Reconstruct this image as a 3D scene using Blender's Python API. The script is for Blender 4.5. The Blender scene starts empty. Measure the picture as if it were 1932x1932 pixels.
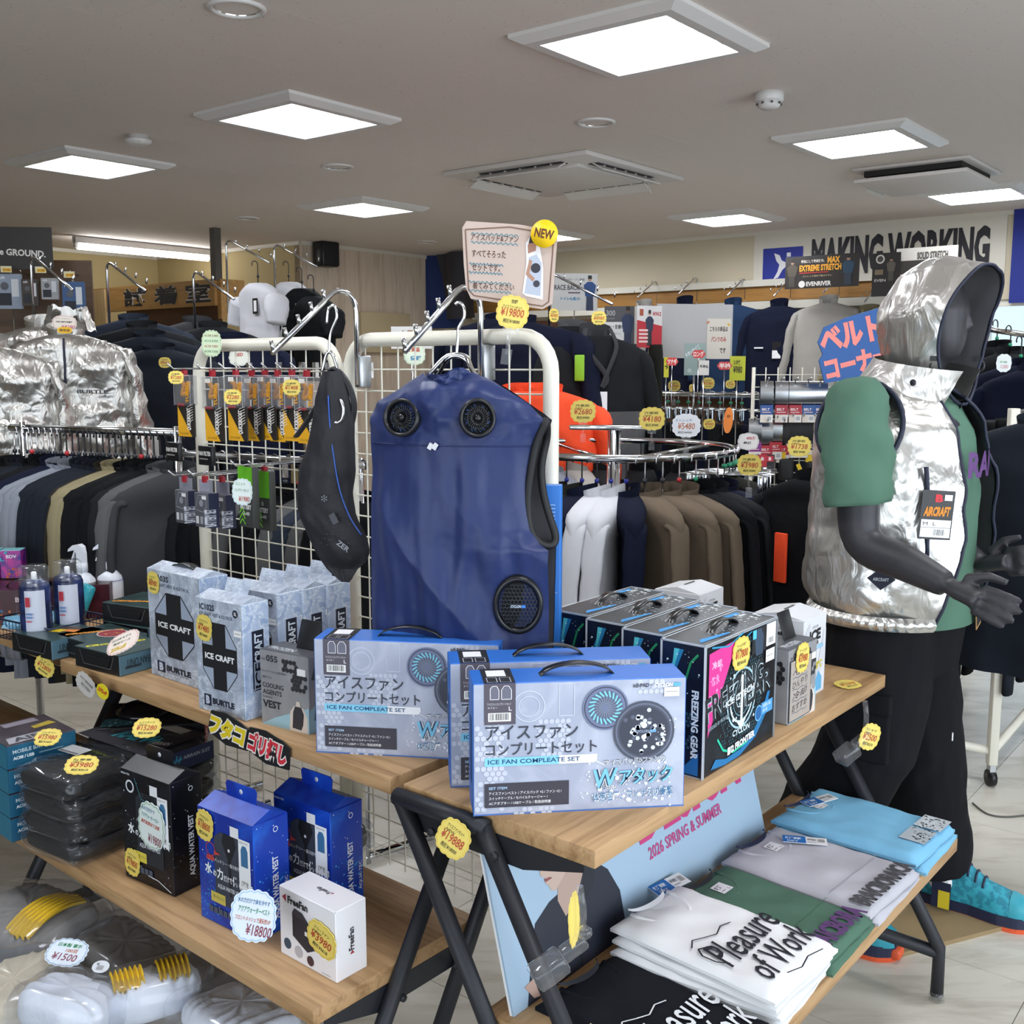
import bpy, bmesh, math, random
from math import sin, cos, pi, radians as R, atan2, hypot
from mathutils import Vector, Matrix, Euler, noise
random.seed(7)
SC = bpy.context.scene
COL = SC.collection
# ------------------------------------------------------------------ camera
CAMZ = 1.5
FPX = 2000.0
PIT = R(7.77)
cd = bpy.data.cameras.new('camera'); cam = bpy.data.objects.new('camera', cd); COL.objects.link(cam)
cam.location = (0, 0, CAMZ); cam.rotation_euler = (pi/2 - PIT, 0, 0)
cd.sensor_width = 36; cd.lens = 36*FPX/1932; cd.clip_start = .05; cd.clip_end = 100
SC.camera = cam
# ------------------------------------------------------------------ room frame
YC = R(38.6); CU, SU = cos(YC), sin(YC)
def W(u, v, z=0.0): return Vector((u*CU + v*SU, -u*SU + v*CU, z))
ROOMROT = -YC              # rotation that turns local x to the room's u axis
# ------------------------------------------------------------------ world, daylight, exposure
wd = bpy.data.worlds.new('world'); SC.world = wd; wd.use_nodes = True
wd.node_tree.nodes['Background'].inputs[0].default_value = (.80, .90, 1, 1)
wd.node_tree.nodes['Background'].inputs[1].default_value = 0.9
def area(name, loc, target, sx, sy, power, col):
    l = bpy.data.lights.new(name, 'AREA'); l.shape = 'RECTANGLE'; l.size = sx; l.size_y = sy; l.energy = power; l.color = col
    o = bpy.data.objects.new(name, l); COL.objects.link(o); o.location = loc
    o.rotation_euler = (Vector(target) - Vector(loc)).to_track_quat('-Z', 'Y').to_euler()
    return o
# daylight coming in through the shop front windows behind the camera
area('daylight_shop_front', W(2.13, 1.6, 1.25), W(0, 1.6, 1.0), 4.6, 2.1, 75, (.84, .92, 1))
area('daylight_side_front', W(-.4, -2.13, 1.25), W(-.4, 0, 1.0), 3.6, 2.1, 32, (.84, .92, 1))
LAMP_POWER = 9.0
SC.view_settings.view_transform = 'Standard'; SC.view_settings.look = 'None'
SC.view_settings.exposure = 0.55; SC.view_settings.gamma = 1; SC.view_settings.use_curve_mapping = False
SC.cycles.max_bounces = 5; SC.cycles.transparent_max_bounces = 10; SC.cycles.use_adaptive_sampling = True; SC.cycles.adaptive_threshold = .03; SC.cycles.use_denoising = True
SC.cycles.caustics_reflective = False; SC.cycles.caustics_refractive = False
# ------------------------------------------------------------------ measuring
FW = Vector((0, cos(PIT), -sin(PIT))); UPV = Vector((0, sin(PIT), cos(PIT)))
def ray(x, y): return FW*FPX + Vector((1, 0, 0))*(x - 966) - UPV*(y - 966)
def at(x, y, Y):            # point seen in direction (x, y) at distance Y into the shop
    d = ray(x, y); return d*(Y/d.y) + Vector((0, 0, CAMZ))
def G(x, y, z):             # point seen in direction (x, y) on the level z
    d = ray(x, y); return d*((z - CAMZ)/d.z) + Vector((0, 0, CAMZ))
def yaw_to_cam(p): return -atan2(p.x, p.y)
# ------------------------------------------------------------------ materials
_M = {}
def lin(h):
    if isinstance(h, str):
        c = [int(h[i:i+2], 16)/255 for i in (0, 2, 4)]
    else: c = list(h)
    return [x/12.92 if x <= .04045 else ((x+.055)/1.055)**2.4 for x in c] + [1]
def mat(name, color='808080', rough=.55, metal=0., bump=None, vary=None, spec=.5, trans=0., emit=0., alpha=1., coat=0., aniso=None, sheen=0.):
    if name in _M: return _M[name]
    m = bpy.data.materials.new(name); m.use_nodes = True; nt = m.node_tree; b = nt.nodes['Principled BSDF']
    c = lin(color); I = b.inputs
    I['Base Color'].default_value = c; I['Roughness'].default_value = rough; I['Metallic'].default_value = metal
    I['Specular IOR Level'].default_value = spec; I['Coat Weight'].default_value = coat
    if sheen: I['Sheen Weight'].default_value = sheen
    if trans: I['Transmission Weight'].default_value = trans; I['IOR'].default_value = 1.2
    if alpha < 1: I['Alpha'].default_value = alpha
    if emit: I['Emission Color'].default_value = c; I['Emission Strength'].default_value = emit
    if bump or vary:
        tc = nt.nodes.new('ShaderNodeTexCoord')
    if vary:                 # (scale, amount)
        n = nt.nodes.new('ShaderNodeTexNoise'); n.inputs['Scale'].default_value = vary[0]; n.inputs['Detail'].default_value = 3
        nt.links.new(tc.outputs['Object'], n.inputs['Vector'])
        r = nt.nodes.new('ShaderNodeMix'); r.data_type = 'RGBA'
        r.inputs[6].default_value = [x*(1-vary[1]) for x in c[:3]] + [1]; r.inputs[7].default_value = [min(1, x*(1+vary[1])) for x in c[:3]] + [1]
        nt.links.new(n.outputs['Fac'], r.inputs[0]); nt.links.new(r.outputs[2], I['Base Color'])
    if bump:                 # (scale, strength, distance)
        n = nt.nodes.new('ShaderNodeTexNoise'); n.inputs['Scale'].default_value = bump[0]; n.inputs['Detail'].default_value = 4
        nt.links.new(tc.outputs['Object'], n.inputs['Vector'])
        k = nt.nodes.new('ShaderNodeBump'); k.inputs['Strength'].default_value = bump[1]; k.inputs['Distance'].default_value = bump[2] if len(bump) > 2 else .01
        nt.links.new(n.outputs['Fac'], k.inputs['Height']); nt.links.new(k.outputs['Normal'], I['Normal'])
    _M[name] = m; return m
def wood(name, base, dark, axis='X', scale=1.0, rough=.5):
    if name in _M: return _M[name]
    m = mat(name, base, rough); nt = m.node_tree; b = nt.nodes['Principled BSDF']
    tc = nt.nodes.new('ShaderNodeTexCoord'); mp = nt.nodes.new('ShaderNodeMapping')
    s = {'X': (1.2, 16, 16), 'Y': (16, 1.2, 16), 'Z': (16, 16, 1.2)}[axis]
    mp.inputs['Scale'].default_value = [q*scale for q in s]
    nt.links.new(tc.outputs['Object'], mp.inputs['Vector'])
    n = nt.nodes.new('ShaderNodeTexNoise'); n.inputs['Scale'].default_value = 2.2; n.inputs['Detail'].default_value = 6; n.inputs['Distortion'].default_value = .5
    nt.links.new(mp.outputs['Vector'], n.inputs['Vector'])
    n2 = nt.nodes.new('ShaderNodeTexNoise'); n2.inputs['Scale'].default_value = 9; n2.inputs['Detail'].default_value = 3
    nt.links.new(mp.outputs['Vector'], n2.inputs['Vector'])
    ad = nt.nodes.new('ShaderNodeMath'); ad.operation = 'MULTIPLY_ADD'; ad.inputs[1].default_value = .45; 
    nt.links.new(n2.outputs['Fac'], ad.inputs[0]); nt.links.new(n.outputs['Fac'], ad.inputs[2])
    cr = nt.nodes.new('ShaderNodeValToRGB'); cr.color_ramp.elements[0].position = .48; cr.color_ramp.elements[1].position = .78
    cr.color_ramp.elements[0].color = lin(dark); cr.color_ramp.elements[1].color = lin(base)
    nt.links.new(ad.outputs[0], cr.inputs[0]); nt.links.new(cr.outputs[0], b.inputs['Base Color'])
    k = nt.nodes.new('ShaderNodeBump'); k.inputs['Strength'].default_value = .25; k.inputs['Distance'].default_value = .002
    nt.links.new(n2.outputs['Fac'], k.inputs['Height']); nt.links.new(k.outputs['Normal'], b.inputs['Normal'])
    return m
def foil(name, color, rough=.28, sc=22, st=.5, metal=.9):
    """crinkled metallised cloth"""
    if name in _M: return _M[name]
    m = mat(name, color, rough, metal); nt = m.node_tree; b = nt.nodes['Principled BSDF']
    tc = nt.nodes.new('ShaderNodeTexCoord'); mp = nt.nodes.new('ShaderNodeMapping'); mp.inputs['Scale'].default_value = (1, 1, .55)
    nt.links.new(tc.outputs['Object'], mp.inputs['Vector'])
    n = nt.nodes.new('ShaderNodeTexNoise'); n.inputs['Scale'].default_value = sc; n.inputs['Detail'].default_value = 2.5; n.inputs['Distortion'].default_value = 1.4
    nt.links.new(mp.outputs['Vector'], n.inputs['Vector'])
    k = nt.nodes.new('ShaderNodeBump'); k.inputs['Strength'].default_value = st; k.inputs['Distance'].default_value = .02
    nt.links.new(n.outputs['Fac'], k.inputs['Height']); nt.links.new(k.outputs['Normal'], b.inputs['Normal'])
    return m
def clearplastic(name, tint='ffffff', op=.05, rough=.08):
    """thin clear film: see-through, mirror-like at grazing angles, a trace of haze"""
    if name in _M: return _M[name]
    m = bpy.data.materials.new(name); m.use_nodes = True; nt = m.node_tree; nt.nodes.remove(nt.nodes['Principled BSDF'])
    out = nt.nodes['Material Output']; tr = nt.nodes.new('ShaderNodeBsdfTransparent'); tr.inputs[0].default_value = lin(tint)
    gl = nt.nodes.new('ShaderNodeBsdfGlossy'); gl.inputs[0].default_value = (1, 1, 1, 1); gl.inputs['Roughness'].default_value = rough
    df = nt.nodes.new('ShaderNodeBsdfDiffuse'); df.inputs[0].default_value = lin('e6e8ec')
    fr = nt.nodes.new('ShaderNodeFresnel'); fr.inputs[0].default_value = 1.45; ge = nt.nodes.new('ShaderNodeNewGeometry'); fb = nt.nodes.new('ShaderNodeMath'); fb.operation = 'SUBTRACT'; fb.use_clamp = True
    nt.links.new(fr.outputs[0], fb.inputs[0]); nt.links.new(ge.outputs['Backfacing'], fb.inputs[1])
    m1 = nt.nodes.new('ShaderNodeMixShader'); m1.inputs[0].default_value = op; m2 = nt.nodes.new('ShaderNodeMixShader')
    nt.links.new(tr.outputs[0], m1.inputs[1]); nt.links.new(df.outputs[0], m1.inputs[2]); nt.links.new(fb.outputs[0], m2.inputs[0]); nt.links.new(m1.outputs[0], m2.inputs[1]); nt.links.new(gl.outputs[0], m2.inputs[2])
    nt.links.new(m2.outputs[0], out.inputs[0]); _M[name] = m; return m
def cloth(name, color, rough=.85, b=.25): return mat(name, color, rough, bump=(60, b, .003), vary=(5, .12), spec=.18)
def ink(color): return mat('ink_' + color, color, .6)
CHROME = mat('chrome', 'd8dade', .12, 1.); STEEL = mat('brushed_steel', 'b9bcc0', .3, 1.)
WHITEPAINT = mat('cream_white_paint', 'e6e2d6', .4); WHITE = mat('white_card', 'f2f2f4', .55); BLACKMETAL = mat('black_powder_coat', '24262c', .5, .2)
BLACKPLASTIC = mat('black_plastic', '16161a', .35); OAK = wood('oak_laminate', 'b8946a', '8f6c46', 'X'); CLEAR = clearplastic('clear_plastic')
SILVER = foil('silver_cloth', 'dddbd7', .3, 15, .42); YELLOWCARD = mat('yellow_card', 'f0d75c', .6)
# ------------------------------------------------------------------ mesh builder
class MB:
    def __init__(s): s.v = []; s.f = []; s.m = []; s.mats = []; s.sm = []
    def mi(s, m):
        if m is None: return 0
        if m not in s.mats: s.mats.append(m)
        return s.mats.index(m)
    def add(s, vs, fs, m=None, smooth=False, M=None):
        o = len(s.v); i = s.mi(m)
        for p in vs:
            p = Vector(p); s.v.append(M @ p if M is not None else p)
        for f in fs: s.f.append([k + o for k in f]); s.m.append(i); s.sm.append(smooth)
        return s
    def box(s, c, d, m=None, M=None, bev=0.0):
        x, y, z = d[0]/2, d[1]/2, d[2]/2; c = Vector(c)
        if bev <= 0:
            vs = [c + Vector((a*x, b*y, e*z)) for a in (-1, 1) for b in (-1, 1) for e in (-1, 1)]
            return s.add(vs, [(0, 1, 3, 2), (4, 6, 7, 5), (0, 4, 5, 1), (2, 3, 7, 6), (0, 2, 6, 4), (1, 5, 7, 3)], m, False, M)
        bm = bmesh.new(); bmesh.ops.create_cube(bm, size=1)
        for v in bm.verts: v.co = Vector((v.co.x*2*x, v.co.y*2*y, v.co.z*2*z)) + c
        bmesh.ops.bevel(bm, geom=bm.edges[:], offset=bev, segments=2, affect='EDGES', profile=.5)
        bm.verts.index_update(); s.add([v.co.copy() for v in bm.verts], [[v.index for v in f.verts] for f in bm.faces], m, True, M); bm.free(); return s
    def prism(s, pts, y0, y1, m=None, M=None, plane='xz', msides=None):
        n = len(pts)
        def P(a, b, t): return {'xz': (a, t, b), 'xy': (a, b, t), 'yz': (t, a, b)}[plane]
        vs = [P(a, b, y0) for a, b in pts] + [P(a, b, y1) for a, b in pts]
        s.add(vs, [list(range(n)), list(range(2*n-1, n-1, -1))], m, False, M)
        return s.add(vs, [(i, i+n, (i+1) % n + n, (i+1) % n) for i in range(n)], msides or m, False, M)
    def tube(s, pts, r, m=None, n=8, M=None, cap=True, closed=False, flat=None):
        pts = [Vector(p) for p in pts]; k = len(pts); vs = []; fs = []
        rad = r if isinstance(r, (list, tuple)) else [r]*k
        t0 = (pts[1]-pts[0]).normalized(); up = Vector((0, 0, 1)) if abs(t0.z) < .9 else Vector((1, 0, 0))
        a = t0.cross(up).normalized()
        for i, p in enumerate(pts):
            if closed: t = pts[(i+1) % k] - pts[i-1]
            else: t = pts[min(i+1, k-1)] - pts[max(i-1, 0)]
            t.normalize(); a = (a - t*a.dot(t)); a = a.normalized() if a.length > 1e-6 else t.orthogonal().normalized()
            b = t.cross(a)
            for j in range(n):
                q = 2*pi*j/n; e = flat if flat else 1
                vs.append(p + a*cos(q)*rad[i] + b*sin(q)*rad[i]*e)
        for i in range(k if closed else k-1):
            for j in range(n):
                fs.append((i*n+j, i*n+(j+1) % n, ((i+1) % k)*n+(j+1) % n, ((i+1) % k)*n+j))
        if cap and not closed: fs += [list(range(n-1, -1, -1)), list(range((k-1)*n, k*n))]
        return s.add(vs, fs, m, True, M)
    def lathe(s, prof, m=None, n=20, M=None, smooth=True, cap=True):
        vs = []; fs = []; k = len(prof)
        for (r, z) in prof:
            for j in range(n): vs.append((r*cos(2*pi*j/n), r*sin(2*pi*j/n), z))
        for i in range(k-1):
            for j in range(n): fs.append((i*n+j, i*n+(j+1) % n, (i+1)*n+(j+1) % n, (i+1)*n+j))
        if cap: fs += [list(range(n-1, -1, -1)), list(range((k-1)*n, k*n))]
        return s.add(vs, fs, m, smooth, M)
    def grid(s, fn, nu, nv, m=None, M=None, cu=False, flip=False):
        """fn(a, b) with a, b in 0..1; cu closes the a direction"""
        ku = nu if cu else nu+1; vs = [fn(i/nu, j/nv) for j in range(nv+1) for i in range(ku)]; fs = []
        for j in range(nv):
            for i in range(nu):
                q = (j*ku+i, j*ku+(i+1) % ku, (j+1)*ku+(i+1) % ku, (j+1)*ku+i); fs.append(q[::-1] if flip else q)
        return s.add(vs, fs, m, True, M)
    def mesh(s, name):
        me = bpy.data.meshes.new(name); me.from_pydata(s.v, [], s.f)
        for m in s.mats: me.materials.append(m)
        me.polygons.foreach_set('material_index', s.m); me.polygons.foreach_set('use_smooth', s.sm); me.update(); return me
    def build(s, name, parent=None, loc=None, rot=None, m=None):
        if m is not None: s.mats = [m]; s.m = [0]*len(s.f)
        o = bpy.data.objects.new(name, s.mesh(name)); COL.objects.link(o)
        if parent is not None: o.parent = parent
        if loc is not None: o.location = loc
        if rot is not None: o.rotation_euler = rot
        return o
def tag(o, label, cat, group=None):
    o['label'] = label; o['category'] = cat
    if group: o['group'] = group
    return o
def thing(name, label, cat, loc=(0, 0, 0), rot=0, group=None):
    o = bpy.data.objects.new(name, None); COL.objects.link(o); o.empty_display_size = .05; o.location = loc
    o.rotation_euler = rot if isinstance(rot, (tuple, list, Euler)) else (0, 0, rot)
    return tag(o, label, cat, group)
def struct(o): o['kind'] = 'structure'; return o
def recolor(o, m, slot=0):
    o.material_slots[slot].link = 'OBJECT'; o.material_slots[slot].material = m
def dup(root, loc, rot, label=None, group=None):
    r = root.copy(); COL.objects.link(r); r.location = loc; r.rotation_euler = rot if isinstance(rot, (tuple, list, Euler)) else (0, 0, rot)
    if label: r['label'] = label
    if group: r['group'] = group
    for ch in root.children:
        c = ch.copy(); COL.objects.link(c); c.parent = r
        for g in ch.children:
            d = g.copy(); COL.objects.link(d); d.parent = c
    return r
def arc(c, r, a0, a1, n, ax='xz'):
    o = []
    for i in range(n+1):
        a = a0 + (a1-a0)*i/n
        o.append({'xz': (c[0]+r*cos(a), c[1], c[2]+r*sin(a)), 'xy': (c[0]+r*cos(a), c[1]+r*sin(a), c[2]), 'yz': (c[0], c[1]+r*cos(a), c[2]+r*sin(a))}[ax])
    return o
def fbm(p, s=1.): return noise.noise(Vector(p)*s)
# ------------------------------------------------------------------ lettering
_T = {}
def glyphs(t, bold=0., shear=0.):
    k = (t, bold, shear)
    if k not in _T:
        c = bpy.data.curves.new('t', 'FONT'); c.body = t; c.size = 1; c.resolution_u = 2; c.offset = bold; c.shear = shear
        o = bpy.data.objects.new('t', c); COL.objects.link(o); m = bpy.data.meshes.new_from_object(o)
        vs = [v.co.copy() for v in m.vertices]; fs = [list(p.vertices) for p in m.polygons]
        bpy.data.objects.remove(o); bpy.data.curves.remove(c); bpy.data.meshes.remove(m)
        if vs:
            x0 = min(v.x for v in vs); x1 = max(v.x for v in vs); y0 = min(v.y for v in vs); y1 = max(v.y for v in vs)
        else: x0, x1, y0, y1 = 0, 1, 0, 1
        _T[k] = ([((v.x-x0)/max(1e-6, x1-x0), (v.y-y0)/max(1e-6, y1-y0)) for v in vs], fs)
    return _T[k]
def prints(parent, origin, xd, yd, w, h, items, name='print', lift=.0006, fracs=True):
    """flat print on a face: frame = origin + x*xd + y*yd; item positions are fractions of w, h"""
    O = Vector(origin); X = Vector(xd).normalized(); Yv = Vector(yd).normalized(); N = X.cross(Yv); mb = MB(); k = 0; pf = False
    def P(x, y, l): return O + X*(x*w) + Yv*(y*h) + N*(lift + l*.00005)
    for it in items:
        t = it[0]; fl_ = t == 'l' or (t == 'p' and len(it) > 3)      # runs of lines or cells share one layer
        if not (fl_ and fl_ == pf): k += 1
        pf = fl_
        if t == 't':           # text, x, y, w, h, colour, [bold, rot, shear]
            _, s, x, y, tw, th, c = it[:7]; bo = it[7] if len(it) > 7 else 0; ro = R(it[8]) if len(it) > 8 else 0; sh = it[9] if len(it) > 9 else 0
            vs, fs = glyphs(s, bo, sh)
            out = []
            for (a, b) in vs:
                dx = a*tw*w; dy = b*th*h
                out.append(P(x + (dx*cos(ro) - dy*sin(ro))/w, y + (dx*sin(ro) + dy*cos(ro))/h, k))
            mb.add(out, fs, ink(c))
        elif t == 'r':         # rect x y w h colour [rot]
            _, x, y, rw, rh, c = it[:6]; ro = R(it[6]) if len(it) > 6 else 0; out = []
            for a, b in ((0, 0), (rw*w, 0), (rw*w, rh*h), (0, rh*h)): out.append(P(x + (a*cos(ro)-b*sin(ro))/w, y + (a*sin(ro)+b*cos(ro))/h, k))
            mb.add(out, [(0, 1, 2, 3)], ink(c))
        elif t == 'p':         # polygon, colour
            mb.add([P(a, b, k) for a, b in it[1]], [list(range(len(it[1])))], ink(it[2]))
        elif t == 'c':         # disc cx cy r(of w) colour [ratio]
            _, x, y, r, c = it[:5]; e = it[5] if len(it) > 5 else 1
            mb.add([P(x + r*cos(q*2*pi/28), y + r*e*w/h*sin(q*2*pi/28), k) for q in range(28)], [list(range(28))], ink(c))
        elif t == 'o':         # ring cx cy r0 r1 colour
            _, x, y, r0, r1, c = it[:6]; n = 32; vs = []
            for rr in (r0, r1): vs += [P(x + rr*cos(q*2*pi/n), y + rr*w/h*sin(q*2*pi/n), k) for q in range(n)]
            mb.add(vs, [(q, n+q, n+(q+1) % n, (q+1) % n) for q in range(n)], ink(c))
        elif t == 'l':         # poly-line pts, thickness(of w), colour
            pts, th, c = it[1], it[2]*w, it[3]
            for (a, b), (d, e) in zip(pts, pts[1:]):
                p, q = P(a, b, k), P(d, e, k); s_ = (q-p); 
                if s_.length < 1e-7: continue
                n_ = N.cross(s_.normalized())*th/2
                mb.add([p-n_, q-n_, q+n_, p+n_], [(0, 1, 2, 3)], ink(c))
        elif t == 's':         # splash of dots: x y w h n size colour seed
            _, x, y, sw, sh, n, sz, c, sd = it; rr = random.Random(sd)
            for q in range(n):
                cx, cy, r_ = x+rr.random()*sw, y+rr.random()*sh, sz*(.3+rr.random())
                a0 = rr.random()*pi; vs = [P(cx+r_*(.6+.4*rr.random())*cos(a0+j*pi/3), cy+r_*(.6+.4*rr.random())*w/h*sin(a0+j*pi/3), k) for j in range(6)]
                mb.add(vs, [list(range(6))], ink(c))
        elif t == 'b':         # bar code x y w h
            _, x, y, bw, bh = it[:5]; rr = random.Random(3); mb.add([P(x, y, k), P(x+bw, y, k), P(x+bw, y+bh, k), P(x, y+bh, k)], [(0, 1, 2, 3)], ink('f4f4f4'))
            q = .06
            while q < .92:
                ww = .015+rr.random()*.035; mb.add([P(x+q*bw, y+.15*bh, k+1), P(x+(q+ww)*bw, y+.15*bh, k+1), P(x+(q+ww)*bw, y+.92*bh, k+1), P(x+q*bw, y+.92*bh, k+1)], [(0, 1, 2, 3)], ink('202020')); q += ww+.02+rr.random()*.03
    return mb.build(name, parent)
def hexes(x, y, nx, ny, s, asp, c, drop=0, seed=1, fill=.86):
    """list of hexagon polygons on a face; s = pitch as fraction of width"""
    rr = random.Random(seed); out = []
    for j in range(ny):
        for i in range(nx):
            if rr.random() < drop: continue
            cx = x + s*(i + .5*(j % 2)); cy = y + s*.866*j*asp
            out.append(('p', [(cx + s*.577*fill*cos(pi/6+q*pi/3), cy + s*.577*fill*asp*sin(pi/6+q*pi/3)) for q in range(6)], c, 1))
    return out
def faces(w, d, h):
    return {'front': ((-w/2, -d/2, 0), (1, 0, 0), (0, 0, 1), w, h), 'right': ((w/2, -d/2, 0), (0, 1, 0), (0, 0, 1), d, h),
            'left': ((-w/2, d/2, 0), (0, -1, 0), (0, 0, 1), d, h), 'top': ((-w/2, -d/2, h), (1, 0, 0), (0, 1, 0), w, d)}
def put(parent, fc, which, items, name='print'):
    o, x, y, w, h = fc[which]; return prints(parent, o, x, y, w, h, items, name)
def carton_body(w, d, h, mf, ms, mt, bev=.0015):
    """box shell, front/back, sides and lid in their own colours, with softened edges"""
    mb = MB(); e = bev; x, y = w/2, d/2
    mb.add([(-x+e, -y, e), (x-e, -y, e), (x-e, -y, h-e), (-x+e, -y, h-e)], [(0, 1, 2, 3)], mf)
    mb.add([(-x+e, y, e), (x-e, y, e), (x-e, y, h-e), (-x+e, y, h-e)], [(3, 2, 1, 0)], mf)
    for sx in (-1, 1):
        q = [(sx*x, -y+e, e), (sx*x, y-e, e), (sx*x, y-e, h-e), (sx*x, -y+e, h-e)]
        mb.add(q, [(0, 1, 2, 3) if sx > 0 else (3, 2, 1, 0)], ms)
        mb.add([(sx*(x-e), -y, e), (sx*x, -y+e, e), (sx*x, -y+e, h-e), (sx*(x-e), -y, h-e)], [(0, 1, 2, 3) if sx > 0 else (3, 2, 1, 0)], ms)
        mb.add([(sx*(x-e), y, e), (sx*x, y-e, e), (sx*x, y-e, h-e), (sx*(x-e), y, h-e)], [(3, 2, 1, 0) if sx > 0 else (0, 1, 2, 3)], ms)
    mb.add([(-x+e, -y+e, h), (x-e, -y+e, h), (x-e, y-e, h), (-x+e, y-e, h)], [(0, 1, 2, 3)], mt)
    mb.add([(-x+e, -y+e, 0), (x-e, -y+e, 0), (x-e, y-e, 0), (-x+e, y-e, 0)], [(3, 2, 1, 0)], mt)
    for zz, ze in ((h, h-e), (0, e)):
        for (a, b) in (((-x+e, -y+e), (x-e, -y+e)), ((x-e, -y+e), (x-e, y-e)), ((x-e, y-e), (-x+e, y-e)), ((-x+e, y-e), (-x+e, -y+e))):
            mx, my = (a[0]+b[0])/2, (a[1]+b[1])/2; ox = e*(1 if mx > x/2 else -1 if mx < -x/2 else 0); oy = e*(1 if my > y/2 else -1 if my < -y/2 else 0)
            f = (0, 1, 2, 3) if zz == 0 else (3, 2, 1, 0)
            mb.add([(a[0], a[1], zz), (b[0], b[1], zz), (b[0]+ox, b[1]+oy, ze), (a[0]+ox, a[1]+oy, ze)], [f], mt)
    return mb
def seat(a, b, z):
    """placing of a carton whose front bottom edge runs from a to b (directions) on the level z: corner, yaw, width"""
    p, q = G(a[0], a[1], z), G(b[0], b[1], z); d = q-p
    return p, atan2(d.y, d.x), hypot(d.x, d.y)
def corner_loc(p, yaw, w, d):
    return Vector((p.x + cos(yaw)*w/2 - sin(yaw)*d/2, p.y + sin(yaw)*w/2 + cos(yaw)*d/2, p.z))
# ------------------------------------------------------------------ price cards
def scallop(w, h, k=14, amp=.045, n=84):
    o = []
    for i in range(n):
        a = 2*pi*i/n; q = 2.6; c, s_ = cos(a), sin(a); r = (abs(c)**q + abs(s_)**q)**(-1/q)
        r *= 1 - amp + amp*abs(cos(k*a/2))*1.6
        o.append((w/2*r*c, h/2*r*s_))
    return o
HAND = '3a342c'
def card(label, lines, loc, rot, w, h, color='e8d26a', group=None, edge='d8b93a', k=14, shape=None, name='price_card', clip=None, cat='price tag'):
    """hand written shelf card standing in its local xz plane, facing -y; lines = (text, fx, fy, fw, fh, colour)"""
    pts = shape(w, h) if shape else scallop(w, h, k)
    mb = MB().prism(pts, -.0006, .0006, mat('card_' + color, color, .55)); o = mb.build(name, None, loc, rot); tag(o, label, cat, group)
    its = [('l', [(.5+a*.93/w, .5+b*.93/h) for a, b in pts] + [(.5+pts[0][0]*.93/w, .5+pts[0][1]*.93/h)], .012, edge)] if edge else []
    for L in lines: its.append(('t', L[0], L[1], L[2], L[3], L[4], L[5], L[6] if len(L) > 6 else .008, L[7] if len(L) > 7 else 0, .12))
    prints(o, (-w/2, -.0006, -h/2), (1, 0, 0), (0, 0, 1), w, h, its, 'lettering', .0004)
    if clip == 'stem':
        c = MB(); c.box((0, .001, -h/2-.004), (.03, .006, .016), CLEAR); c.tube([(0, 0, -h/2-.01), (0, 0, -h/2-.05)], .004, CLEAR, 8); c.box((0, 0, -h/2-.055), (.02, .016, .03), CLEAR); c.build('clip', o)
    return o
def price(a, p, t): return [(a, .2, .68, .6, .13, HAND), ('¥' + p, .14, .36, .72, .26, 'b5402c', .01), ('税抜¥' + t, .24, .16, .52, .13, HAND, .012)]
# ================================================================== the setting
UA = Vector((CU, -SU, 0)); VA = Vector((SU, CU, 0)); CEIL = 2.55
def atv(x, y, v):
    d = ray(x, y); return d*(v/d.dot(VA)) + Vector((0, 0, CAMZ))
def atu(x, y, u):
    d = ray(x, y); return d*(u/d.dot(UA)) + Vector((0, 0, CAMZ))
def room_box(u0, u1, v0, v1, z0, z1, m, name, kind=True, bev=0):
    mb = MB().box((0, 0, 0), (u1-u0, v1-v0, z1-z0), m, bev=bev)
    o = mb.build(name, None, W((u0+u1)/2, (v0+v1)/2, (z0+z1)/2), (0, 0, ROOMROT))
    return struct(o) if kind else o
def marble_mat():
    m = mat('vinyl_tile', 'cfc9ba', .28); nt = m.node_tree; b = nt.nodes['Principled BSDF']
    tc = nt.nodes.new('ShaderNodeNewGeometry'); mp = nt.nodes.new('ShaderNodeMapping'); mp.inputs['Scale'].default_value = (1.5, 7, 1); mp.inputs['Rotation'].default_value = (0, 0, .5)
    nt.links.new(tc.outputs['Position'], mp.inputs['Vector'])
    n = nt.nodes.new('ShaderNodeTexNoise'); n.inputs['Scale'].default_value = 1.6; n.inputs['Detail'].default_value = 7; n.inputs['Roughness'].default_value = .65; n.inputs['Distortion'].default_value = .6
    nt.links.new(mp.outputs[0], n.inputs['Vector'])
    cr = nt.nodes.new('ShaderNodeValToRGB'); e = cr.color_ramp.elements; e[0].position = .3; e[0].color = lin('b3ac9c'); e[1].position = .52; e[1].color = lin('d0cbbf')
    nt.links.new(n.outputs['Fac'], cr.inputs[0]); nt.links.new(cr.outputs[0], b.inputs['Base Color']); return m
def ceil_mat():
    m = mat('ceiling_board', 'dcd2ca', .9); nt = m.node_tree; b = nt.nodes['Principled BSDF']
    tc = nt.nodes.new('ShaderNodeNewGeometry'); n = nt.nodes.new('ShaderNodeTexVoronoi'); n.inputs['Scale'].default_value = 34; n.inputs['Randomness'].default_value = 1
    nt.links.new(tc.outputs['Position'], n.inputs['Vector'])
    cr = nt.nodes.new('ShaderNodeValToRGB'); e = cr.color_ramp.elements; e[0].position = .05; e[0].color = lin('97918a'); e[1].position = .11; e[1].color = lin('dcd2ca')
    nt.links.new(n.outputs['Distance'], cr.inputs[0]); nt.links.new(cr.outputs[0], b.inputs['Base Color']); return m
TILE = marble_mat(); CEILM = ceil_mat(); CREAM = mat('cream_wall', 'b8a678', .8, vary=(1.5, .04)); OFFWHITE = mat('ivory_wall', 'cabfa6', .8, vary=(1.2, .04))
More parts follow.
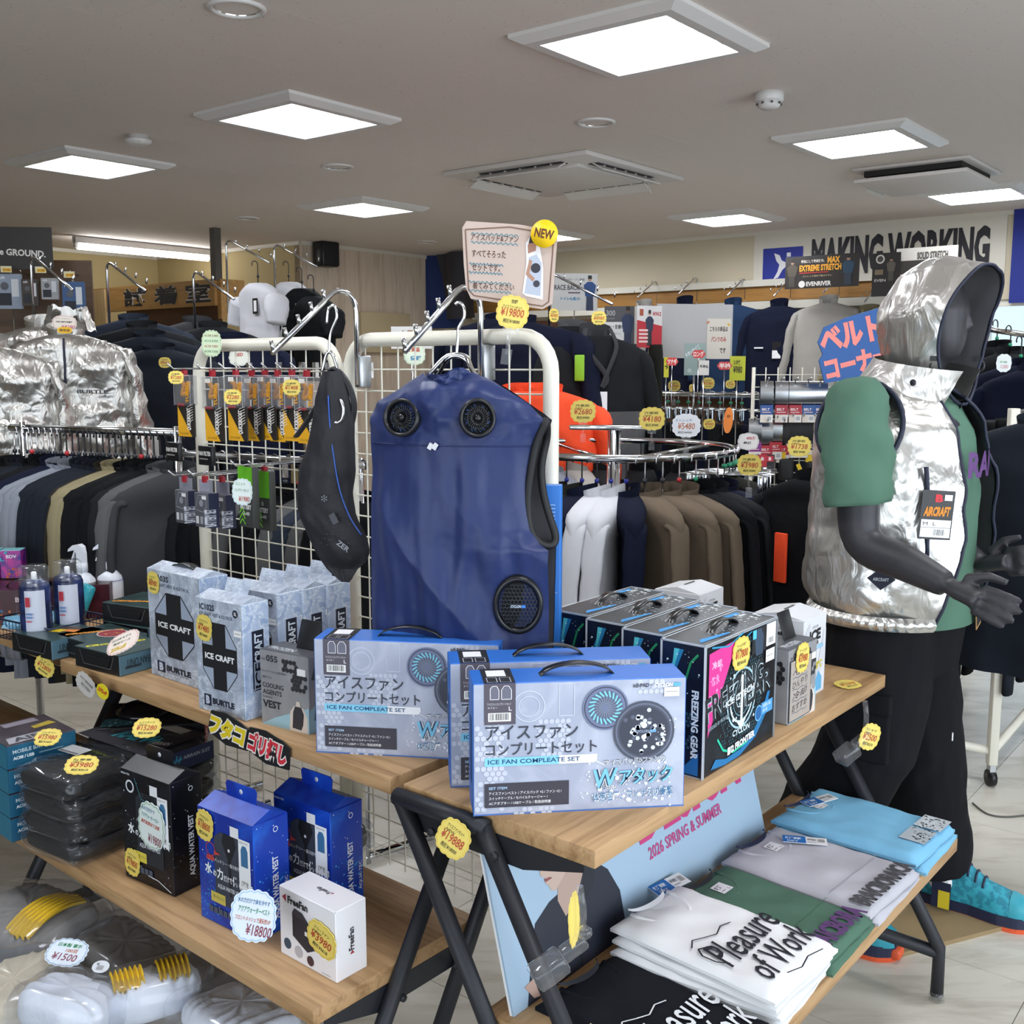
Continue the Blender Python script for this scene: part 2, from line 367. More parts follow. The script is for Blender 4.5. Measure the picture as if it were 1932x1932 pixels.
floor = room_box(-9.3, 2.4, -2.4, 8.0, -.06, -.004, mat('floor_screed', '6f6a60', .8), 'floor')
tm = MB().box((0, 0, -.003), (.448, .448, .006), TILE).mesh('tile')
for i in range(-14, 5):
    for j in range(-4, 12):
        u, v = -.51+.45*(i+.5), 2.68+.45*(j+.5)
        p = W(u, v)
        if p.y < .6 or p.y > 8.6 or abs(p.x) > .52*p.y+.5: continue
        o = bpy.data.objects.new('tile', tm); COL.objects.link(o); o.parent = floor; o.matrix_parent_inverse = floor.matrix_world.inverted()
        c = W(-3.45, 2.8, -.032); d = p - c; o.location = Matrix.Rotation(YC, 3, 'Z') @ Vector((d.x, d.y, .032))
ceiling = room_box(-9.3, 2.4, -2.4, 8.0, CEIL+.008, CEIL+.1, mat('ceiling_slab', '8f8a84', .9), 'ceiling')
cm = MB().box((0, 0, .004), (.4642, .9292, .008), CEILM).mesh('ceiling_board')
for i in range(-18, 8):
    for j in range(-5, 12):
        u = -1.21 + .465*(i+.5); v = 2.36 + .93*(j+.5) + (.465 if i % 2 == 0 else 0)
        if not (-9.2 < u < 2.3 and -.7 < v < 8.35): continue
        p = W(u, v, CEIL)
        if p.y < 1.0 or abs(p.x) > .62*p.y+.9: continue
        o = bpy.data.objects.new('ceiling_board', cm); COL.objects.link(o); o.parent = ceiling
        d = p - W(-3.45, 2.8, CEIL+.054); o.location = Matrix.Rotation(YC, 3, 'Z') @ Vector((d.x, d.y, -.054))
room_box(-9.35, -9.17, -2.4, 6.1, 0, CEIL+.05, CREAM, 'wall_left')
room_box(-9.2, -7.09, 6.02, 6.12, 0, CEIL+.05, CREAM, 'wall_recess')
WOODWALL = wood('pale_wood_wallpaper', 'd6c6b2', 'b8a58e', 'Z', .45, .75)
room_box(-7.16, -7.07, 6.02, 7.9, 0, CEIL+.05, WOODWALL, 'wall_wood')
room_box(-7.1, -2.1, 7.85, 7.95, 0, CEIL+.05, OFFWHITE, 'wall_right')
room_box(-2.1, 2.4, 7.85, 7.95, 1.96, CEIL+.05, OFFWHITE, 'wall_header')
room_box(-9.3, 2.4, -2.45, -2.35, 0, .25, OFFWHITE, 'wall_front'); room_box(-9.3, 2.4, -2.45, -2.35, 2.3, CEIL+.05, OFFWHITE, 'wall_front_header')
room_box(-9.3, -2.4, -2.45, -2.35, .25, 2.3, OFFWHITE, 'wall_front_side')
room_box(2.35, 2.45, -2.4, 8.0, 0, .25, OFFWHITE, 'wall_entrance'); room_box(2.35, 2.45, -2.4, 8.0, 2.3, CEIL+.05, OFFWHITE, 'wall_entrance_header')
room_box(2.35, 2.45, 4.2, 8.0, .25, 2.3, OFFWHITE, 'wall_entrance_side')
# crown strips where wall and ceiling meet
for k, a in enumerate([(-9.17, -9.15, -2.3, 6.0), (-9.15, -7.09, 6.0, 6.02), (-7.07, -7.055, 6.02, 7.85), (-7.05, 2.3, 7.835, 7.85)]):
    room_box(a[0], a[1], a[2], a[3], CEIL-.03, CEIL, mat('trim_white', 'd9d3c6', .5), 'trim_%d' % (k+1))
# glazed corner on the far right: frame and two panes, bright street behind
wn = struct(MB().box((0, 0, .02), (2.4, .06, .04), WHITEPAINT).box((0, 0, 1.94), (2.4, .06, .05), WHITEPAINT).box((-1.18, 0, .98), (.05, .06, 1.96), WHITEPAINT).box((.2, 0, .98), (.05, .06, 1.96), WHITEPAINT).box((1.18, 0, .98), (.05, .06, 1.96), WHITEPAINT).build('window_1', None, W(-.9, 7.9, 0), (0, 0, ROOMROT)))
PANE = clearplastic('window_glass', 'f4fbff', .03)
MB().box((-.49, 0, .98), (1.33, .006, 1.88), PANE).build('pane', wn); MB().box((.69, 0, .98), (.93, .006, 1.88), PANE).build('pane', wn)
# ------------------------------------------------------------------ ceiling fittings
FRAMEW = mat('fixture_white', 'd6d3d0', .45); TUBEM = mat('lamp_tube', 'f6f9ff', .3, emit=9.0); REFL = mat('lamp_reflector', 'f4f4f2', .3)
def light_proto():
    root = thing('ceiling_light', '', 'ceiling light')
    f = MB(); o, i, t = .305, .232, .03
    for (a, b, c, d) in ((-o, o, -o, -i), (-o, o, i, o), (-o, -i, -i, i), (i, o, -i, i)):
        f.add([(a, c, 0), (b, c, 0), (b, d, 0), (a, d, 0)], [(0, 1, 2, 3)])
    oo, ib = o-.035, i
    def ring(r0, z0, r1, z1):
        q = [(-1, -1), (1, -1), (1, 1), (-1, 1)]
        f.add([(x*r0, y*r0, z0) for x, y in q] + [(x*r1, y*r1, z1) for x, y in q], [(k, (k+1) % 4, (k+1) % 4+4, k+4) for k in range(4)])
    ring(o, 0, o, -.012); ring(o, -.012, oo, -t); ring(oo, -t, i, -t); ring(i, -t, i-.02, .0)
    f.build('frame', root, m=FRAMEW)
    MB().box((0, 0, .0), (.43, .43, .004), REFL).build('reflector', root)
    for k in (-1, 0, 1):
        MB().tube([(-.2, k*.135, -.018), (.2, k*.135, -.018)], .014, TUBEM, 10).build('lamp_tube', root)
    return root
lp = light_proto()
def lamp(u, v, label):
    global lp
    p = W(u, v, CEIL)
    if not lp.get('used'): r = lp; r['used'] = 1; r.location = p; r.rotation_euler = (0, 0, ROOMROT)
    else: r = dup(lp, p, ROOMROT)
    r['label'] = label; r['group'] = 'square ceiling lights in rows'
    l = bpy.data.lights.new('lamp', 'AREA'); l.shape = 'SQUARE'; l.size = .42; l.energy = LAMP_POWER; l.color = (.93, .96, 1)
    lo = bpy.data.objects.new('lamp', l); COL.objects.link(lo); lo.location = p + Vector((0, 0, -.006)); lo.rotation_euler = (0, 0, ROOMROT)
GENERIC = 'recessed square ceiling light with three tubes and white rim'
for u, v, lb in [(-1.92, 3.07, 'square ceiling light nearest the smoke detector, three glowing tubes'), (-3.6, 3.07, GENERIC), (-5.24, 3.07, 'square ceiling light beside the plain round heat detector'),
                 (-1.92, 5.0, 'square ceiling light next to the small ceiling vent with hanging cover'), (-5.24, 5.0, GENERIC), (-1.92, 6.94, 'square ceiling light just past the small vent with hanging cover'),
                 (-3.6, 6.94, 'square ceiling light in front of the blue and white wall banner'), (-5.24, 6.94, 'square ceiling light partly behind the round yellow NEW card'),
                 (-.25, 3.07, GENERIC), (-.25, 5.0, GENERIC), (-1.92, 1.1, GENERIC), (-3.6, 1.1, GENERIC), (-.25, 1.1, GENERIC)]: lamp(u, v, lb)
del lp['used']
# cassette air conditioner with four open louvres
ac = thing('air_conditioner', 'large square ceiling air conditioner with open louvre flaps', 'air conditioner', W(-3.52, 4.87, CEIL), ROOMROT)
ACW = mat('aircon_white', 'd3cdc8', .5)
a_ = MB().box((0, 0, -.012), (.95, .95, .024), ACW, bev=.006); a_.build('panel', ac)
MB().box((0, 0, -.03), (.62, .62, .02), ACW, bev=.008).build('intake_grille', ac)
for k in range(4):
    M = Matrix.Rotation(k*pi/2, 4, 'Z')
    MB().box((.375, 0, -.0255), (.06, .54, .004), mat('slot_dark', '4a4744', .8), M).build('air_slot', ac)
    MB().box((0, 0, 0), (.075, .56, .006), ACW, M @ Matrix.Translation((.41, 0, -.045)) @ Matrix.Rotation(R(28), 4, 'Y')).build('louvre', ac)
    for q in range(5): MB().box((.375, -.2+q*.1, -.03), (.05, .006, .012), ACW, M).build('vane', ac)
MB().tube([(.41, .2, -.05), (.415, .21, -.1), (.43, .205, -.12)], .003, ACW, 6).build('cord', ac)
vt = thing('ceiling_vent', 'small ceiling vent with white cover hanging below a dark slot', 'ceiling vent', W(-1.93, 6.0, CEIL), ROOMROT)
MB().box((0, 0, -.008), (.6, .62, .016), ACW, bev=.005).build('rim', vt); MB().box((0, 0, -.03), (.5, .52, .03), mat('slot_black', '2a2826', .9)).build('dark_opening', vt)
vp = MB().box((0, 0, -.068), (.58, .6, .02), ACW, bev=.004).build('cover', vt)
for x, y in ((-.2, -.2), (.2, -.2), (-.2, .2), (.2, .2)): MB().box((x, y, -.04), (.008, .008, .05), STEEL).build('hanger_post', vt)
MB().box((-.3, .05, -.07), (.004, .26, .05), mat('notice_paper', 'c8c4bb', .7), Matrix.Translation((-.0, 0, 0))).build('notice', vt)
def downlight(u, v, label):
    p = W(u, v, CEIL); t = thing('downlight', label, 'downlight', p, 0, 'round recessed downlights')
    MB().lathe([(.085, 0), (.085, -.006), (.075, -.009), (.068, -.006), (.066, 0)], FRAMEW, 28, cap=False).build('rim', t)
    MB().lathe([(.066, -.003), (.05, .045), (.02, .07), (.001, .072)], mat('downlight_mirror', 'cfc9c2', .15, .9), 28, cap=False).build('reflector', t)
DL = 'round recessed downlight with mirrored cone and white rim, unlit'
# the boards are thin, so a downlight sits in a shallow round recess
for u, v in [(-2.69, 2.07), (-2.69, 3.95), (-4.33, 3.95), (-6.29, 4.87), (-6.28, 6.71)]: downlight(u, v, DL)
s = tag(MB().lathe([(.055, 0), (.055, -.03), (.05, -.034), (.045, -.036), (.042, -.05), (.03, -.06), (.001, -.062)][::-1], FRAMEW, 24).build('smoke_detector', None, W(-1.89, 3.96, CEIL)), 'white round smoke detector with slotted dome', 'detector')
for k in range(8): MB().box((.046*cos(k*pi/4), .046*sin(k*pi/4), -.043), (.006, .016, .006), mat('slot_dark', '4a4744')).build('slot', s)
tag(MB().lathe([(.05, 0), (.05, -.018), (.06, -.02), (.06, -.028), (.04, -.04), (.001, -.042)][::-1], FRAMEW, 24).build('heat_detector', None, W(-4.48, 2.87, CEIL)), 'plain white round heat detector on the ceiling', 'detector')
# tube lamp over the fitting rooms
tl = thing('tube_lamp', 'long bare fluorescent tube lamp over the fitting rooms', 'tube lamp', W(-8.2, 5.28, CEIL), ROOMROT)
MB().tube([(0, -.62, -.085), (0, .62, -.085)], .022, mat('tube_glow', 'ffffff', .3, emit=14), 12).build('lamp_tube', tl)
MB().box((0, 0, -.03), (.05, 1.3, .05), FRAMEW).build('housing', tl)
for y in (-.635, .635): MB().box((0, y, -.06), (.03, .03, .07), FRAMEW).build('end_cap', tl)
# ------------------------------------------------------------------ fitting rooms
BROWN = wood('honey_wood', 'b98f55', '9c7440', 'X', .5, .6); DBROWN = wood('dark_brown_panel', '5b3b26', '42291a', 'X', .5, .6)
cr0 = W(-6.93, 5.06)
L0 = atv(165, 560, 5.06); wL = (L0-cr0).length
L1 = atu(455, 560, -6.93); wR = (Vector((L1.x, L1.y, 0))-cr0).length
ft = thing('fitting_room_front', 'wooden fitting room front with black sign lettering', 'partition', cr0, ROOMROT)
LW = hypot(L0.x-cr0.x, L0.y-cr0.y)
MB().box((-LW/2, 0, 2.07), (LW, .05, .2), BROWN).build('sign_board', ft)
MB().box((-LW/2+.3, .02, 1.0), (LW-.6, .04, 1.95), DBROWN).build('curtain_panel', ft)
MB().box((-LW+.17, -.01, 1.08), (.34, .06, 2.16), wood('light_wood', 'cfb487', 'b99a6b', 'Z', .5)).build('side_panel', ft)
MB().box((.02, wR/2, 2.02), (.05, wR, .3), BROWN).build('return_board', ft)
prints(ft, (-LW, -.026, 1.98), (1, 0, 0), (0, 0, 1), LW, .19, [('t', c, .33+.235*k, .1, .175, .78, col, bo) for k, c in enumerate('試着室') for col, bo in (('e8e6e0', .055), ('2a2a30', .03))], 'lettering', .002)
tag(MB().box((0, 0, 2.36), (.06, .06, .4), mat('pole_grey', '5a5652', .6)).build('ceiling_pole', None, cr0 + Vector((0, 0, 0)), (0, 0, ROOMROT)), 'slim grey post rising from fitting room corner to ceiling', 'post')
# loudspeaker on the pale wood wall
p = atu(615, 480, -6.97)
sp = thing('loudspeaker', 'black wall loudspeaker with grille under the ceiling', 'loudspeaker', p, ROOMROT+pi/2)
MB().box((0, 0, 0), (.19, .14, .21), BLACKPLASTIC, bev=.02).build('cabinet', sp); MB().box((0, -.072, 0), (.165, .008, .185), mat('speaker_grille', '1d1d20', .8, bump=(300, .6, .002)), bev=.003).build('grille', sp)
MB().box((0, .08, .08), (.03, .04, .03), BLACKMETAL).build('bracket', sp)
# ================================================================== display tables (upper shelf set back, lower shelf in front)
TZ, LZ, DEP, TLEN, THK = .775, .42, .41, 1.2, .03
def table(label, corner, yaw, wmat=None):
    """corner = front end of the upper board (left end seen from its front); local x runs along the board, y to the back"""
    t = thing('display_table', label, 'display table', (corner.x, corner.y, 0), yaw)
    for nm, y0, z in (('upper_board', 0, TZ), ('lower_board', -.185, LZ)):
        MB().box((TLEN/2, y0+DEP/2, z-THK/2), (TLEN, DEP, THK), OAK, bev=.0012).build(nm, t)
    r = .0155
    for x in (-.012, TLEN+.012):
        for ya, yb in ((.405, .04), (.215, -.155)):
            MB().tube([(x, ya, TZ-.02), (x, yb, .13), (x, yb, .012)] if yb < 0 else [(x, ya, TZ-.02), (x, yb, .13)], r, BLACKMETAL, 12).build('leg', t)
        MB().tube([(x, .415, TZ-.02), (x, .205, TZ-.02)], r, BLACKMETAL, 12).build('top_bar', t)
        MB().tube([(x, -.155, .12), (x, .38, .12), (x, .38, .012)], r, BLACKMETAL, 12).build('base_bar', t)
        for y in (-.155, .38): MB().lathe([(.019, 0), (.019, .012), (.016, .022)], CLEAR, 12).build('foot_cap', t, (x, y, 0))
        sx = .014 if x < 0 else -.014
        for y0, z in ((.02, TZ), (-.16, LZ)):
            MB().prism([(y0, z-THK), (y0+.36, z-THK), (y0+.36, z-THK-.045), (y0+.12, z-THK-.045), (y0, z-THK-.012)], x+sx-.002, x+sx+.002, BLACKMETAL, plane='yz').build('bracket', t)
            for yy in (y0+.16, y0+.3): MB().lathe([(.007, -.004), (.007, .004)], BLACKMETAL, 8, Matrix.Translation((x-sx*.9, yy, z-THK-.025)) @ Matrix.Rotation(pi/2, 4, 'Y')).build('bolt', t)
    return t
RY = R(50.5); rc = G(1122.6, 1605.1, TZ)
table('oak and black steel display table holding the fan set boxes and folded shirts', rc, RY)
LY = R(-40.3); e = G(736, 1469, TZ); lc = Vector((e.x - TLEN*cos(LY), e.y - TLEN*sin(LY), 0))
table('oak and black steel display table holding the ice vest boxes and water vest boxes', lc, LY)
l2 = Vector((lc.x - (TLEN+.055)*cos(LY) - sin(LY)*.02, lc.y - (TLEN+.055)*sin(LY) + cos(LY)*.02, 0))
table('oak and black steel display table holding the spray cans and maroon boxes', l2, LY)
def RT(x, y, z): return Vector((rc.x + x*cos(RY) - y*sin(RY), rc.y + x*sin(RY) + y*cos(RY), z))   # on the right hand table
def LT(x, y, z): return Vector((lc.x + x*cos(LY) - y*sin(LY), lc.y + x*sin(LY) + y*cos(LY), z))   # on the left hand table
# ------------------------------------------------------------------ white mesh panels behind the left table
NETM = mat('net_cream', 'e4e0d2', .4)
def net(label, a, b, ztop, group):
    """free standing mesh panel between the floor points a and b"""
    d = b-a; w = hypot(d.x, d.y); t = thing('mesh_panel', label, 'mesh panel', (a.x, a.y, 0), atan2(d.y, d.x), group); r = .0165
    c = .075; fr = [(0, 0, .02), (0, 0, ztop-c-r)] + arc((c, 0, ztop-c-r), c, pi, pi/2, 6)[1:] + arc((w-c, 0, ztop-c-r), c, pi/2, 0, 6) + [(w, 0, .02)]
    MB().tube(fr, r, NETM, 12).build('frame', t)
    n = round((w-.04)/.052)
    for i in range(1, n): x = w*i/n; MB().tube([(x, 0, .28), (x, 0, ztop-2*r)], .0021, NETM, 5, cap=False).build('wire', t)
    for k in range(int((ztop-.3)/.05)):
        z = ztop-.085-k*.05
        if z > .28: MB().tube([(.01, .004, z), (w-.01, .004, z)], .0021, NETM, 5, cap=False).build('wire', t)
    for x in (0, w): MB().tube([(x, -.2, .03), (x, .2, .03)], .014, NETM, 8).build('foot_bar', t)
    return t
def back_of_left(px, off=.05):
    """point on the line just behind the left table, in direction px"""
    d = ray(px, 693); n = Vector((-sin(LY), cos(LY), 0)); k = (lc.x*n.x + lc.y*n.y) + DEP + off
    return d*(k/d.dot(n))
NA0, NA1 = back_of_left(375), back_of_left(636); NB0, NB1 = back_of_left(660), back_of_left(1040)
net('white mesh panel holding the hanging charger and filter packs', NA0, NA1, 1.575, 'white mesh panels')
net('white mesh panel behind the hanging blue vest', NB0, NB1, 1.58, 'white mesh panels')
NYAW = atan2(NB1.y-NB0.y, NB1.x-NB0.x); NN = Vector((sin(NYAW), -cos(NYAW), 0))       # NN points to the shop front
# ================================================================== cartons
def pmat(name, c1, c2, sc=9, rough=.35, lo=.42, hi=.6, det=6, dist=1.5, kind='noise'):
    """printed cardboard: two colour mottled artwork"""
    if name in _M: return _M[name]
    m = mat(name, c1, rough); nt = m.node_tree; b = nt.nodes['Principled BSDF']; tc = nt.nodes.new('ShaderNodeTexCoord')
    if kind == 'noise':
        n = nt.nodes.new('ShaderNodeTexNoise'); n.inputs['Scale'].default_value = sc; n.inputs['Detail'].default_value = det; n.inputs['Distortion'].default_value = dist; out = n.outputs['Fac']
    else:
        n = nt.nodes.new('ShaderNodeTexVoronoi'); n.feature = 'DISTANCE_TO_EDGE'; n.inputs['Scale'].default_value = sc; out = n.outputs['Distance']
    nt.links.new(tc.outputs['Object'], n.inputs['Vector'])
    cr = nt.nodes.new('ShaderNodeValToRGB'); e = cr.color_ramp.elements; e[0].position = lo; e[0].color = lin(c1); e[1].position = hi; e[1].color = lin(c2)
    nt.links.new(out, cr.inputs[0]); nt.links.new(cr.outputs[0], b.inputs['Base Color']); return m
def icemat(name, a, b, c):
    if name in _M: return _M[name]
    m = mat(name, a, .35); nt = m.node_tree; bs = nt.nodes['Principled BSDF']; tc = nt.nodes.new('ShaderNodeTexCoord')
    n = nt.nodes.new('ShaderNodeTexNoise'); n.inputs['Scale'].default_value = 16; n.inputs['Detail'].default_value = 8; n.inputs['Distortion'].default_value = 1.2; n.inputs['Roughness'].default_value = .7
    v = nt.nodes.new('ShaderNodeTexVoronoi'); v.feature = 'DISTANCE_TO_EDGE'; v.inputs['Scale'].default_value = 13
    nt.links.new(tc.outputs['Object'], n.inputs['Vector'])
    av = nt.nodes.new('ShaderNodeVectorMath'); av.operation = 'MULTIPLY_ADD'; av.inputs[1].default_value = (.12, .12, .12)
    nt.links.new(n.outputs['Color'], av.inputs[0]); nt.links.new(tc.outputs['Object'], av.inputs[2]); nt.links.new(av.outputs[0], v.inputs['Vector'])
    cr = nt.nodes.new('ShaderNodeValToRGB'); e = cr.color_ramp.elements; e[0].position = .35; e[0].color = lin(a); e[1].position = .65; e[1].color = lin(b)
    nt.links.new(n.outputs['Fac'], cr.inputs[0])
    c2 = nt.nodes.new('ShaderNodeValToRGB'); e = c2.color_ramp.elements; e[0].position = .0; e[0].color = (1, 1, 1, 1); e[1].position = .035; e[1].color = (0, 0, 0, 1)
    nt.links.new(v.outputs['Distance'], c2.inputs[0]); mx = nt.nodes.new('ShaderNodeMix'); mx.data_type = 'RGBA'; mx.inputs[7].default_value = lin(c)
    nt.links.new(c2.outputs[0], mx.inputs[0]); nt.links.new(cr.outputs[0], mx.inputs[6]); nt.links.new(mx.outputs[2], bs.inputs['Base Color']); return m
def fan_art(cx, cy, r, asp, ring, hub, blades=22, blue='7fd0e8'):
    o = [('c', cx, cy, r, ring), ('o', cx, cy, r*.93, r*.88, '3d4350'), ('c', cx, cy, r*.76, hub)]
    for k in range(blades):
        a = 2*pi*k/blades; o.append(('l', [(cx + r*.5*cos(a), cy + r*.5*asp*sin(a)), (cx + r*.74*cos(a+.22), cy + r*.74*asp*sin(a+.22))], r*.07, blue))
        o.append(('l', [(cx + r*.16*cos(a), cy + r*.16*asp*sin(a)), (cx + r*.5*cos(a), cy + r*.5*asp*sin(a))], r*.025, '8d96a8'))
    o += [('c', cx, cy, r*.15, ring)]; return o
BLUECARD = mat('blue_card', '2f6cc4', .4); GREYCARD = pmat('icefan_front', 'a6adc2', 'bcc2d4', 7, .4)
def handle(parent, w, span, z, hgt=.016, wid=.018, y=0):
    """carry strap arched over the lid"""
    pts = []
    for i in range(13):
        q = i/12; pts.append((-span/2 + span*q, y, z - .002 + hgt*sin(pi*q)**.6))
    mb = MB(); vs = []; n = 13
    for (x, yy, zz) in pts:
        for dy in (-wid/2, wid/2):
            for dz in (0, .0022): vs.append((x, yy+dy, zz+dz))
    fs = []
    for i in range(n-1):
        a = i*4; b = a+4
        for q in ((0, 1), (1, 3), (3, 2), (2, 0)): fs.append((a+q[0], a+q[1], b+q[1], b+q[0]))
    fs += [(0, 1, 3, 2), (n*4-4, n*4-2, n*4-1, n*4-3)]
    mb.add(vs, fs, mat('strap_black', '17181b', .3), True); return mb.build('carry_strap', parent)
IW, IH, ID = .352, .222, .082
def icefan_proto():
    t = thing('fan_set_box', '', 'box'); carton_body(IW, ID, IH, GREYCARD, BLUECARD, BLUECARD).build('body', t); fc = faces(IW, ID, IH); A = IW/IH
    its = [('r', 0, 0, 1, .012, '4f73b8')]
    its += hexes(.02, .05, 5, 18, .028, A, 'c6cbdb', .35, 2) + hexes(.3, .45, 6, 8, .026, A, 'c3c9da', .3, 3) + hexes(.78, .9, 5, 3, .026, A, 'c9cede', .2, 5) + hexes(.2, .0, 7, 3, .026, A, 'c4cadb', .3, 9)
    its += [('o', .26, .82, .075, .07, 'c9cfdf'), ('o', .26, .82, .05, .046, 'c9cfdf'), ('l', [(.40, .74), (.40, .98), (.47, .98), (.47, .74), (.40, .74)], .004, 'c9cfdf')]
    its += [('r', .052, .69, .145, .31, '55505c'), ('p', [(.08, .88), (.08, .96), (.09, .975), (.105, .975), (.115, .96), (.122, .93), (.122, .88)], '6b6b7c'), ('p', [(.13, .88), (.13, .93), (.14, .96), (.15, .975), (.165, .975), (.175, .96), (.18, .93), (.18, .88)], '6b6b7c'),
            ('l', [(.08, .88), (.08, .96), (.09, .98), (.11, .98), (.12, .95), (.12, .88), (.08, .88)], .003, 'e8e8ee'), ('l', [(.132, .88), (.132, .95), (.145, .98), (.165, .98), (.178, .95), (.178, .88), (.132, .88)], .003, 'e8e8ee'),
            ('t', 'アイスファンコンプリートセット', .066, .835, .11, .02, 'e8e8ee'), ('t', 'ネイビー', .068, .81, .045, .017, 'e8e8ee'), ('t', 'L', .165, .795, .014, .03, 'f0f0f4', .01), ('b', .07, .715, .105, .065)]
    its += [('t', 'アイスファン', .058, .57, .43, .115, '3a3f4c', .012), ('t', 'コンプリートセット', .058, .452, .52, .1, '3a3f4c', .012),
            ('r', .053, .375, .36, .065, '86cdec'), ('p', [(.4, .375), (.4, .44), (.58, .44), (.58, .40), (.565, .375)], 'f2f4f8'), ('l', [(.57, .39), (.62, .345)], .004, 'f2f4f8'), ('t', 'ICE FAN COMPLEATE SET', .068, .392, .43, .034, '1d4c78', .02)]
    its += [('r', .052, .06, .395, .185, '3c3a46'), ('t', 'SET ITEM', .072, .198, .085, .02, 'a8c8e8', .02), ('t', 'アイスファンベスト / アイスパッド ×2 / ファン ×2 /', .072, .155, .34, .025, 'ececf0', .006), ('t', 'スイッチケーブル / モバイルチャージャー /', .072, .118, .275, .025, 'ececf0', .006), ('t', 'ACアダプター / USBケーブル / 取扱説明書', .072, .08, .29, .025, 'ececf0', .006)]
    its += fan_art(.616, .79, .108, A, '70799a', '59617a')
    its += [('c', .8, .6, .146, '4a4f60'), ('o', .8, .6, .135, .128, '6a7186'), ('c', .8, .6, .118, '3a3f4e')]
    rr = random.Random(4)
    for k in range(46):
        a = rr.random()*2*pi; q = .02+.09*rr.random()
        its.append(('p', [(.8+q*cos(a)+.011*cos(j*pi/3+a), .6+(q*sin(a)+.011*sin(j*pi/3+a))*A) for j in range(6)], 'd5daea' if k % 3 else '5a6074', 1))
    its += [('c', .8, .645, .014, 'f0f2f8'), ('c', .8, .555, .012, 'f0f2f8'), ('t', 'CYCLON', .755, .59, .07, .02, '9aa6c4', .03), ('r', .828, .59, .03, .02, '6fa8d8')]
    its += [('s', .5, .02, .45, .36, 60, .006, 'eef2fa', 8), ('s', .56, .06, .38, .26, 34, .013, 'dfe7f4', 9), ('s', .85, .3, .1, .4, 16, .008, 'f2f6fc', 11)]
    its += [('t', 'icE-PAD', .745, .935, .075, .03, '2d3340', .03), ('t', '×', .828, .94, .012, .02, '8890a4'), ('t', 'CYCLON', .845, .935, .09, .03, 'f4f6fa', .04, 0, .2), ('r', .936, .937, .035, .026, '63b4e0'), ('r', .893, .86, .072, .07, 'f4f4f6'), ('r', .9, .893, .058, .006, '9a9aa2')]
    its += [('t', 'アイスパッド&ファンの', .615, .335, .29, .058, 'f0f4fa', .05, 3), ('t', 'アイスパッド&ファンの', .615, .335, .29, .058, '333a50', .0, 3)]
    for c, bo in (('f4f8fc', .10), ('274560', .07), ('7cc4ea', .015)):
        its += [('t', 'W', .565, .17, .12, .15, c, bo, 3, .15), ('t', 'アタック', .685, .185, .26, .13, c, bo, 3, .15)]
    for c, bo in (('f6f8fc', .05), ('37719c', .012)): its += [('t', '体感温度、マイナスの衝撃', .56, .07, .385, .07, c, bo, 3)]
    its += [('t', 'ダブル', .6, .16, .07, .04, 'f4f8fc', .08), ('t', 'ダブル', .6, .16, .07, .04, '274560', .0)]
    put(t, fc, 'front', its)
    put(t, fc, 'top', [('r', .052, 0, .145, 1, '1b1c22'), ('r', .075, .45, .09, .42, 'ececf0'), ('l', [(.07, .05), (.07, .36), (.115, .36), (.115, .05), (.07, .05)], .003, 'c8ccd6'), ('l', [(.13, .05), (.13, .36), (.178, .36), (.178, .05), (.13, .05)], .003, 'c8ccd6')])
    put(t, fc, 'right', [('l', [(.08, .02), (.08, .98)], .03, '1f4f9c')]); put(t, fc, 'left', [('l', [(.85, .02), (.85, .98)], .03, '1f4f9c'), ('r', .3, .2, .35, .5, '24508f')])
    handle(t, IW, .125, IH, .02, .02); return t
ip = icefan_proto()
p, yw, w_ = seat((893, 1540), (1293, 1520), TZ); ip.location = corner_loc(p, yw, IW, ID); ip.rotation_euler = (0, 0, yw); ip['label'] = 'blue and grey fan set box showing two round fans, at the table corner'; ip['group'] = 'fan set boxes'
p, yw, w_ = seat((850, 1486), (1202, 1471), TZ); dup(ip, corner_loc(p, yw, IW, ID), yw, 'blue and grey fan set box mostly covered by another one just before it', 'fan set boxes')
p, yw, w_ = seat((597, 1419), (955, 1438), TZ); dup(ip, corner_loc(p, yw, IW, ID), yw, 'blue and grey fan set box beside the small cooling agents box', 'fan set boxes')
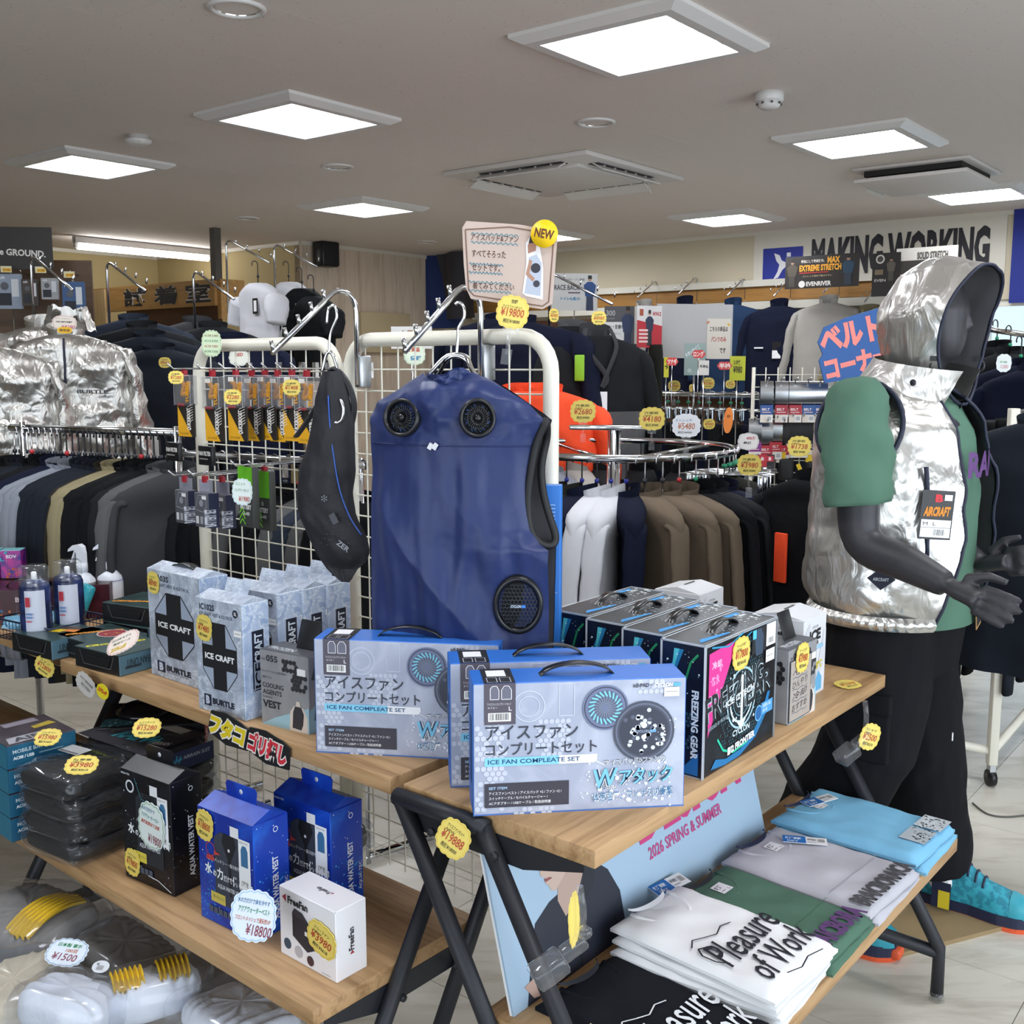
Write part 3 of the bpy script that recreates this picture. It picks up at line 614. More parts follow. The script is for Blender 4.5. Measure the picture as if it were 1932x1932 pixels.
# ---- freezing gear boxes
FZB = pmat('freezing_black', '0d0f16', '1b2630', 5, .3); FZS = pmat('freezing_side', '0b0f1c', '14213c', 6, .3, .4, .65); FZT = pmat('freezing_lid', '34383e', '5a5f66', 4, .35)
FWD, FDP, FHT = .285, .088, .243
def freezing_proto():
    t = thing('cooling_gear_box', '', 'box'); carton_body(FWD, FDP, FHT, FZB, FZS, FZT, .002).build('body', t); fc = faces(FWD, FDP, FHT); A = FWD/FHT
    its = [('l', [(.0, .0), (.0, 1.0)], .03, 'b9bdc4'), ('l', [(0, .99), (1, .99)], .012, '9aa0a8')]
    its += hexes(.22, .16, 22, 30, .026, A, '24404a', .25, 4, .7)
    its += [('p', [(.05, .30), (.05, .93), (.42, .96)], 'd8328f'), ('s', .07, .5, .16, .35, 24, .015, 'f090c8', 4), ('t', '冷却', .09, .8, .12, .06, 'f6c6e2', .02), ('t', '防水', .09, .68, .1, .07, 'f0a0d0', .02)]
    its += [('p', [(.55+.45*sin(i*.11)*(1 if i < 15 else .93), .0) for i in range(0)] or [(.1, .04), (.3, .015), (.5, .02), (.72, .1), (.86, .24), (.92, .42), (.88, .42), (.8, .26), (.66, .13), (.5, .07), (.3, .06), (.16, .1)], '1570a8'), ('l', [(.18, .25), (.26, .14), (.4, .08), (.6, .1)], .016, '22c09a'), ('l', [(.08, .97), (.3, .93), (.5, .99)], .012, '2a8fb8'), ('l', [(.5, .93), (.62, .97), (.72, .93)], .01, '2a8fb8')]
    its += [('o', .5, .48, .205, .19, '9fc4d0'), ('o', .5, .48, .165, .15, 'cfe4ea'), ('o', .5, .48, .12, .114, '6f97a4'), ('s', .3, .28, .42, .42, 60, .012, 'd8ecf2', 12)]
    for c, bo in (('aebfc8', .045), ('0f171d', .022)):
        its += [('t', 'FREEZING', .03, .40, .8, .2, c, bo, 8), ('t', 'GEAR', .40, .36, .56, .19, c, bo, 8)]
    its += [('t', 'ICE i2TECH', .28, .46, .4, .05, 'e2ecf0', .03, 5), ('r', .485, .3, .03, .36, 'e6f2f6'), ('p', [(.44, .3), (.5, .22), (.56, .3)], 'd8e8ee'), ('t', 'CYCLON', .38, .2, .24, .05, 'c9dbe2', .03), ('t', 'DESIGNED BY FRONTIER', .05, .345, .28, .03, '8a9aa4', .02, 6)]
    its += [('c', .75, .28, .055, '1f5f9a'), ('o', .75, .28, .055, .046, '6fb4e4'), ('r', .79, .25, .17, .1, '4f9ad8'), ('t', '単品購入可能', .81, .305, .12, .03, 'e8f2fa'), ('t', '別売', .81, .268, .07, .025, 'e8f2fa')]
    its += [('t', 'I2 FRONTIER', .36, .085, .34, .055, 'e6eaee', .05, 4), ('r', .315, .08, .035, .06, 'e6eaee')]
    its += [('r', .62, .78, .2, .2, '15181e'), ('p', [(.68, .76), (.66, .9), (.69, .97), (.75, .97), (.79, .9), (.78, .76)], '33465c'), ('r', .63, .9, .05, .07, '4fc0dc'), ('r', .83, .8, .14, .18, 'eef0f4'), ('b', .855, .81, .09, .06), ('r', .83, .67, .13, .1, 'f2f2f4'), ('r', .84, .715, .1, .006, '888888')]
    put(t, fc, 'front', its)
    sd = [('l', [(0, 0), (0, 1), (1, 1), (1, 0), (0, 0)], .05, 'b9bdc4'), ('p', [(.12, .6), (.2, .8), (.4, .95), (.52, .95), (.34, .78), (.26, .6), (.26, .45), (.14, .45)], '1a79a8'), ('p', [(.3, .95), (.42, .95), (.3, .8), (.22, .6), (.2, .62)], '4fc0cc'), ('l', [(.55, .7), (.68, .86), (.85, .93)], .05, '1f8f5a'), ('s', .1, .5, .8, .45, 26, .022, 'dff0f4', 6),
          ('p', [(.1, .02), (.9, .02), (.9, .2), (.6, .08), (.3, .06), (.1, .12)], '1a6fb4')]
    sd += hexes(.3, .22, 6, 10, .09, FDP/FHT, '2b4a5c', .2, 7, .75) + [('t', 'FREEZING GEAR', .72, .66, .52*FHT/FDP, .055*FDP/FHT*3.0, 'e6eef2', .04, -90)]
    put(t, fc, 'left', sd); put(t, fc, 'right', sd[:5])
    put(t, fc, 'top', [('l', [(0, 0), (1, 0), (1, 1), (0, 1), (0, 0)], .012, 'c2c6cc'), ('s', .3, .15, .6, .7, 70, .01, 'e4eef2', 3), ('p', [(.05, .2), (.4, .12), (.4, .2), (.12, .35)], '2f8fd0'), ('p', [(.55, .85), (.9, .75), (.95, .9), (.7, .95)], '2f8fd0'), ('s', .82, .3, .16, .5, 18, .02, 'dfe6ea', 5)])
    handle(t, FWD, .1, FHT, .017, .02); return t
fp = freezing_proto(); fy = R(51)
fl = ['black cooling gear box with pink triangle and price card on its front', 'black cooling gear box next in the row behind the price card one', 'black cooling gear box third from the price card one', 'black cooling gear box at the row end beside the blue vest']
for k, (x, y) in enumerate([(.337, 1.797), (.275, 1.874), (.213, 1.95), (.151, 2.026)]):
    lo = corner_loc(Vector((x, y, TZ)), fy, FWD, FDP)
    if k == 0: fp.location = lo; fp.rotation_euler = (0, 0, fy); fp['label'] = fl[0]; fp['group'] = 'cooling gear boxes in a row'
    else: dup(fp, lo, fy, fl[k])
# ---- ice craft boxes
ICEA = icemat('ice_print', '8f98aa', 'c6d0e0', 'dde6f0'); ICEB = icemat('ice_print_side', '8fa9d0', 'cfdcf2', 'ecf4fc')
def cross_art(c='15161c'):
    return [('p', [(.36, .8), (.64, .8), (.86, .62), (.86, .38), (.64, .22), (.36, .22), (.14, .38), (.14, .62)], '9fabc0'), ('l', [(.36, .8), (.64, .8), (.86, .62), (.86, .38), (.64, .22), (.36, .22), (.14, .38), (.14, .62), (.36, .8)], .012, c),
            ('r', .36, .22, .28, .58, c), ('r', .14, .40, .72, .2, c), ('t', 'ICE CRAFT', .19, .475, .62, .055, 'eef0f4', .04)]
def ice_box(name, w, d, h, code, parts):
    t = thing('ice_vest_box', '', 'box'); carton_body(w, d, h, ICEA, ICEB, ICEA).build('body', t); fc = faces(w, d, h)
    its = [('t', code, .1, .9, .32, .055, '2b3040', .03), ('t', 'ICE CRAFT VEST & ICE PACK', .1, .852, .7, .03, '454c5e', .01)] + [((q[0],) + tuple([(a, .06+b*.92) for a, b in q[1]] if k == 0 else q[k] for k in ())) if 0 else q for q in cross_art()]
    its += [('r', .14, .055, .15, .1, '1a2036'), ('t', 'B', .175, .068, .08, .075, 'c2cbdc', .06), ('t', 'BURTLE', .32, .078, .46, .055, '1d2230', .05), ('t', 'WORK CLOTHES', .33, .058, .4, .014, '566078')]
    if parts: its += [('c', .86, .915, .055, '1f2436'), ('t', 'XL', .83, .9, .06, .03, 'eef0f4', .03), ('r', .82, .72, .16, .055, 'f0f0f2'), ('r', .84, .745, .12, .006, '9a9a9a')]
    put(t, fc, 'front', its)
    put(t, fc, 'right', [('r', .32, .24, .44, .52, '141a30'), ('r', .37, .25, .34, .24, 'bccbe4'), ('t', 'ICE', .70, .26, .22*h/d, .30*d/h, '141a30', .03, 90), ('t', 'CRAFT', .70, .485, .25*h/d, .30*d/h, 'dde8f6', .03, 90), ('s', .05, .03, .9, .25, 40, .02, 'f2f8fc', 2)])
    l = MB(); rg = .013     # gabled lid
    l.prism([(-d/2, 0), (d/2, 0), (d*.05, rg)], -w/2+.003, w/2-.003, ICEA, plane='yz'); l.build('lid', t, (0, 0, h-.0005))
    if parts: MB().box((0, 0, .016), (.075, .0016, .034), ICEA, Matrix.Translation((.01, d*.05, h+rg-.004)) @ Matrix.Rotation(R(-22), 4, 'X'), bev=.0006).build('hang_tab', t)
    else: handle(t, w, .085, h+.009, .008, .022)
    return t
b1 = ice_box('ice', .215, .075, .258, 'IC103S', False); p, yw, _ = seat((286, 1271), (374, 1302), TZ)
b1.location = corner_loc(p, R(-40), .215, .075); b1.rotation_euler = (0, 0, R(-40)); b1['label'] = 'pale ice patterned box with black cross, the one with a lid strap'; b1['group'] = 'ice vest boxes'
b2 = ice_box('ice', .152, .07, .245, 'IC102S', True); q = G(464, 1362, TZ); yb = R(-36)
def right_corner(q, yaw, w, d): return Vector((q.x - cos(yaw)*w/2 - sin(yaw)*d/2, q.y - sin(yaw)*w/2 + cos(yaw)*d/2, q.z))
b2.location = right_corner(q, yb, .152, .07); b2.rotation_euler = (0, 0, yb); b2['label'] = 'pale ice patterned box with the black cross fully in view'; b2['group'] = 'ice vest boxes'
for k, (x, lb) in enumerate([(.048, 'pale ice patterned box right behind the one whose cross shows fully'), (.094, 'pale ice patterned box in the middle of the narrow row'), (.140, 'pale ice patterned box touching the hanging black neck pouch')]):
    dup(b2, right_corner(Vector((q.x+x, q.y+.055+x*1.06, TZ)), yb, .152, .07), yb, lb)
# ---- cooling agents boxes
HEXG = pmat('agent_card', '8d8d90', '9c9c9f', 5, .45)
def agents(w, d, h):
    t = thing('cooling_pack_box', '', 'box'); carton_body(w, d, h, HEXG, HEXG, mat('agent_lid', '4d4f55', .5)).build('body', t); fc = faces(w, d, h); A = w/h
    its = [('t', 'no.', .05, .86, .08, .03, '3a3a40'), ('t', '055', .14, .85, .24, .085, '2a2b30', .025), ('p', [(.0, 0), (1, 0), (1, .34), (.3, .12)], '9ec2cf')]
    its += hexes(.5, .78, 4, 3, .075, A, '26272c', .12, 3, .95) + hexes(.68, .55, 4, 5, .075, A, '2b2c31', .15, 5, .95)
    its += [('t', 'ネックアイス×1 & 保冷剤×4', .05, .7, .5, .035, '3a3a40'), ('t', '専用ベスト', .05, .62, .2, .035, '3a3a40'), ('t', 'COOLING', .05, .5, .44, .065, '2c2d33', .015), ('t', 'AGENTS', .05, .41, .4, .065, '2c2d33', .015), ('t', 'Dedicated', .05, .365, .2, .025, '3a3a40'), ('t', 'VEST', .05, .235, .38, .1, '22232a', .03),
            ('p', [(.6, .0), (.62, .25), (.7, .33), (.74, .34), (.75, .4), (.82, .4), (.83, .34), (.9, .32), (.97, .2), (.97, 0)], 'd9cdc2'), ('p', [(.66, .04), (.68, .25), (.72, .33), (.85, .33), (.9, .24), (.88, .1), (.84, .03)], '343238'), ('r', .78, .74, .17, .09, 'f0f0f0')]
    put(t, fc, 'front', its); put(t, fc, 'right', [('p', [(0, 0), (1, 0), (1, .5), (0, .3)], '9ec2cf'), ('p', [(.2, .15), (.3, .6), (.7, .62), (.85, .2)], '45474c'), ('p', [(.1, .7), (.3, .9), (.9, .75), (.6, .62)], '4c4f55'), ('t', 'VEST', .25, .4, .5, .06, '2a2b30', .02)])
    put(t, fc, 'left', hexes(.25, .55, 4, 5, .16, d/h, '1c1d22', .1, 8, .95))
    put(t, fc, 'top', [('t', 'FROZEN', .1, .15, .5, .25, 'd0d4da', .03)])
    MB().box((0, 0, .03), (w*.42, .0015, .06), mat('tab_black', '17181c', .4), Matrix.Translation((w*.18, d*.1, h)) @ Matrix.Rotation(R(-18), 4, 'X'), bev=.0005).build('hang_tab', t)
    return t
a1 = agents(.132, .07, .158); p, yw, _ = seat((494, 1364), (592, 1398), TZ); a1.location = corner_loc(p, R(-32), .132, .07); a1.rotation_euler = (0, 0, R(-32)); a1['label'] = 'small grey cooling agents box with black honeycomb beside the ice vest boxes'; a1['group'] = 'cooling pack boxes'
p, yw, _ = seat((1483, 1372), (1548, 1335), TZ); a2 = dup(a1, corner_loc(p, R(50), .15, .075), R(50), 'small grey cooling agents box with hand written note taped over its front')
note = prints(a2, (-.064, -.0362, .004), (1, 0, 0), (0, 0, 1), .1, .13, [('r', 0, 0, 1, 1, '3e4048'), ('r', .02, .015, .96, .97, 'a99f97')] + [('t', s_, .12, .72-.19*k, .7, .12, '3d3c42', .01, 3, .2) for k, s_ in enumerate(['ベスト', 'ひんやり', '冷却', 'おすすめ'])] + [('l', [(.12+.1*i, .70-.19*k+.012*sin(i*1.9)) for i in range(8)], .012, '4a5a6a') for k in range(4)], 'hand_written_note', .0016)
# ---- ice keeper boxes
def keeper():
    w, d, h = .125, .125, .182; K1 = mat('keeper_white', 'd9dade', .45)
    t = thing('ice_keeper_box', '', 'box'); carton_body(w, d, h, K1, K1, K1).build('body', t); fc = faces(w, d, h)
    MB().prism([(-d/2, 0), (d/2, 0), (0, .012)], -w/2+.002, w/2-.002, K1, plane='yz').build('lid', t, (0, 0, h-.0005))
    MB().box((0, 0, h+.0125), (.05, .004, .001), mat('slot_dark', '4a4744')).build('handle_slot', t)
    its = [('p', [(.0, .1), (.3, .5), (.25, .95), (0, .8)], 'c6c8cf'), ('p', [(.5, .1), (.95, .4), (.9, .8)], 'cbccd4'), ('t', 'CYCLON', .36, .86, .26, .03, '666a74'), ('t', 'ICE', .24, .7, .5, .14, '1e1f24', .05), ('t', 'KEEPER', .32, .645, .34, .045, '2a2b31', .03), ('r', .14, .58, .72, .05, '7fb4d4'), ('t', 'しっかり冷却パワー', .18, .588, .62, .032, 'eef4f8', .01),
           ('r', .1, .06, .3, .2, '8a93a0'), ('p', [(.5, .05), (.85, .05), (.85, .2), (.7, .3), (.5, .15)], '5fa6d0'), ('t', '-28℃', .45, .33, .4, .1, 'c9b93c', .04), ('c', .3, .38, .07, '3f7fb4')]
    put(t, fc, 'front', its); put(t, fc, 'left', its[:7] + [('t', '保冷剤', .3, .5, .4, .05, '44464e')]); put(t, fc, 'right', its[:5]); return t
k1 = keeper(); p = G(1512, 1327, TZ); k1.location = corner_loc(p, R(52), .125, .125); k1.rotation_euler = (0, 0, R(52)); k1['label'] = 'white carton with ICE lettering behind the small grey box with the note'; k1['group'] = 'white ice keeper cartons'
dup(k1, corner_loc(Vector((.452, 2.5, TZ)), R(52), .125, .125), R(52), 'white carton with ICE lettering behind the row of black boxes')
# ---- boxes on the lower left shelf
AQB = pmat('aqua_blue', '10309a', '1c50c4', 6, .3); AQD = pmat('aqua_dark', '0c0d14', '181a26', 6, .3); AQS = pmat('aqua_blue_side', '1440b4', '1f66d8', 7, .25)
def aqua(dark, w, d, h):
    body, side = (AQD, AQD) if dark else (AQB, AQS); t = thing('water_vest_box', '', 'box'); carton_body(w, d, h, body, side, body).build('body', t); fc = faces(w, d, h)
    MB().prism([(-d/2, 0), (d/2, 0), (.0, .018)], -w/2+.002, w/2-.002, body, plane='yz').build('lid', t, (0, 0, h-.0005))
    tb = MB().prism([(-.042, 0), (-.046, .03), (-.04, .036), (.04, .036), (.046, .03), (.042, 0)], -.001, .001, body); tb.build('hang_tab', t, (.0, .0, h+.012))
    MB().lathe([(.005, -.0013), (.005, .0013)], mat('punch_hole', 'c8ccd4'), 12, Matrix.Translation((0, 0, h+.033)) @ Matrix.Rotation(pi/2, 4, 'X')).build('punch_hole', t)
    hi = '3f9fd8' if not dark else '2a4c5c'
    its = [('s', .02, .02, .34, .55, 60, .014, hi, 3), ('s', .0, .0, 1, 1, 26, .009, 'cfe2f4', 6), ('p', [(.3, .2), (.3, .78), (.42, .84), (.75, .84), (.82, .76), (.82, .2)], '353b4a' if not dark else '22262e'), ('p', [(.47, .84), (.44, .76), (.54, .62), (.56, .3), (.6, .3), (.6, .62), (.7, .76), (.66, .84)], '15171f'), ('c', .565, .705, .02, 'd0d6de')]
    its += [('r', .74, .42, .2, .43, 'eef0f4'), ('p', [(.78, .62), (.78, .76), (.81, .8), (.87, .8), (.9, .76), (.9, .62)], '3a6f9c'), ('b', .77, .44, .14, .06), ('t', 'AQUA-TEC', .76, .815, .15, .018, '333333'), ('r', .6, .84, .15, .09, 'e6e8ec')]
    its += [('t', 'バッテリー・保冷剤不要', .3, .56, .5, .035, 'eef2f8'), ('t', '水', .12, .43, .13, .1, 'f2f6fa', .03), ('t', 'の', .27, .43, .06, .05, 'f2f6fa', .02), ('t', '力', .34, .42, .11, .1, 'f2f6fa', .03), ('t', 'だけで', .46, .42, .15, .055, 'f2f6fa', .02), ('t', '体', .62, .41, .1, .09, 'f2f6fa', .03), ('t', 'を', .73, .41, .05, .05, 'f2f6fa', .02), ('t', '冷却', .79, .4, .18, .085, 'f2f6fa', .03)]
    its += [('t', 'AQUA WATER VEST', .35, .335, .42, .045, 'dfe6ee', .015), ('r', .22, .2, .26, .09, 'd8c94c' if dark else 'c9b85a'), ('t', '使い方かんたん', .26, .235, .2, .03, '333022')]
    if not dark: its += [('o', .24, .66, .085, .075, 'c0423c'), ('r', .16, .56, .14, .04, 'b8403c'), ('p', [(.3, .66), (.42, .64), (.31, .62)], 'c0423c')]
    else: its += [('o', .2, .86, .085, .06, 'd5dae2'), ('l', [(.3, .95), (.42, .78), (.62, .76)], .008, '3f8fa0'), ('l', [(.5, .1), (.7, .09), (.95, .03)], .012, 'dfe8ee')]
    its += [('r', .18+.085*k, .1, .07, .055, '4a5262') for k in range(5)] + [('t', 'AQUA-TEC', .03, .955, .18, .02, 'dfe8f0', .02)]
    put(t, fc, 'front', its)
    put(t, fc, 'right', [('s', .05, .05, .9, .5, 60, .03, '3f9ff0' if not dark else '26303c', 4), ('s', 0, 0, 1, 1, 18, .016, 'e6f0fa', 8), ('t', 'AQUA WATER VEST', .7, .12, .55*h/d, .2*d/h, 'eef4fa', .03, 90), ('t', 'AQUA-TEC', .95, .2, .26*h/d, .1*d/h, 'eef4fa', .01, 90), ('o', .62, .9, .07, .05, 'dfeaf6')])
    return t
q1 = aqua(False, .168, .085, .232); p = G(380, 1728, LZ); q1.location = corner_loc(p, R(-37), .168, .085); q1.rotation_euler = (0, 0, R(-37)); q1['label'] = 'bright blue water vest box with a cloud shaped price card leaning on it'; q1['group'] = 'water vest boxes'
dup(q1, corner_loc(Vector((p.x+.135, p.y+.065, LZ)), R(-38), .168, .085), R(-38), 'bright blue water vest box standing behind the other blue one')
q3 = aqua(True, .165, .08, .243); p = G(237, 1652, LZ); q3.location = corner_loc(p, R(-35), .165, .08); q3.rotation_euler = (0, 0, R(-35)); q3['label'] = 'black water vest box with hanging tab'
def freefan():
    w, d, h = .158, .072, .134; K = mat('freefan_white', 'eeedf2', .4)
    t = thing('neck_fan_box', 'white box with a black strap-on fan picture and red arrow logo', 'box'); carton_body(w, d, h, K, K, K).build('body', t); fc = faces(w, d, h)
    put(t, fc, 'front', [('p', [(.06, .86), (.13, .92), (.13, .8)], 'a02c3c'), ('t', 'FreeFan', .16, .8, .36, .11, '222228', .04), ('p', [(.24, .36), (.24, .7), (.28, .77), (.42, .75), (.55, .62), (.7, .56), (.7, .34), (.5, .22), (.44, .25)], '2f2b33'), ('p', [(.24, .7), (.28, .77), (.42, .75), (.5, .66), (.3, .66)], '3f3b44'), ('r', .46, .45, .07, .06, 'f0f0f0'), ('c', .14, .2, .065, '3d4c60'), ('c', .34, .16, .07, 'b9b6bc'), ('c', .55, .12, .06, '4a3034'), ('r', .66, .6, .14, .05, 'dddde2'), ('t', '取扱説明書付', .75, .04, .16, .02, '8a8a90')])
    put(t, fc, 'right', [('t', 'FreeFan', .58, .36, .32*h/d, .09*d/h*2, '2a2a32', .03, 90), ('p', [(.44, .31), (.58, .31), (.51, .36)], 'a02c3c')])
    put(t, fc, 'top', [('t', 'FreeFan', .62, .6, .22, .14, '4a4a50', .02, 180), ('p', [(.64, .52), (.64, .62), (.67, .57)], 'a02c3c')]); return t
ff = freefan(); p = G(530, 1797, LZ); ff.location = corner_loc(p, R(-40), .158, .072); ff.rotation_euler = (0, 0, R(-40))
# stacked battery boxes
TEAL = pmat('battery_teal', '1d5878', '2a6c8c', 6, .35); 
def battery(lab, p, yaw, k):
    w, d, h = .16, .17, .056; t = thing('battery_box', lab, 'box', (0, 0, 0), yaw, 'stacked battery boxes'); carton_body(w, d, h, TEAL, TEAL, pmat('battery_top', '3a3640', '57505a', 5, .3)).build('body', t); fc = faces(w, d, h)
    t.location = corner_loc(p, yaw, w, d) + Vector((0, 0, k*.0575))
    put(t, fc, 'front', [('t', 'MOBILE BATTERY', .08, .62, .62, .16, 'c5d8e2', .02), ('t', 'AC08 / USB', .08, .36, .3, .14, 'e2ecf2', .05), ('r', .45, .4, .35, .06, '7fa4b6')])
    put(t, fc, 'left', [('r', 0, 0, 1, 1, '2b7490')])
    if k == 3: put(t, fc, 'top', [('p', [(.06, .05), (.75, .05), (.7, .3), (.12, .3)], 'a9a9b2'), ('t', 'AIR', .16, .08, .45, .18, '4a4a54', .04), ('r', .3, .75, .5, .18, '8a8490'), ('p', [(.6, .45), (.95, .5), (.9, .65), (.6, .58)], 'b8a23c')])
    return t
pb = G(24, 1590, LZ)
for k, n_ in enumerate(['lowest', 'second lowest', 'second highest', 'topmost']): battery('teal mobile battery box, %s of its stack' % n_, pb, R(47), k)
# black fan unit boxes behind the battery stack
PELT = mat('peltier_black', '15151a', .35)
def peltier(lab, loc, yaw, w, d, h, txt, red=False, lensy=False):
    t = thing('fan_unit_box', lab, 'box', loc, yaw, 'black fan unit boxes'); carton_body(w, d, h, PELT, PELT, PELT).build('body', t); fc = faces(w, d, h)
    put(t, fc, 'front', [('t', txt, .04, .45, .82, .26, 'e4e4e8', .03), ('r', .1, .3, .6, .04, '9a9aa2'), ('l', [(.03, .1), (.97, .1)], .006, '6a6a72')])
    if red: put(t, fc, 'right', [('r', 0, 0, 1, 1, '9c2434'), ('t', '60', .3, .15, .3*h/d, .35, 'eceff2', .03, 90), ('t', '-2', .62, .3, .3*h/d, .3, 'eceff2', .03, 90)])
    if lensy: MB().lathe([(.07, 0), (.068, .012), (.05, .022), (.001, .027)], mat('lens_black', '101014', .08), 32, Matrix.Translation((-.03, .01, h-.002))).build('fan_window', t); put(t, fc, 'top', [('r', .02, .05, .3, .3, '2f5c66'), ('s', .02, .05, .3, .3, 20, .02, '8fc4cc', 3)])
    return t
pp = G(62, 1490, LZ+.0); 
g0 = LT(.16, .07, LZ)
peltier('black peltier fan unit box with red end, on a pile of boxes', LT(.165, .16, LZ+.15), LY+R(52), .25, .2, .062, 'PELTIER FAN UNIT', True, True)
peltier('black fan unit box under the peltier fan unit box, upper one', LT(.165, .16, LZ+.075), LY+R(50), .25, .2, .072, 'FAN UNIT')
peltier('black fan unit box at the very bottom of the fan box pile', LT(.165, .16, LZ+.0), LY+R(50), .25, .2, .072, 'FAN UNIT')
# ================================================================== clothes helpers
def turb(p, s, o=3):
    v = 0.; a = 1.
    for k in range(o): v += a*noise.noise(Vector(p)*s); s *= 2.03; a *= .5
    return v
def ridge(p, s):               # sharp creases
    return 1 - 2*abs(noise.noise(Vector(p)*s))
def closed_tube(mb, pts, rads, m=None, n=14, M=None, wr=0., ws=12., flat=1.0, capr=True):
    """tapered limb with rounded ends and cloth wrinkles"""
    P = [Vector(p) for p in pts]; k0 = len(mb.v); mb.tube(P, rads, m, n, M, True, False, flat)
    if wr:
        for i in range(k0, len(mb.v)):
            v = mb.v[i]; mb.v[i] = v + Vector((turb(v, ws), turb(v+Vector((9, 2, 3)), ws), .3*turb(v+Vector((1, 7, 4)), ws)))*wr
def spline(pts, n):
    P = [Vector(p) for p in pts]; out = []
    for i in range(len(P)-1):
        p0, p1, p2, p3 = P[max(i-1, 0)], P[i], P[i+1], P[min(i+2, len(P)-1)]
        for j in range(n):
            t = j/n; out.append(.5*((2*p1) + (p2-p0)*t + (2*p0-5*p1+4*p2-p3)*t*t + (3*p1-p0-3*p2+p3)*t**3))
    out.append(P[-1]); return out
def lerpl(xs, t):              # piecewise linear table of (t, v)
    for (a, b), (c, d) in zip(xs, xs[1:]):
        if t <= c: return b + (d-b)*(t-a)/max(1e-9, c-a)
    return xs[-1][1]
def ss(a, b, t): t = max(0, min(1, (t-a)/(b-a))); return t*t*(3-2*t)
def remesh(o, vox, it=4):
    r = o.modifiers.new('fuse', 'REMESH'); r.mode = 'VOXEL'; r.voxel_size = vox; r.use_smooth_shade = True
    s_ = o.modifiers.new('soften', 'SMOOTH'); s_.iterations = it; s_.factor = .5
# ================================================================== mannequin
MO = Vector((1.0, 2.68, 0)); MR = R(54); MM = Matrix.Translation(MO) @ Matrix.Rotation(MR, 4, 'Z'); MI = MM.inverted()
def ml(px, py, Y): return MI @ at(px, py, Y)
SKIN = mat('mannequin_charcoal', '2b2a2f', .5)
mq = thing('mannequin', 'charcoal standing mannequin with head and outstretched hands', 'mannequin', MO, MR)
mb = MB()
def bl(pts, rads, n=16, flat=1): mb.tube(spline(pts, 5), [lerpl([(i/(len(rads)-1), r) for i, r in enumerate(rads)], k/((len(pts)-1)*5)) for k in range((len(pts)-1)*5+1)], None, n, None, True, False, flat)
shr, elr, wrr, tpr = Vector((-.262, .05, 1.375)), ml(1628, 1020, 2.46), ml(1786, 1103, 2.30), ml(1893, 1152, 2.18)
shl, ell, wrl, tpl = Vector((.22, .02, 1.40)), Vector((.27, .06, 1.10)), ml(1848, 1066, 2.62), ml(1905, 1060, 2.55)
bl([(0, .02, .85), (0, .01, 1.0), (0, .02, 1.18), (0, .02, 1.36), (0, .02, 1.42)], [.14, .125, .15, .15, .09], 20, .75)
HX = Vector((.035, -.055, 0)); bl([(0, .03, 1.38), HX*.5+Vector((0, .02, 1.48)), HX+Vector((0, .02, 1.56))], [.065, .055, .06])
bl([HX+Vector(p) for p in [(0, .0, 1.52), (0, .0, 1.56), (0, .01, 1.63), (0, .02, 1.69), (0, .02, 1.72)]], [.04, .062, .08, .072, .03], 18, 1.12)
bl([HX+Vector(p) for p in [(0, -.066, 1.595), (0, -.072, 1.605), (0, -.066, 1.63)]], [.006, .007, .005], 8)
for sh, el, wr_ in ((shr, elr, wrr), (shl, ell, wrl)):
    bl([sh + Vector((.07 if sh.x < 0 else -.05, 0, .015)), sh, sh*.5+el*.5, el, el*.45+wr_*.55, wr_], [.06, .062, .052, .046, .042, .029])
def hand(w, tip, up, curl, sgn):
    d = (tip-w).normalized(); up = (up - d*up.dot(d)).normalized(); nrm = d.cross(up)*sgn; L = (tip-w).length
    kn = w + d*L*.50
    mb.tube([w, w+d*L*.2, kn], [.027, .036, .037], None, 14, None, True, False, .55)
    for q, ln in ((-1.5, .40), (-.5, .48), (.5, .50), (1.5, .45)):
        b = kn - d*.012 + up*q*.0185*.95; dd = (d + up*q*.05).normalized(); c = curl*(1.0 + .12*(1.5-q))
        p1 = b + dd*L*ln*.45; p2 = p1 + (dd*cos(c) + nrm*sin(c))*L*ln*.33; p3 = p2 + (dd*cos(1.9*c) + nrm*sin(1.9*c))*L*ln*.26
        mb.tube([b, p1, p2, p3], [.0105, .0098, .009, .0068], None, 10)
    t0 = w + d*L*.18 + up*.026; t1 = t0 + d*L*.22 + up*.028 + nrm*.012; t2 = t1 + d*L*.2 + nrm*.014 + up*.004
    mb.tube([t0, t1, t2], [.015, .0115, .008], None, 10)
hand(wrr, wrr + (tpr-wrr).normalized()*.185, Vector((.4, .1, .9)), .18, -1); hand(wrl, wrl + (tpl-wrl).normalized()*.18, Vector((.2, .3, 1)), .55, -1)
lf, rf = Vector((.225, -.16, 0)), Vector((-.13, .10, 0))
bl([(.085, .02, .88), (.12, -.03, .5), (lf.x, lf.y+.1, .1)], [.1, .07, .045]); bl([(-.085, .02, .88), (-.1, .04, .5), (rf.x, rf.y+.1, .1)], [.1, .07, .045])
bo = mb.build('body', mq, m=SKIN); remesh(bo, .0055, 5)
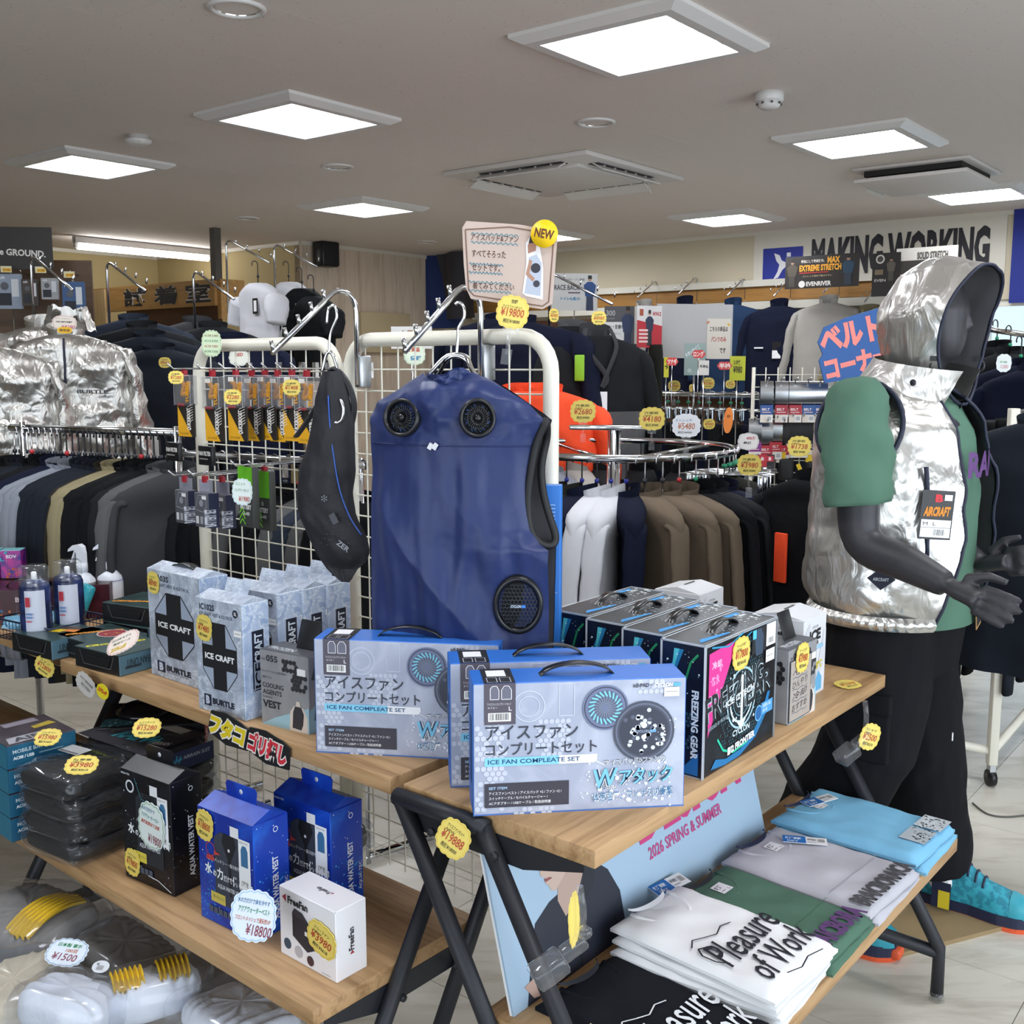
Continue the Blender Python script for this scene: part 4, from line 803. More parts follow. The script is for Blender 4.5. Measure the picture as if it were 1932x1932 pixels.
# trousers
BLACKCLOTH = cloth('black_twill', '141418', .9)
pt = thing('trousers', 'black loose cargo trousers worn by the mannequin', 'trousers', MO, MR)
mb = MB()
for sx, ft_ in ((1, lf), (-1, rf)):
    pts = spline([(sx*.09, .02, .95), (sx*.105, .01, .8), (sx*.11 + .2*(ft_.x-sx*.11), .01+.2*ft_.y, .55), (ft_.x*.85, .75*(ft_.y+.1), .3), (ft_.x*.97, ft_.y+.09, .115)], 5)
    rr = [lerpl([(0, .125), (.25, .128), (.5, .12), (.75, .112), (1, .098)], i/(len(pts)-1)) for i in range(len(pts))]
    closed_tube(mb, pts, rr, BLACKCLOTH, 18, None, .012, 9)
mb.tube([(0, .02, .74), (0, .02, .86), (0, .02, .98)], [.17, .185, .165], BLACKCLOTH, 20, None, True, False, .8)
po = mb.build('cloth', pt); remesh(po, .008, 3)
MB().box((-.222, .02, .62), (.02, .15, .16), BLACKCLOTH, bev=.008).build('cargo_pocket', pt); MB().box((-.225, .02, .69), (.026, .155, .05), BLACKCLOTH, bev=.006).build('pocket_flap', pt)
tg = MB().box((0, 0, -.04), (.045, .002, .075), mat('kraft_tag', 'b08a52', .7)).box((0, -.0015, -.055), (.04, .001, .03), mat('tag_dark', '2a2a2e'))
tg.build('hang_tag', pt, (.02, -.185, .93), (0, R(-15), 0))
MB().box((0, 0, 0), (.006, .003, .02), WHITE).build('fabric_tag', pt, (-.03, -.155, .58), (0, 0, .3))
# shirt
GREEN = cloth('sage_green_jersey', '50705f', .85, .12)
st = thing('tee_shirt', 'sage green T-shirt with purple chest print worn by the mannequin', 'T-shirt', MO, MR)
def torso(a0, a1, tab, zr, wr, ws, seed, hemw=0.0):
    """a0..a1 angle range from the front (0) towards the left side; tab gives (z, half width, half depth, yoff)"""
    def fn(a, b):
        z = zr[0] + (zr[1]-zr[0])*b; q = a0(z) + (a1(z)-a0(z))*a if callable(a0) else a0 + (a1-a0)*a
        hw = lerpl([(t[0], t[1]) for t in tab], z); hd = lerpl([(t[0], t[2]) for t in tab], z); yo = lerpl([(t[0], t[3]) for t in tab], z)
        p = Vector((hw*sin(q), yo - hd*cos(q), z)); n_ = Vector((sin(q), -cos(q), 0))
        f = wr*(turb(p + Vector((seed, 0, 0)), ws) + .6*ridge(p + Vector((0, seed, 0)), ws*.6)*(.4+.6*ss(1.42, 1.1, z)))
        return p + n_*f
    return fn
TT = [(.86, .205, .165, .0), (1.0, .195, .16, .0), (1.2, .2, .165, .0), (1.34, .205, .15, .015), (1.42, .16, .115, .02), (1.465, .085, .075, .02)]
TW = (0, 0, R(-20))
MB().grid(torso(-pi, pi, TT, (.865, 1.465), .007, 7, 3), 56, 30, GREEN, cu=True).build('body', st, rot=TW)
for sg, sh, el in ((-1, shr, elr), (1, shl, ell)):
    d = (el-sh).normalized(); mbs = MB(); pts = spline([sh + Vector((-sg*.075, 0, .035)), sh + Vector((-sg*.02, 0, .028)), sh + d*.05 + Vector((sg*.012, 0, 0)), sh + d*.12 + Vector((sg*.014, 0, 0)), sh + d*.195 + Vector((sg*.012, 0, 0))], 5)
    closed_tube(mbs, pts, [lerpl([(0, .06), (.25, .078), (.5, .08), (1, .078)], i/20) for i in range(21)], GREEN, 20, None, .016, 12); mbs.build('sleeve', st)
MB().tube([(.088*sin(q*pi/12), .02-.078*cos(q*pi/12), 1.462) for q in range(24)], .008, GREEN, 8, closed=True).build('collar', st, rot=TW)
def shirt_print(parent, O, X, Yv, w, h, col, txt='BORNICA'):
    return prints(parent, O, X, Yv, w, h, [('t', txt, 0, 0, 1, 1, col, .05)], 'chest_print', .002)
pr = MB(); vs, fs = glyphs('RAIC', .04)
def wrap(a, b, z0, z1, q0, q1, lift):
    q = q0 + (q1-q0)*a; z = z0 + (z1-z0)*b; return Vector(((.205+lift)*sin(q), -(.17+lift)*cos(q), z))
pr.add([wrap(a, b, 1.235, 1.30, R(-4), R(46), .012) for a, b in vs], fs, ink('5d3a72')); pr.build('chest_print', st, rot=TW)
# silver vest with hood
LIN = mat('lining_grey', '6e6e72', .6, .2); NAVYTRIM = mat('navy_binding', '1b2036', .6)
vs_ = thing('hooded_vest', 'shiny silver hooded fan vest worn open by the mannequin', 'vest', MO, MR)
VT = [(.885, .225, .19, .0), (.93, .243, .22, .005), (1.05, .243, .22, .005), (1.22, .235, .205, .005), (1.36, .235, .18, .02), (1.42, .185, .135, .022), (1.462, .115, .095, .015)]
qR = lambda z: R(lerpl([(.88, -28), (1.1, -14), (1.3, -9), (1.42, -12), (1.47, -16)], z)); qL = lambda z: R(lerpl([(.88, 62), (1.1, 52), (1.3, 40), (1.42, 30), (1.47, 24)], z))
a0 = lambda z: qL(z); a1 = lambda z: 2*pi + qR(z)
fo = torso(a0, a1, VT, (.885, 1.462), .013, 8, 11)
MB().grid(fo, 96, 60, SILVER).build('shell', vs_, rot=TW)
fi = torso(a0, a1, [(t[0], t[1]-.006, t[2]-.006, t[3]) for t in VT], (.89, 1.462), .009, 8, 11)
MB().grid(fi, 70, 36, LIN, flip=True).build('lining', vs_, rot=TW)
for e in (0, 1): MB().tube([fo(e, k/30) for k in range(31)], .0045, NAVYTRIM, 6).build('front_zip', vs_, rot=TW)
MB().grid(lambda a, b: (lambda q, z: Vector(((.243+.012*sin(pi*b)+.0028*sin(q*64)*sin(pi*b))*sin(q), -(.2+.012*sin(pi*b)+.0028*sin(q*64)*sin(pi*b))*cos(q), z)))(a0(.89)+(a1(.89)-a0(.89))*a, .872+.035*b), 220, 4, SILVER).build('gathered_hem', vs_, rot=TW)
for sg, sh in ((-1, shr), (1, shl)):
    c = sh + Vector((-sg*.034, 0, -.012)); n_ = Vector((sg*1, 0, .35)).normalized(); o1 = Vector((0, 1, 0)); o2 = n_.cross(o1)
    MB().tube([c + o1*cos(k*pi/16)*.098 + o2*sin(k*pi/16)*.112 + n_*.012*cos(k*pi/16) for k in range(32)], .006, NAVYTRIM, 8, closed=True).build('armhole_binding', vs_)
    MB().grid(lambda a, b, c=c, o1=o1, o2=o2, n_=n_: c - n_*.085*(1-b) + (o1*cos(a*2*pi)*.098 + o2*sin(a*2*pi)*.112)*(1-.12*(1-b)+.03*turb((cos(a*6.28)*3, sin(a*6.28)*3, b*2), 1.3)) + n_*.012*cos(a*2*pi), 64, 6, SILVER, cu=True).build('shoulder_ruffle', vs_)
# standing collar
def colf(a, b):
    q = a0(1.45) + (a1(1.45)-a0(1.45))*a; k = 1 + .018*ridge((a*9, b*2, 3), 1.3); rr = .135*(1-b) + .118*b; rd = .125*(1-b) + .125*b
    return Vector((rr*k*sin(q) + .02*b, .012 - rd*k*cos(q) - .04*b, 1.425 + .085*b - .03*cos(q)*(1-b) - .02*b*cos(q)))
MB().grid(colf, 60, 10, SILVER).build('collar', vs_, rot=TW)
# hood
HC = Vector((.045, -.06, 1.615))
def hoodf(off, wr, seed=0):
    def fn(a, b):
        al = a*2*pi; up = cos(al); sd = sin(al)          # al = 0 points up
        tho = R(60) + R(14)*max(0, -up) - R(8)*max(0, up); th = tho + (pi - tho)*(b**.9)
        d = Vector((sin(th)*sd, -cos(th), sin(th)*up)); rz = .150 if d.z > 0 else .150 + .06*min(1, -d.z*1.4)
        r = 1/math.sqrt((d.x/.118)**2 + (d.y/(.185 if d.y < 0 else .165))**2 + (d.z/rz)**2); r -= off
        d = Matrix.Rotation(R(-16), 3, 'Z') @ d; p = HC + d*r
        p += d*wr*(turb(p + Vector((seed, 5, 0)), 13) + .8*ridge(p + Vector((2, seed, 0)), 9))
        p.y -= .03*max(0, d.z)*max(0, -d.y)
        return p
    return fn
hf = hoodf(0, .0075)
MB().grid(hf, 72, 40, SILVER, cu=True).build('hood', vs_); MB().grid(hoodf(.006, .004), 48, 24, LIN, cu=True, flip=True).build('hood_lining', vs_)
MB().tube([hf(k/60, 0) for k in range(60)], .0042, NAVYTRIM, 6, closed=True).build('hood_binding', vs_)
MB().tube([hf(k/30, .56) for k in range(5, 26)], .0016, mat('seam_grey', '8c8a86', .5), 5).build('hood_seam', vs_)
for sx in (-1, 1):
    c = hf(.5+sx*.13, .03); MB().tube([c + Vector((0, -.004+.012*sin(k*pi/6), -.014+.014*cos(k*pi/6)))*1. + Vector((sx*.004, 0, 0)) for k in range(12)], .0028, BLACKPLASTIC, 6, closed=True).box(c + Vector((sx*.004, 0, .004)), (.014, .016, .012), BLACKPLASTIC).build('cord_lock', vs_)
MB().lathe([(.008, 0), (.008, .004), (.004, .006)], mat('snap_dark', '3a3a40', .3, .8), 14, Matrix.Translation(colf(.86, .6)) @ Matrix.Rotation(R(-90), 4, 'Y')).build('snap_button', vs_, rot=TW)
# chest pocket zip, badge and hang tag
def on_vest(q, z, lift): 
    hw = lerpl([(t[0], t[1]) for t in VT], z); hd = lerpl([(t[0], t[2]) for t in VT], z)
    return Vector(((hw+lift)*sin(q), -(hd+lift)*cos(q), z))
MB().tube([on_vest(R(-38), 1.27-.03*k, .007) for k in range(8)], .006, NAVYTRIM, 6).build('pocket_zip', vs_, rot=TW)
q = R(-62); c = on_vest(q, 1.005, .018); bd = MB(); Mx = Matrix.Rotation(R(-20), 4, 'Z') @ Matrix.Translation(c) @ Matrix.Rotation(q, 4, 'Z')
bd.prism([(-.032, 0), (0, .027), (.032, 0), (0, -.027)], -.002, .002, NAVYTRIM, Mx); bd.build('diamond_badge', vs_)
prints(vs_, Mx @ Vector((-.018, -.0022, -.005)), Mx.to_3x3() @ Vector((1, 0, 0)), (0, 0, 1), .036, .01, [('t', 'AIRCRAFT', 0, 0, 1, .8, 'cfd4dc', .02)], 'badge_lettering')
c = on_vest(R(-34), 1.16, .02); Mx = Matrix.Rotation(R(-20), 4, 'Z') @ Matrix.Translation(c) @ Matrix.Rotation(R(-30), 4, 'Z') @ Matrix.Rotation(R(4), 4, 'Y')
MB().box((0, 0, 0), (.078, .0016, .115), mat('tag_black', '17171b', .4), Mx).build('hang_tag', vs_)
prints(vs_, Mx @ Vector((-.039, -.0008, -.0575)), Mx.to_3x3() @ Vector((1, 0, 0)), Mx.to_3x3() @ Vector((0, 0, 1)), .078, .115, [('t', 'B', .4, .76, .24, .16, 'd03038', .06), ('t', 'AIRCRAFT', .08, .46, .84, .2, 'e08a24', .05, 2, .3), ('r', .04, .04, .92, .36, 'ececee'), ('l', [(.04, .24), (.96, .24)], .012, '333333'), ('b', .42, .06, .4, .16), ('t', 'M  L', .1, .28, .4, .07, '222222'), ('r', .68, .8, .24, .12, 'e8e8ea')], 'tag_print')
# shoes
TEALU = pmat('shoe_teal', '2d9db0', '1d7f94', 60, .6, .45, .55, 2, 0); NAVYR = mat('shoe_navy', '1d2440', .5); ORNG = mat('outsole_orange', 'd8572e', .5)
def shoe(p, lab):
    t = thing('work_shoe', lab, 'shoe', MM @ p, MR + R(180), 'teal work shoes on the mannequin')     # local +y is the toe
    L = .3
    def hw(s): return lerpl([(0, .028), (.06, .036), (.2, .038), (.45, .037), (.7, .049), (.86, .045), (.95, .03), (1, .012)], s)
    def out(k=1.0): 
        pts = [(hw(i/24)*k, -L*.42 + L*i/24) for i in range(25)]; return pts + [(-x, y) for x, y in pts[::-1]]
    MB().prism(out(1.04), 0, .014, ORNG, plane='xy').build('outsole', t); MB().prism(out(1.06), .013, .042, NAVYR, plane='xy').build('midsole', t)
    def up(a, b):
        s = .02 + .96*b; th = pi*a; H = lerpl([(0, .085), (.12, .125), (.28, .135), (.42, .105), (.6, .07), (.85, .05), (1, .03)], s)
        sq = abs(cos(th))**.75*(1 if cos(th) > 0 else -1); return Vector((hw(s)*sq*(1 - .25*sin(th)*(1 if s < .4 else .3)), -L*.42 + L*s, .036 + H*sin(th)**.8))
    MB().grid(up, 20, 30, TEALU).build('upper', t)
    MB().grid(lambda a, b: up(a, .80+.2*b) + Vector((0, .004, .003)), 16, 6, mat('toe_cap_teal', '2a97a8', .45)).build('toe_cap', t)
    MB().grid(lambda a, b: up(a*.999, -.03+.16*b)*1.0 + Vector((0, -.004, -.02)), 16, 5, NAVYR).build('heel_counter', t)
    MB().box((0, L*.575, .02), (.045, .03, .028), ORNG, bev=.008).build('toe_bumper', t)
    for k in range(4):
        s = .36+.07*k; MB().tube([up(.25+.5*j/8, s) + Vector((0, 0, .003)) for j in range(9)], .003, NAVYR, 6).build('lace', t)
    MB().tube([(.034*cos(k*pi/8), -.075+.05*sin(k*pi/8), .168) for k in range(16)], .006, TEALU, 6, closed=True).build('ankle_collar', t); return t
s1 = shoe(lf, 'teal and navy work shoe with round paper tag, in plain view'); shoe(rf, 'teal and navy work shoe half hidden behind the display table')
tgp = MB().lathe([(.032, 0), (.032, .0012)], WHITE, 28, Matrix.Rotation(pi/2, 4, 'X')).build('paper_tag', s1, (.058, -.06, .1), (0, 0, R(90)))
prints(tgp, (-.032, -.0013, -.032), (1, 0, 0), (0, 0, 1), .064, .064, [('p', [(.5+.49*cos(R(20+i*14)), .5+.49*sin(R(20+i*14))) for i in range(11)], 'e0c92c'), ('p', [(.2, .62), (.3, .7), (.4, .66), (.5, .84), (.58, .66), (.7, .72), (.8, .62)], 'f4f4f4'), ('t', '軽量セーフティ', .16, .5, .68, .08, '22252c', .02), ('r', .25, .38, .5, .03, '8890a0'), ('t', '耐滑', .36, .2, .28, .1, 'b03038', .03)], 'tag_print')
MB().box((0, 0, 0), (.05, .0015, .075), NAVYR).box((.008, -.0012, -.012), (.03, .001, .05), mat('tag_yellow', 'd9c32c')).build('brand_card', s1, (.0605, -.055, .06), (0, 0, R(90)))
# ================================================================== blue fan vest and neck pouch on face-out arms
def faceout(base, label, L, zb, zt, ze):
    """chrome arm clipped to the mesh panel: rises from zb to zt, then slopes out to ze"""
    t = thing('garment_rail', label, 'display arm', (base.x, base.y, 0), NYAW, 'sloping chrome display arms')
    c = .03; pts = [(0, -.03, zb), (0, -.03, zt-.05)] + arc((0, -.03-.045, zt-.05), .045, 0, R(125), 6, 'yz')[1:]
    e = Vector(pts[-1]); pts += [(0, -L, ze)]
    MB().tube(pts, .0062, CHROME, 10).build('arm_tube', t)
    for k in range(5):
        q = e.lerp(Vector((0, -L, ze)), .12+.215*k); MB().tube([q, q + Vector((0, -.006, .024))], .0045, CHROME, 8).build('stop_pin', t)
    MB().box((0, -.012, zb+.03), (.022, .035, .075), STEEL, bev=.003).build('grid_clip', t)
    return t
BA = back_of_left(925); BB = back_of_left(692)
faceout(BA, 'chrome display arm with pins that carries the blue vest', .25, 1.48, 1.667, 1.53); faceout(BB, 'chrome display arm with pins that carries the black neck pouch', .27, 1.46, 1.678, 1.53)
NAVYB = mat('vest_blue_nylon', '1a2a5c', .42, bump=(9, .25, .02), vary=(4, .06), spec=.4, sheen=.1); DARKTRIM = mat('black_binding', '101014', .6)
VY = R(-17); VD = 2.02            # the vest turns on its hook towards the aisle
vc = at(872, 690, VD); bv = thing('fan_vest', 'dark blue sleeveless fan vest with three round fans on a hanger', 'vest', (vc.x, vc.y, 0), VY)
k_ = VD/2000/3.018                # photo crop to metres
def V2(x, y, d=0.):                # outline point -> local x, depth, z
    return Vector(((x-822)*k_/cos(VY), d, CAMZ - ((y/3.018+560) - 693)*VD/2018*1.004))
LEFT = [(430, 630), (480, 560), (530, 480), (600, 350), (680, 316), (830, 312), (1000, 322), (1400, 325), (1700, 322), (2250, 325)]
RIGHT = [(430, 905), (470, 1010), (520, 1090), (600, 1215), (690, 1312), (740, 1290), (850, 1250), (1000, 1225), (1150, 1216), (1300, 1232), (1385, 1300), (1400, 1342), (1700, 1340), (2250, 1330)]
RBACK = [(430, 890), (520, 1075), (690, 1318), (760, 1300), (950, 1268), (1100, 1278), (1230, 1310), (1340, 1346), (1700, 1340), (2250, 1330)]
def vfront(a, b):
    y = 430 + 1820*b; xl, xr = lerpl(LEFT, y), lerpl(RIGHT, y); x = xl + (xr-xl)*a; p = V2(x, y)
    bulge = .055*sin(pi*min(1, max(0, .02+a*.96)))**.7
    f = .018*turb((p.x*1.1, 0, p.z*.25), 9)*ss(700, 1100, y) + .016*ridge((p.x+.6*p.z, 2, p.z*.5), 5)*ss(850, 1500, y) + .014*turb((p.x+3, 1, p.z), 14)*(1-ss(650, 900, y))
    neck = 0 if y > 520 else .03*(1-(y-430)/90)*(1 - abs(2*a-1)); p.y = -.02 - bulge - f + neck
    if y < 470: p.z -= .02*sin(pi*a)*(1-(y-430)/40.)
    return p
MB().grid(vfront, 90, 110, NAVYB).build('front_panel', bv)
def vback(a, b, off=0.):
    y = 440 + 1810*b; xl, xr = lerpl(LEFT, y), lerpl(RBACK, y); p = V2(xl + (xr-xl)*a, y); p.y = .0 + .035*sin(pi*a)**.6 + .006*turb((p.x, 3, p.z), 10) + off; return p
MB().grid(vback, 40, 50, mat('silver_lining', '8d8d92', .35, .5), flip=True).build('back_lining', bv); MB().grid(lambda a, b: vback(a, b, .006), 40, 50, NAVYB, flip=True).build('back_panel', bv)
loop = [(1318, 690, -.03), (1262, 820, -.03), (1228, 1000, -.03), (1216, 1150, -.03), (1232, 1300, -.03), (1282, 1378, -.025), (1338, 1390, -.01), (1346, 1340, .0), (1312, 1230, .0), (1278, 1100, .0), (1267, 950, .0), (1296, 790, .0)]
lp_ = spline([V2(x, y, d) for x, y, d in loop + loop[:1]], 5)[:-1]
MB().tube(lp_, .0075, DARKTRIM, 8, closed=True).build('armhole_binding', bv)
MB().tube(spline([V2(x, y, d) for x, y, d in [(330, 640, -.005), (308, 760, -.012), (312, 900, -.005)]], 6), .005, DARKTRIM, 6).build('armhole_binding', bv)
MB().tube([vfront(.02+.96*k/40, (832-430)/1820) + Vector((0, -.001, 0)) for k in range(41)], .0012, mat('seam_navy', '1c2b5e', .6), 4).build('yoke_seam', bv)
for k in (0, 1): MB().box((0, 0, 0), (.008, .003, .012), mat('loop_white', 'd8dade'), Matrix.Translation(vfront((712+26*k-320)/900, (835-430)/1820) + Vector((0, -.006, 0))) @ Matrix.Rotation(R(30), 4, 'Y')).build('loop_tab', bv)
# stand-up collar
def vcol(a, b):
    x = 630 + 275*a; y = 470 - (38+34*ss(.55, .75, a)*(1-ss(.85, 1, a)) + 20*ss(.4, .0, a)*.3)*b + 22*sin(pi*a)*(1-b*.6); p = V2(x, y); p.y = -.02 - .045*sin(pi*a) + .012*turb((a*5, b, 2), 1.5); return p
MB().grid(vcol, 30, 8, NAVYB).build('collar', bv)
def vfan(cx, cy, rx, ry, tilt, yaw, hexgrid, blue):
    b = (cy-430)/1820; y = cy; a = (cx - lerpl(LEFT, y))/(lerpl(RIGHT, y)-lerpl(LEFT, y)); c = vfront(a, b) + Vector((0, -.008, 0)); r = rx*k_/cos(VY)*1.05
    M = Matrix.Translation(c) @ Matrix.Rotation(R(yaw), 4, 'Z') @ Matrix.Rotation(R(tilt), 4, 'X') @ Matrix.Diagonal((1, 1, ry/rx, 1)) @ Matrix.Rotation(pi/2, 4, 'X')
    rim = mat('fan_rim_black', '17181c', .3); f = MB(); f.lathe([(r*.78, -.006), (r*.8, .004), (r*.9, .007), (r, .004), (r*1.02, -.008)], rim, 40, M, cap=False); fo_ = f.build('fan_rim', bv)
    MB().lathe([(r*.8, -.006), (.0005, -.006)], mat('fan_depth', '08090c', .7), 32, M, cap=False).build('fan_well', bv)
    g = MB()
    if not hexgrid:
        for k in range(26):
            q = 2*pi*k/26; g.tube([(r*.17*cos(q), r*.17*sin(q), .003), (r*.5*cos(q+.12), r*.5*sin(q+.12), .003), (r*.79*cos(q+.3), r*.79*sin(q+.3), .002)], .0011, rim, 4, M)
        for rr in (.34, .56): g.tube([(r*rr*cos(k*pi/16), r*rr*sin(k*pi/16), .003) for k in range(32)], .001, rim, 4, M, closed=True)
        g.lathe([(r*.17, 0), (r*.17, .006), (.0005, .006)], rim, 16, M, cap=False); g.build('fan_grille', bv)
        if blue:
            e = MB()
            for k in range(18):
                q = 2*pi*k/18; e.box((0, 0, 0), (r*.2, r*.05, .001), mat('fan_blade_blue', '2f62b0', .4), M @ Matrix.Rotation(q, 4, 'Z') @ Matrix.Translation((r*.64, 0, -.004)) @ Matrix.Rotation(R(40), 4, 'Z'))
            e.build('fan_blades', bv)
    else:
        s_ = r*.15
        for j in range(-6, 7):
            for i in range(-6, 7):
                x, y_ = s_*(i + .5*(j % 2)), s_*.866*j
                if hypot(x, y_) < r*.72: g.tube([(x+s_*.55*cos(pi/6+q*pi/3), y_+s_*.55*sin(pi/6+q*pi/3), .004+.004*(1-(hypot(x, y_)/r)**2)) for q in range(6)], .0009, mat('fan_mesh_gloss', '26282e', .12), 4, M, closed=True)
        g.build('fan_grille', bv)
        prints(bv, M @ Vector((-r*.3, -r*.05, .010)), M.to_3x3() @ Vector((1, 0, 0)), M.to_3x3() @ Vector((0, 1, 0)), r*.6, r*.12, [('t', 'CYCLON', 0, 0, .7, 1, 'c9d4e4', .03), ('r', .74, 0, .26, 1, '3f7fd0')], 'fan_lettering')
vfan(545, 680, 104, 98, -6, -8, False, True); vfan(985, 675, 90, 98, -8, 22, False, True); vfan(1190, 1712, 126, 152, 4, 16, True, False)
# hanger of the vest
hg = thing('clothes_hanger', 'chrome wire hanger inside the blue vest', 'hanger', (vc.x, vc.y, 0), VY)
hk = [V2(790, 330), V2(795, 270), V2(800, 220), V2(800, 190), V2(822, 150), V2(836, 110), V2(830, 60), V2(806, 40), V2(785, 50)]
MB().tube(spline(hk, 5), .0032, CHROME, 8).build('hook', hg)
MB().tube(spline([V2(560, 560, -.02), V2(650, 440, -.015), V2(720, 350), V2(790, 330), V2(850, 350), V2(900, 425, -.015), V2(1020, 560, -.02)], 6), .0048, CHROME, 8).build('shoulder_wire', hg)
MB().tube(spline([V2(600, 560, .01), V2(680, 430, .01), V2(740, 355), V2(790, 338), V2(840, 360), V2(885, 440, .01), V2(980, 560, .01)], 6), .004, CHROME, 8).build('shoulder_wire', hg)
# black neck cooling pouch hanging beside it
PD = 2.2; pk = PD/2000/3.864; pc = at(625, 700, PD); PCH = mat('pouch_black', '1b1b22', .6, bump=(120, .3, .002))
np_ = thing('neck_pouch', 'black curved cooling neck pouch with blue piping on a hanger', 'neck pouch', (pc.x, pc.y, 0), R(-14))
def PP(x, y, d=0.): return Vector(((x-625)*PD/2000/cos(R(14)), d, CAMZ - (y-693)*PD/2018*1.004))
OUT = [(700, 612, 650), (745, 598, 662), (800, 588, 672), (850, 575, 672), (885, 560, 672), (930, 556, 666), (970, 556, 672), (1010, 572, 690), (1040, 588, 697), (1060, 600, 690), (1078, 612, 668), (1092, 628, 662), (1101, 640, 655)]
def pch(off, th):
    def fn(a, b):
        y = 700 + 401*b; xl = lerpl([(o[0], o[1]) for o in OUT], y); xr = lerpl([(o[0], o[2]) for o in OUT], y); p = PP(xl+(xr-xl)*a, y); p.y = off - th*sin(pi*a)**.6*sin(pi*min(1, b+.08))**.4 + .004*turb((a*3, b*7, 1), 1.2); return p
    return fn
MB().grid(pch(-.01, .028), 24, 48, PCH).build('pouch_front', np_); MB().grid(pch(-.01, -.02), 20, 30, PCH, flip=True).build('pouch_back', np_)
MB().tube(spline([PP(x, y, -.036) for x, y in [(632, 745), (634, 800), (640, 860), (650, 920), (668, 970), (690, 1004)]], 5), .0016, mat('piping_blue', '2f5cb8', .4), 6).build('blue_piping', np_)
MB().tube(spline([PP(x, y, .0) for x, y in [(622, 700), (634, 696), (655, 720), (668, 760), (662, 800), (648, 830)]], 5), [.012]*26, PCH, 8, flat=.4).build('neck_strap', np_)
MB().tube(spline([PP(x, y, .01) for x, y in [(612, 705), (600, 750), (575, 790), (548, 825)]], 5), [.014]*16, mat('strap_grey', '2a2a2e', .8), 8, flat=.25).build('side_strap', np_)
MB().tube(spline([PP(x, y, -.03) for x, y in [(632, 752), (632, 775), (636, 790), (645, 795), (655, 788), (658, 768), (653, 752)]], 5), .0035, CHROME, 8).build('snap_ring', np_)
prints(np_, PP(600, 1060, -.044), (1, 0, 0), (0, 0, 1), .1, .14, [('s', .1, .25, .75, .5, 45, .009, '6a6c74', 3), ('t', 'ZER', .5, .3, .3, .08, '9fa2aa', .02, -35), ('r', .35, .72, .22, .1, '4a4b52', -62), ('t', '✻', .2, .92, .13, .1, '8a8c94')], 'printed_pattern', .002)
hh = thing('clothes_hanger', 'chrome wire hanger carrying the black neck pouch', 'hanger', (pc.x, pc.y, 0), R(-14))
MB().tube(spline([PP(x, y) for x, y in [(618, 612), (622, 585), (634, 580), (638, 600), (628, 622), (623, 640), (622, 668)]], 5), .003, CHROME, 8).build('hook', hh)
MB().tube(spline([PP(x, y) for x, y in [(607, 702), (615, 672), (622, 664), (630, 672), (640, 705)]], 5), .0042, CHROME, 8).build('shoulder_wire', hh)
# blue carton back showing past the vest
t = thing('spare_carton', 'upright bright blue carton standing behind the blue vest', 'box', Vector((.047, 2.048, TZ)), R(-10))
MB().box((0, 0, .25), (.1, .03, .50), mat('carton_azure', '2a74c8', .4), bev=.0015).build('body', t)
prints(t, (-.05, -.015, 0), (1, 0, 0), (0, 0, 1), .1, .50, [('r', .62, .1, .3, .004, 'bcd6f2')] + [('r', .66, .6+.014*k, .24, .005, '9cc4ee') for k in range(24)] + [('l', [(.6, .1), (.6, .58), (.95, .58)], .01, 'bcd6f2')], 'print')
# ================================================================== folded shirts on the lower right shelf
def tee_mesh(w, l, th, m, seed, name):
    """folded shirt lying flat: local x across, -y the hem with the print, +y the neck"""
    def top(a, b):
        x = (a-.5)*w; y = (b-.5)*l; ed = min(a, 1-a, b, 1-b); r = 1 - (1-min(1, ed/.07))**2
        nk = 0
        if b > .80: nk = -.006*(1 - min(1, abs(x)/(.3*w)))*(b-.80)/.2
        x *= 1 - .05*sin(b*pi*1.5+seed)*.5
        return Vector((x + .004*turb((seed, y*9, 0), 1), y + .005*turb((x*9, seed, 2), 1), th*(.35+.65*r) + (.0035*turb((x, y, seed), 14) + .0025*ridge((x+y*.7, seed, y), 8))*r + nk))
    mb = MB(); mb.grid(top, 26, 32, m)
    mb.grid(lambda a, b: (lambda p, q: Vector((p.x*(1-.03*sin(pi*b)*0)+0, p.y, p.z*(1-b))))(top(*((a*4, 0) if a < .25 else (1, a*4-1) if a < .5 else (3-a*4, 1) if a < .75 else (0, 4-a*4))), 0), 60, 2, m, flip=True)
    return mb.mesh(name)
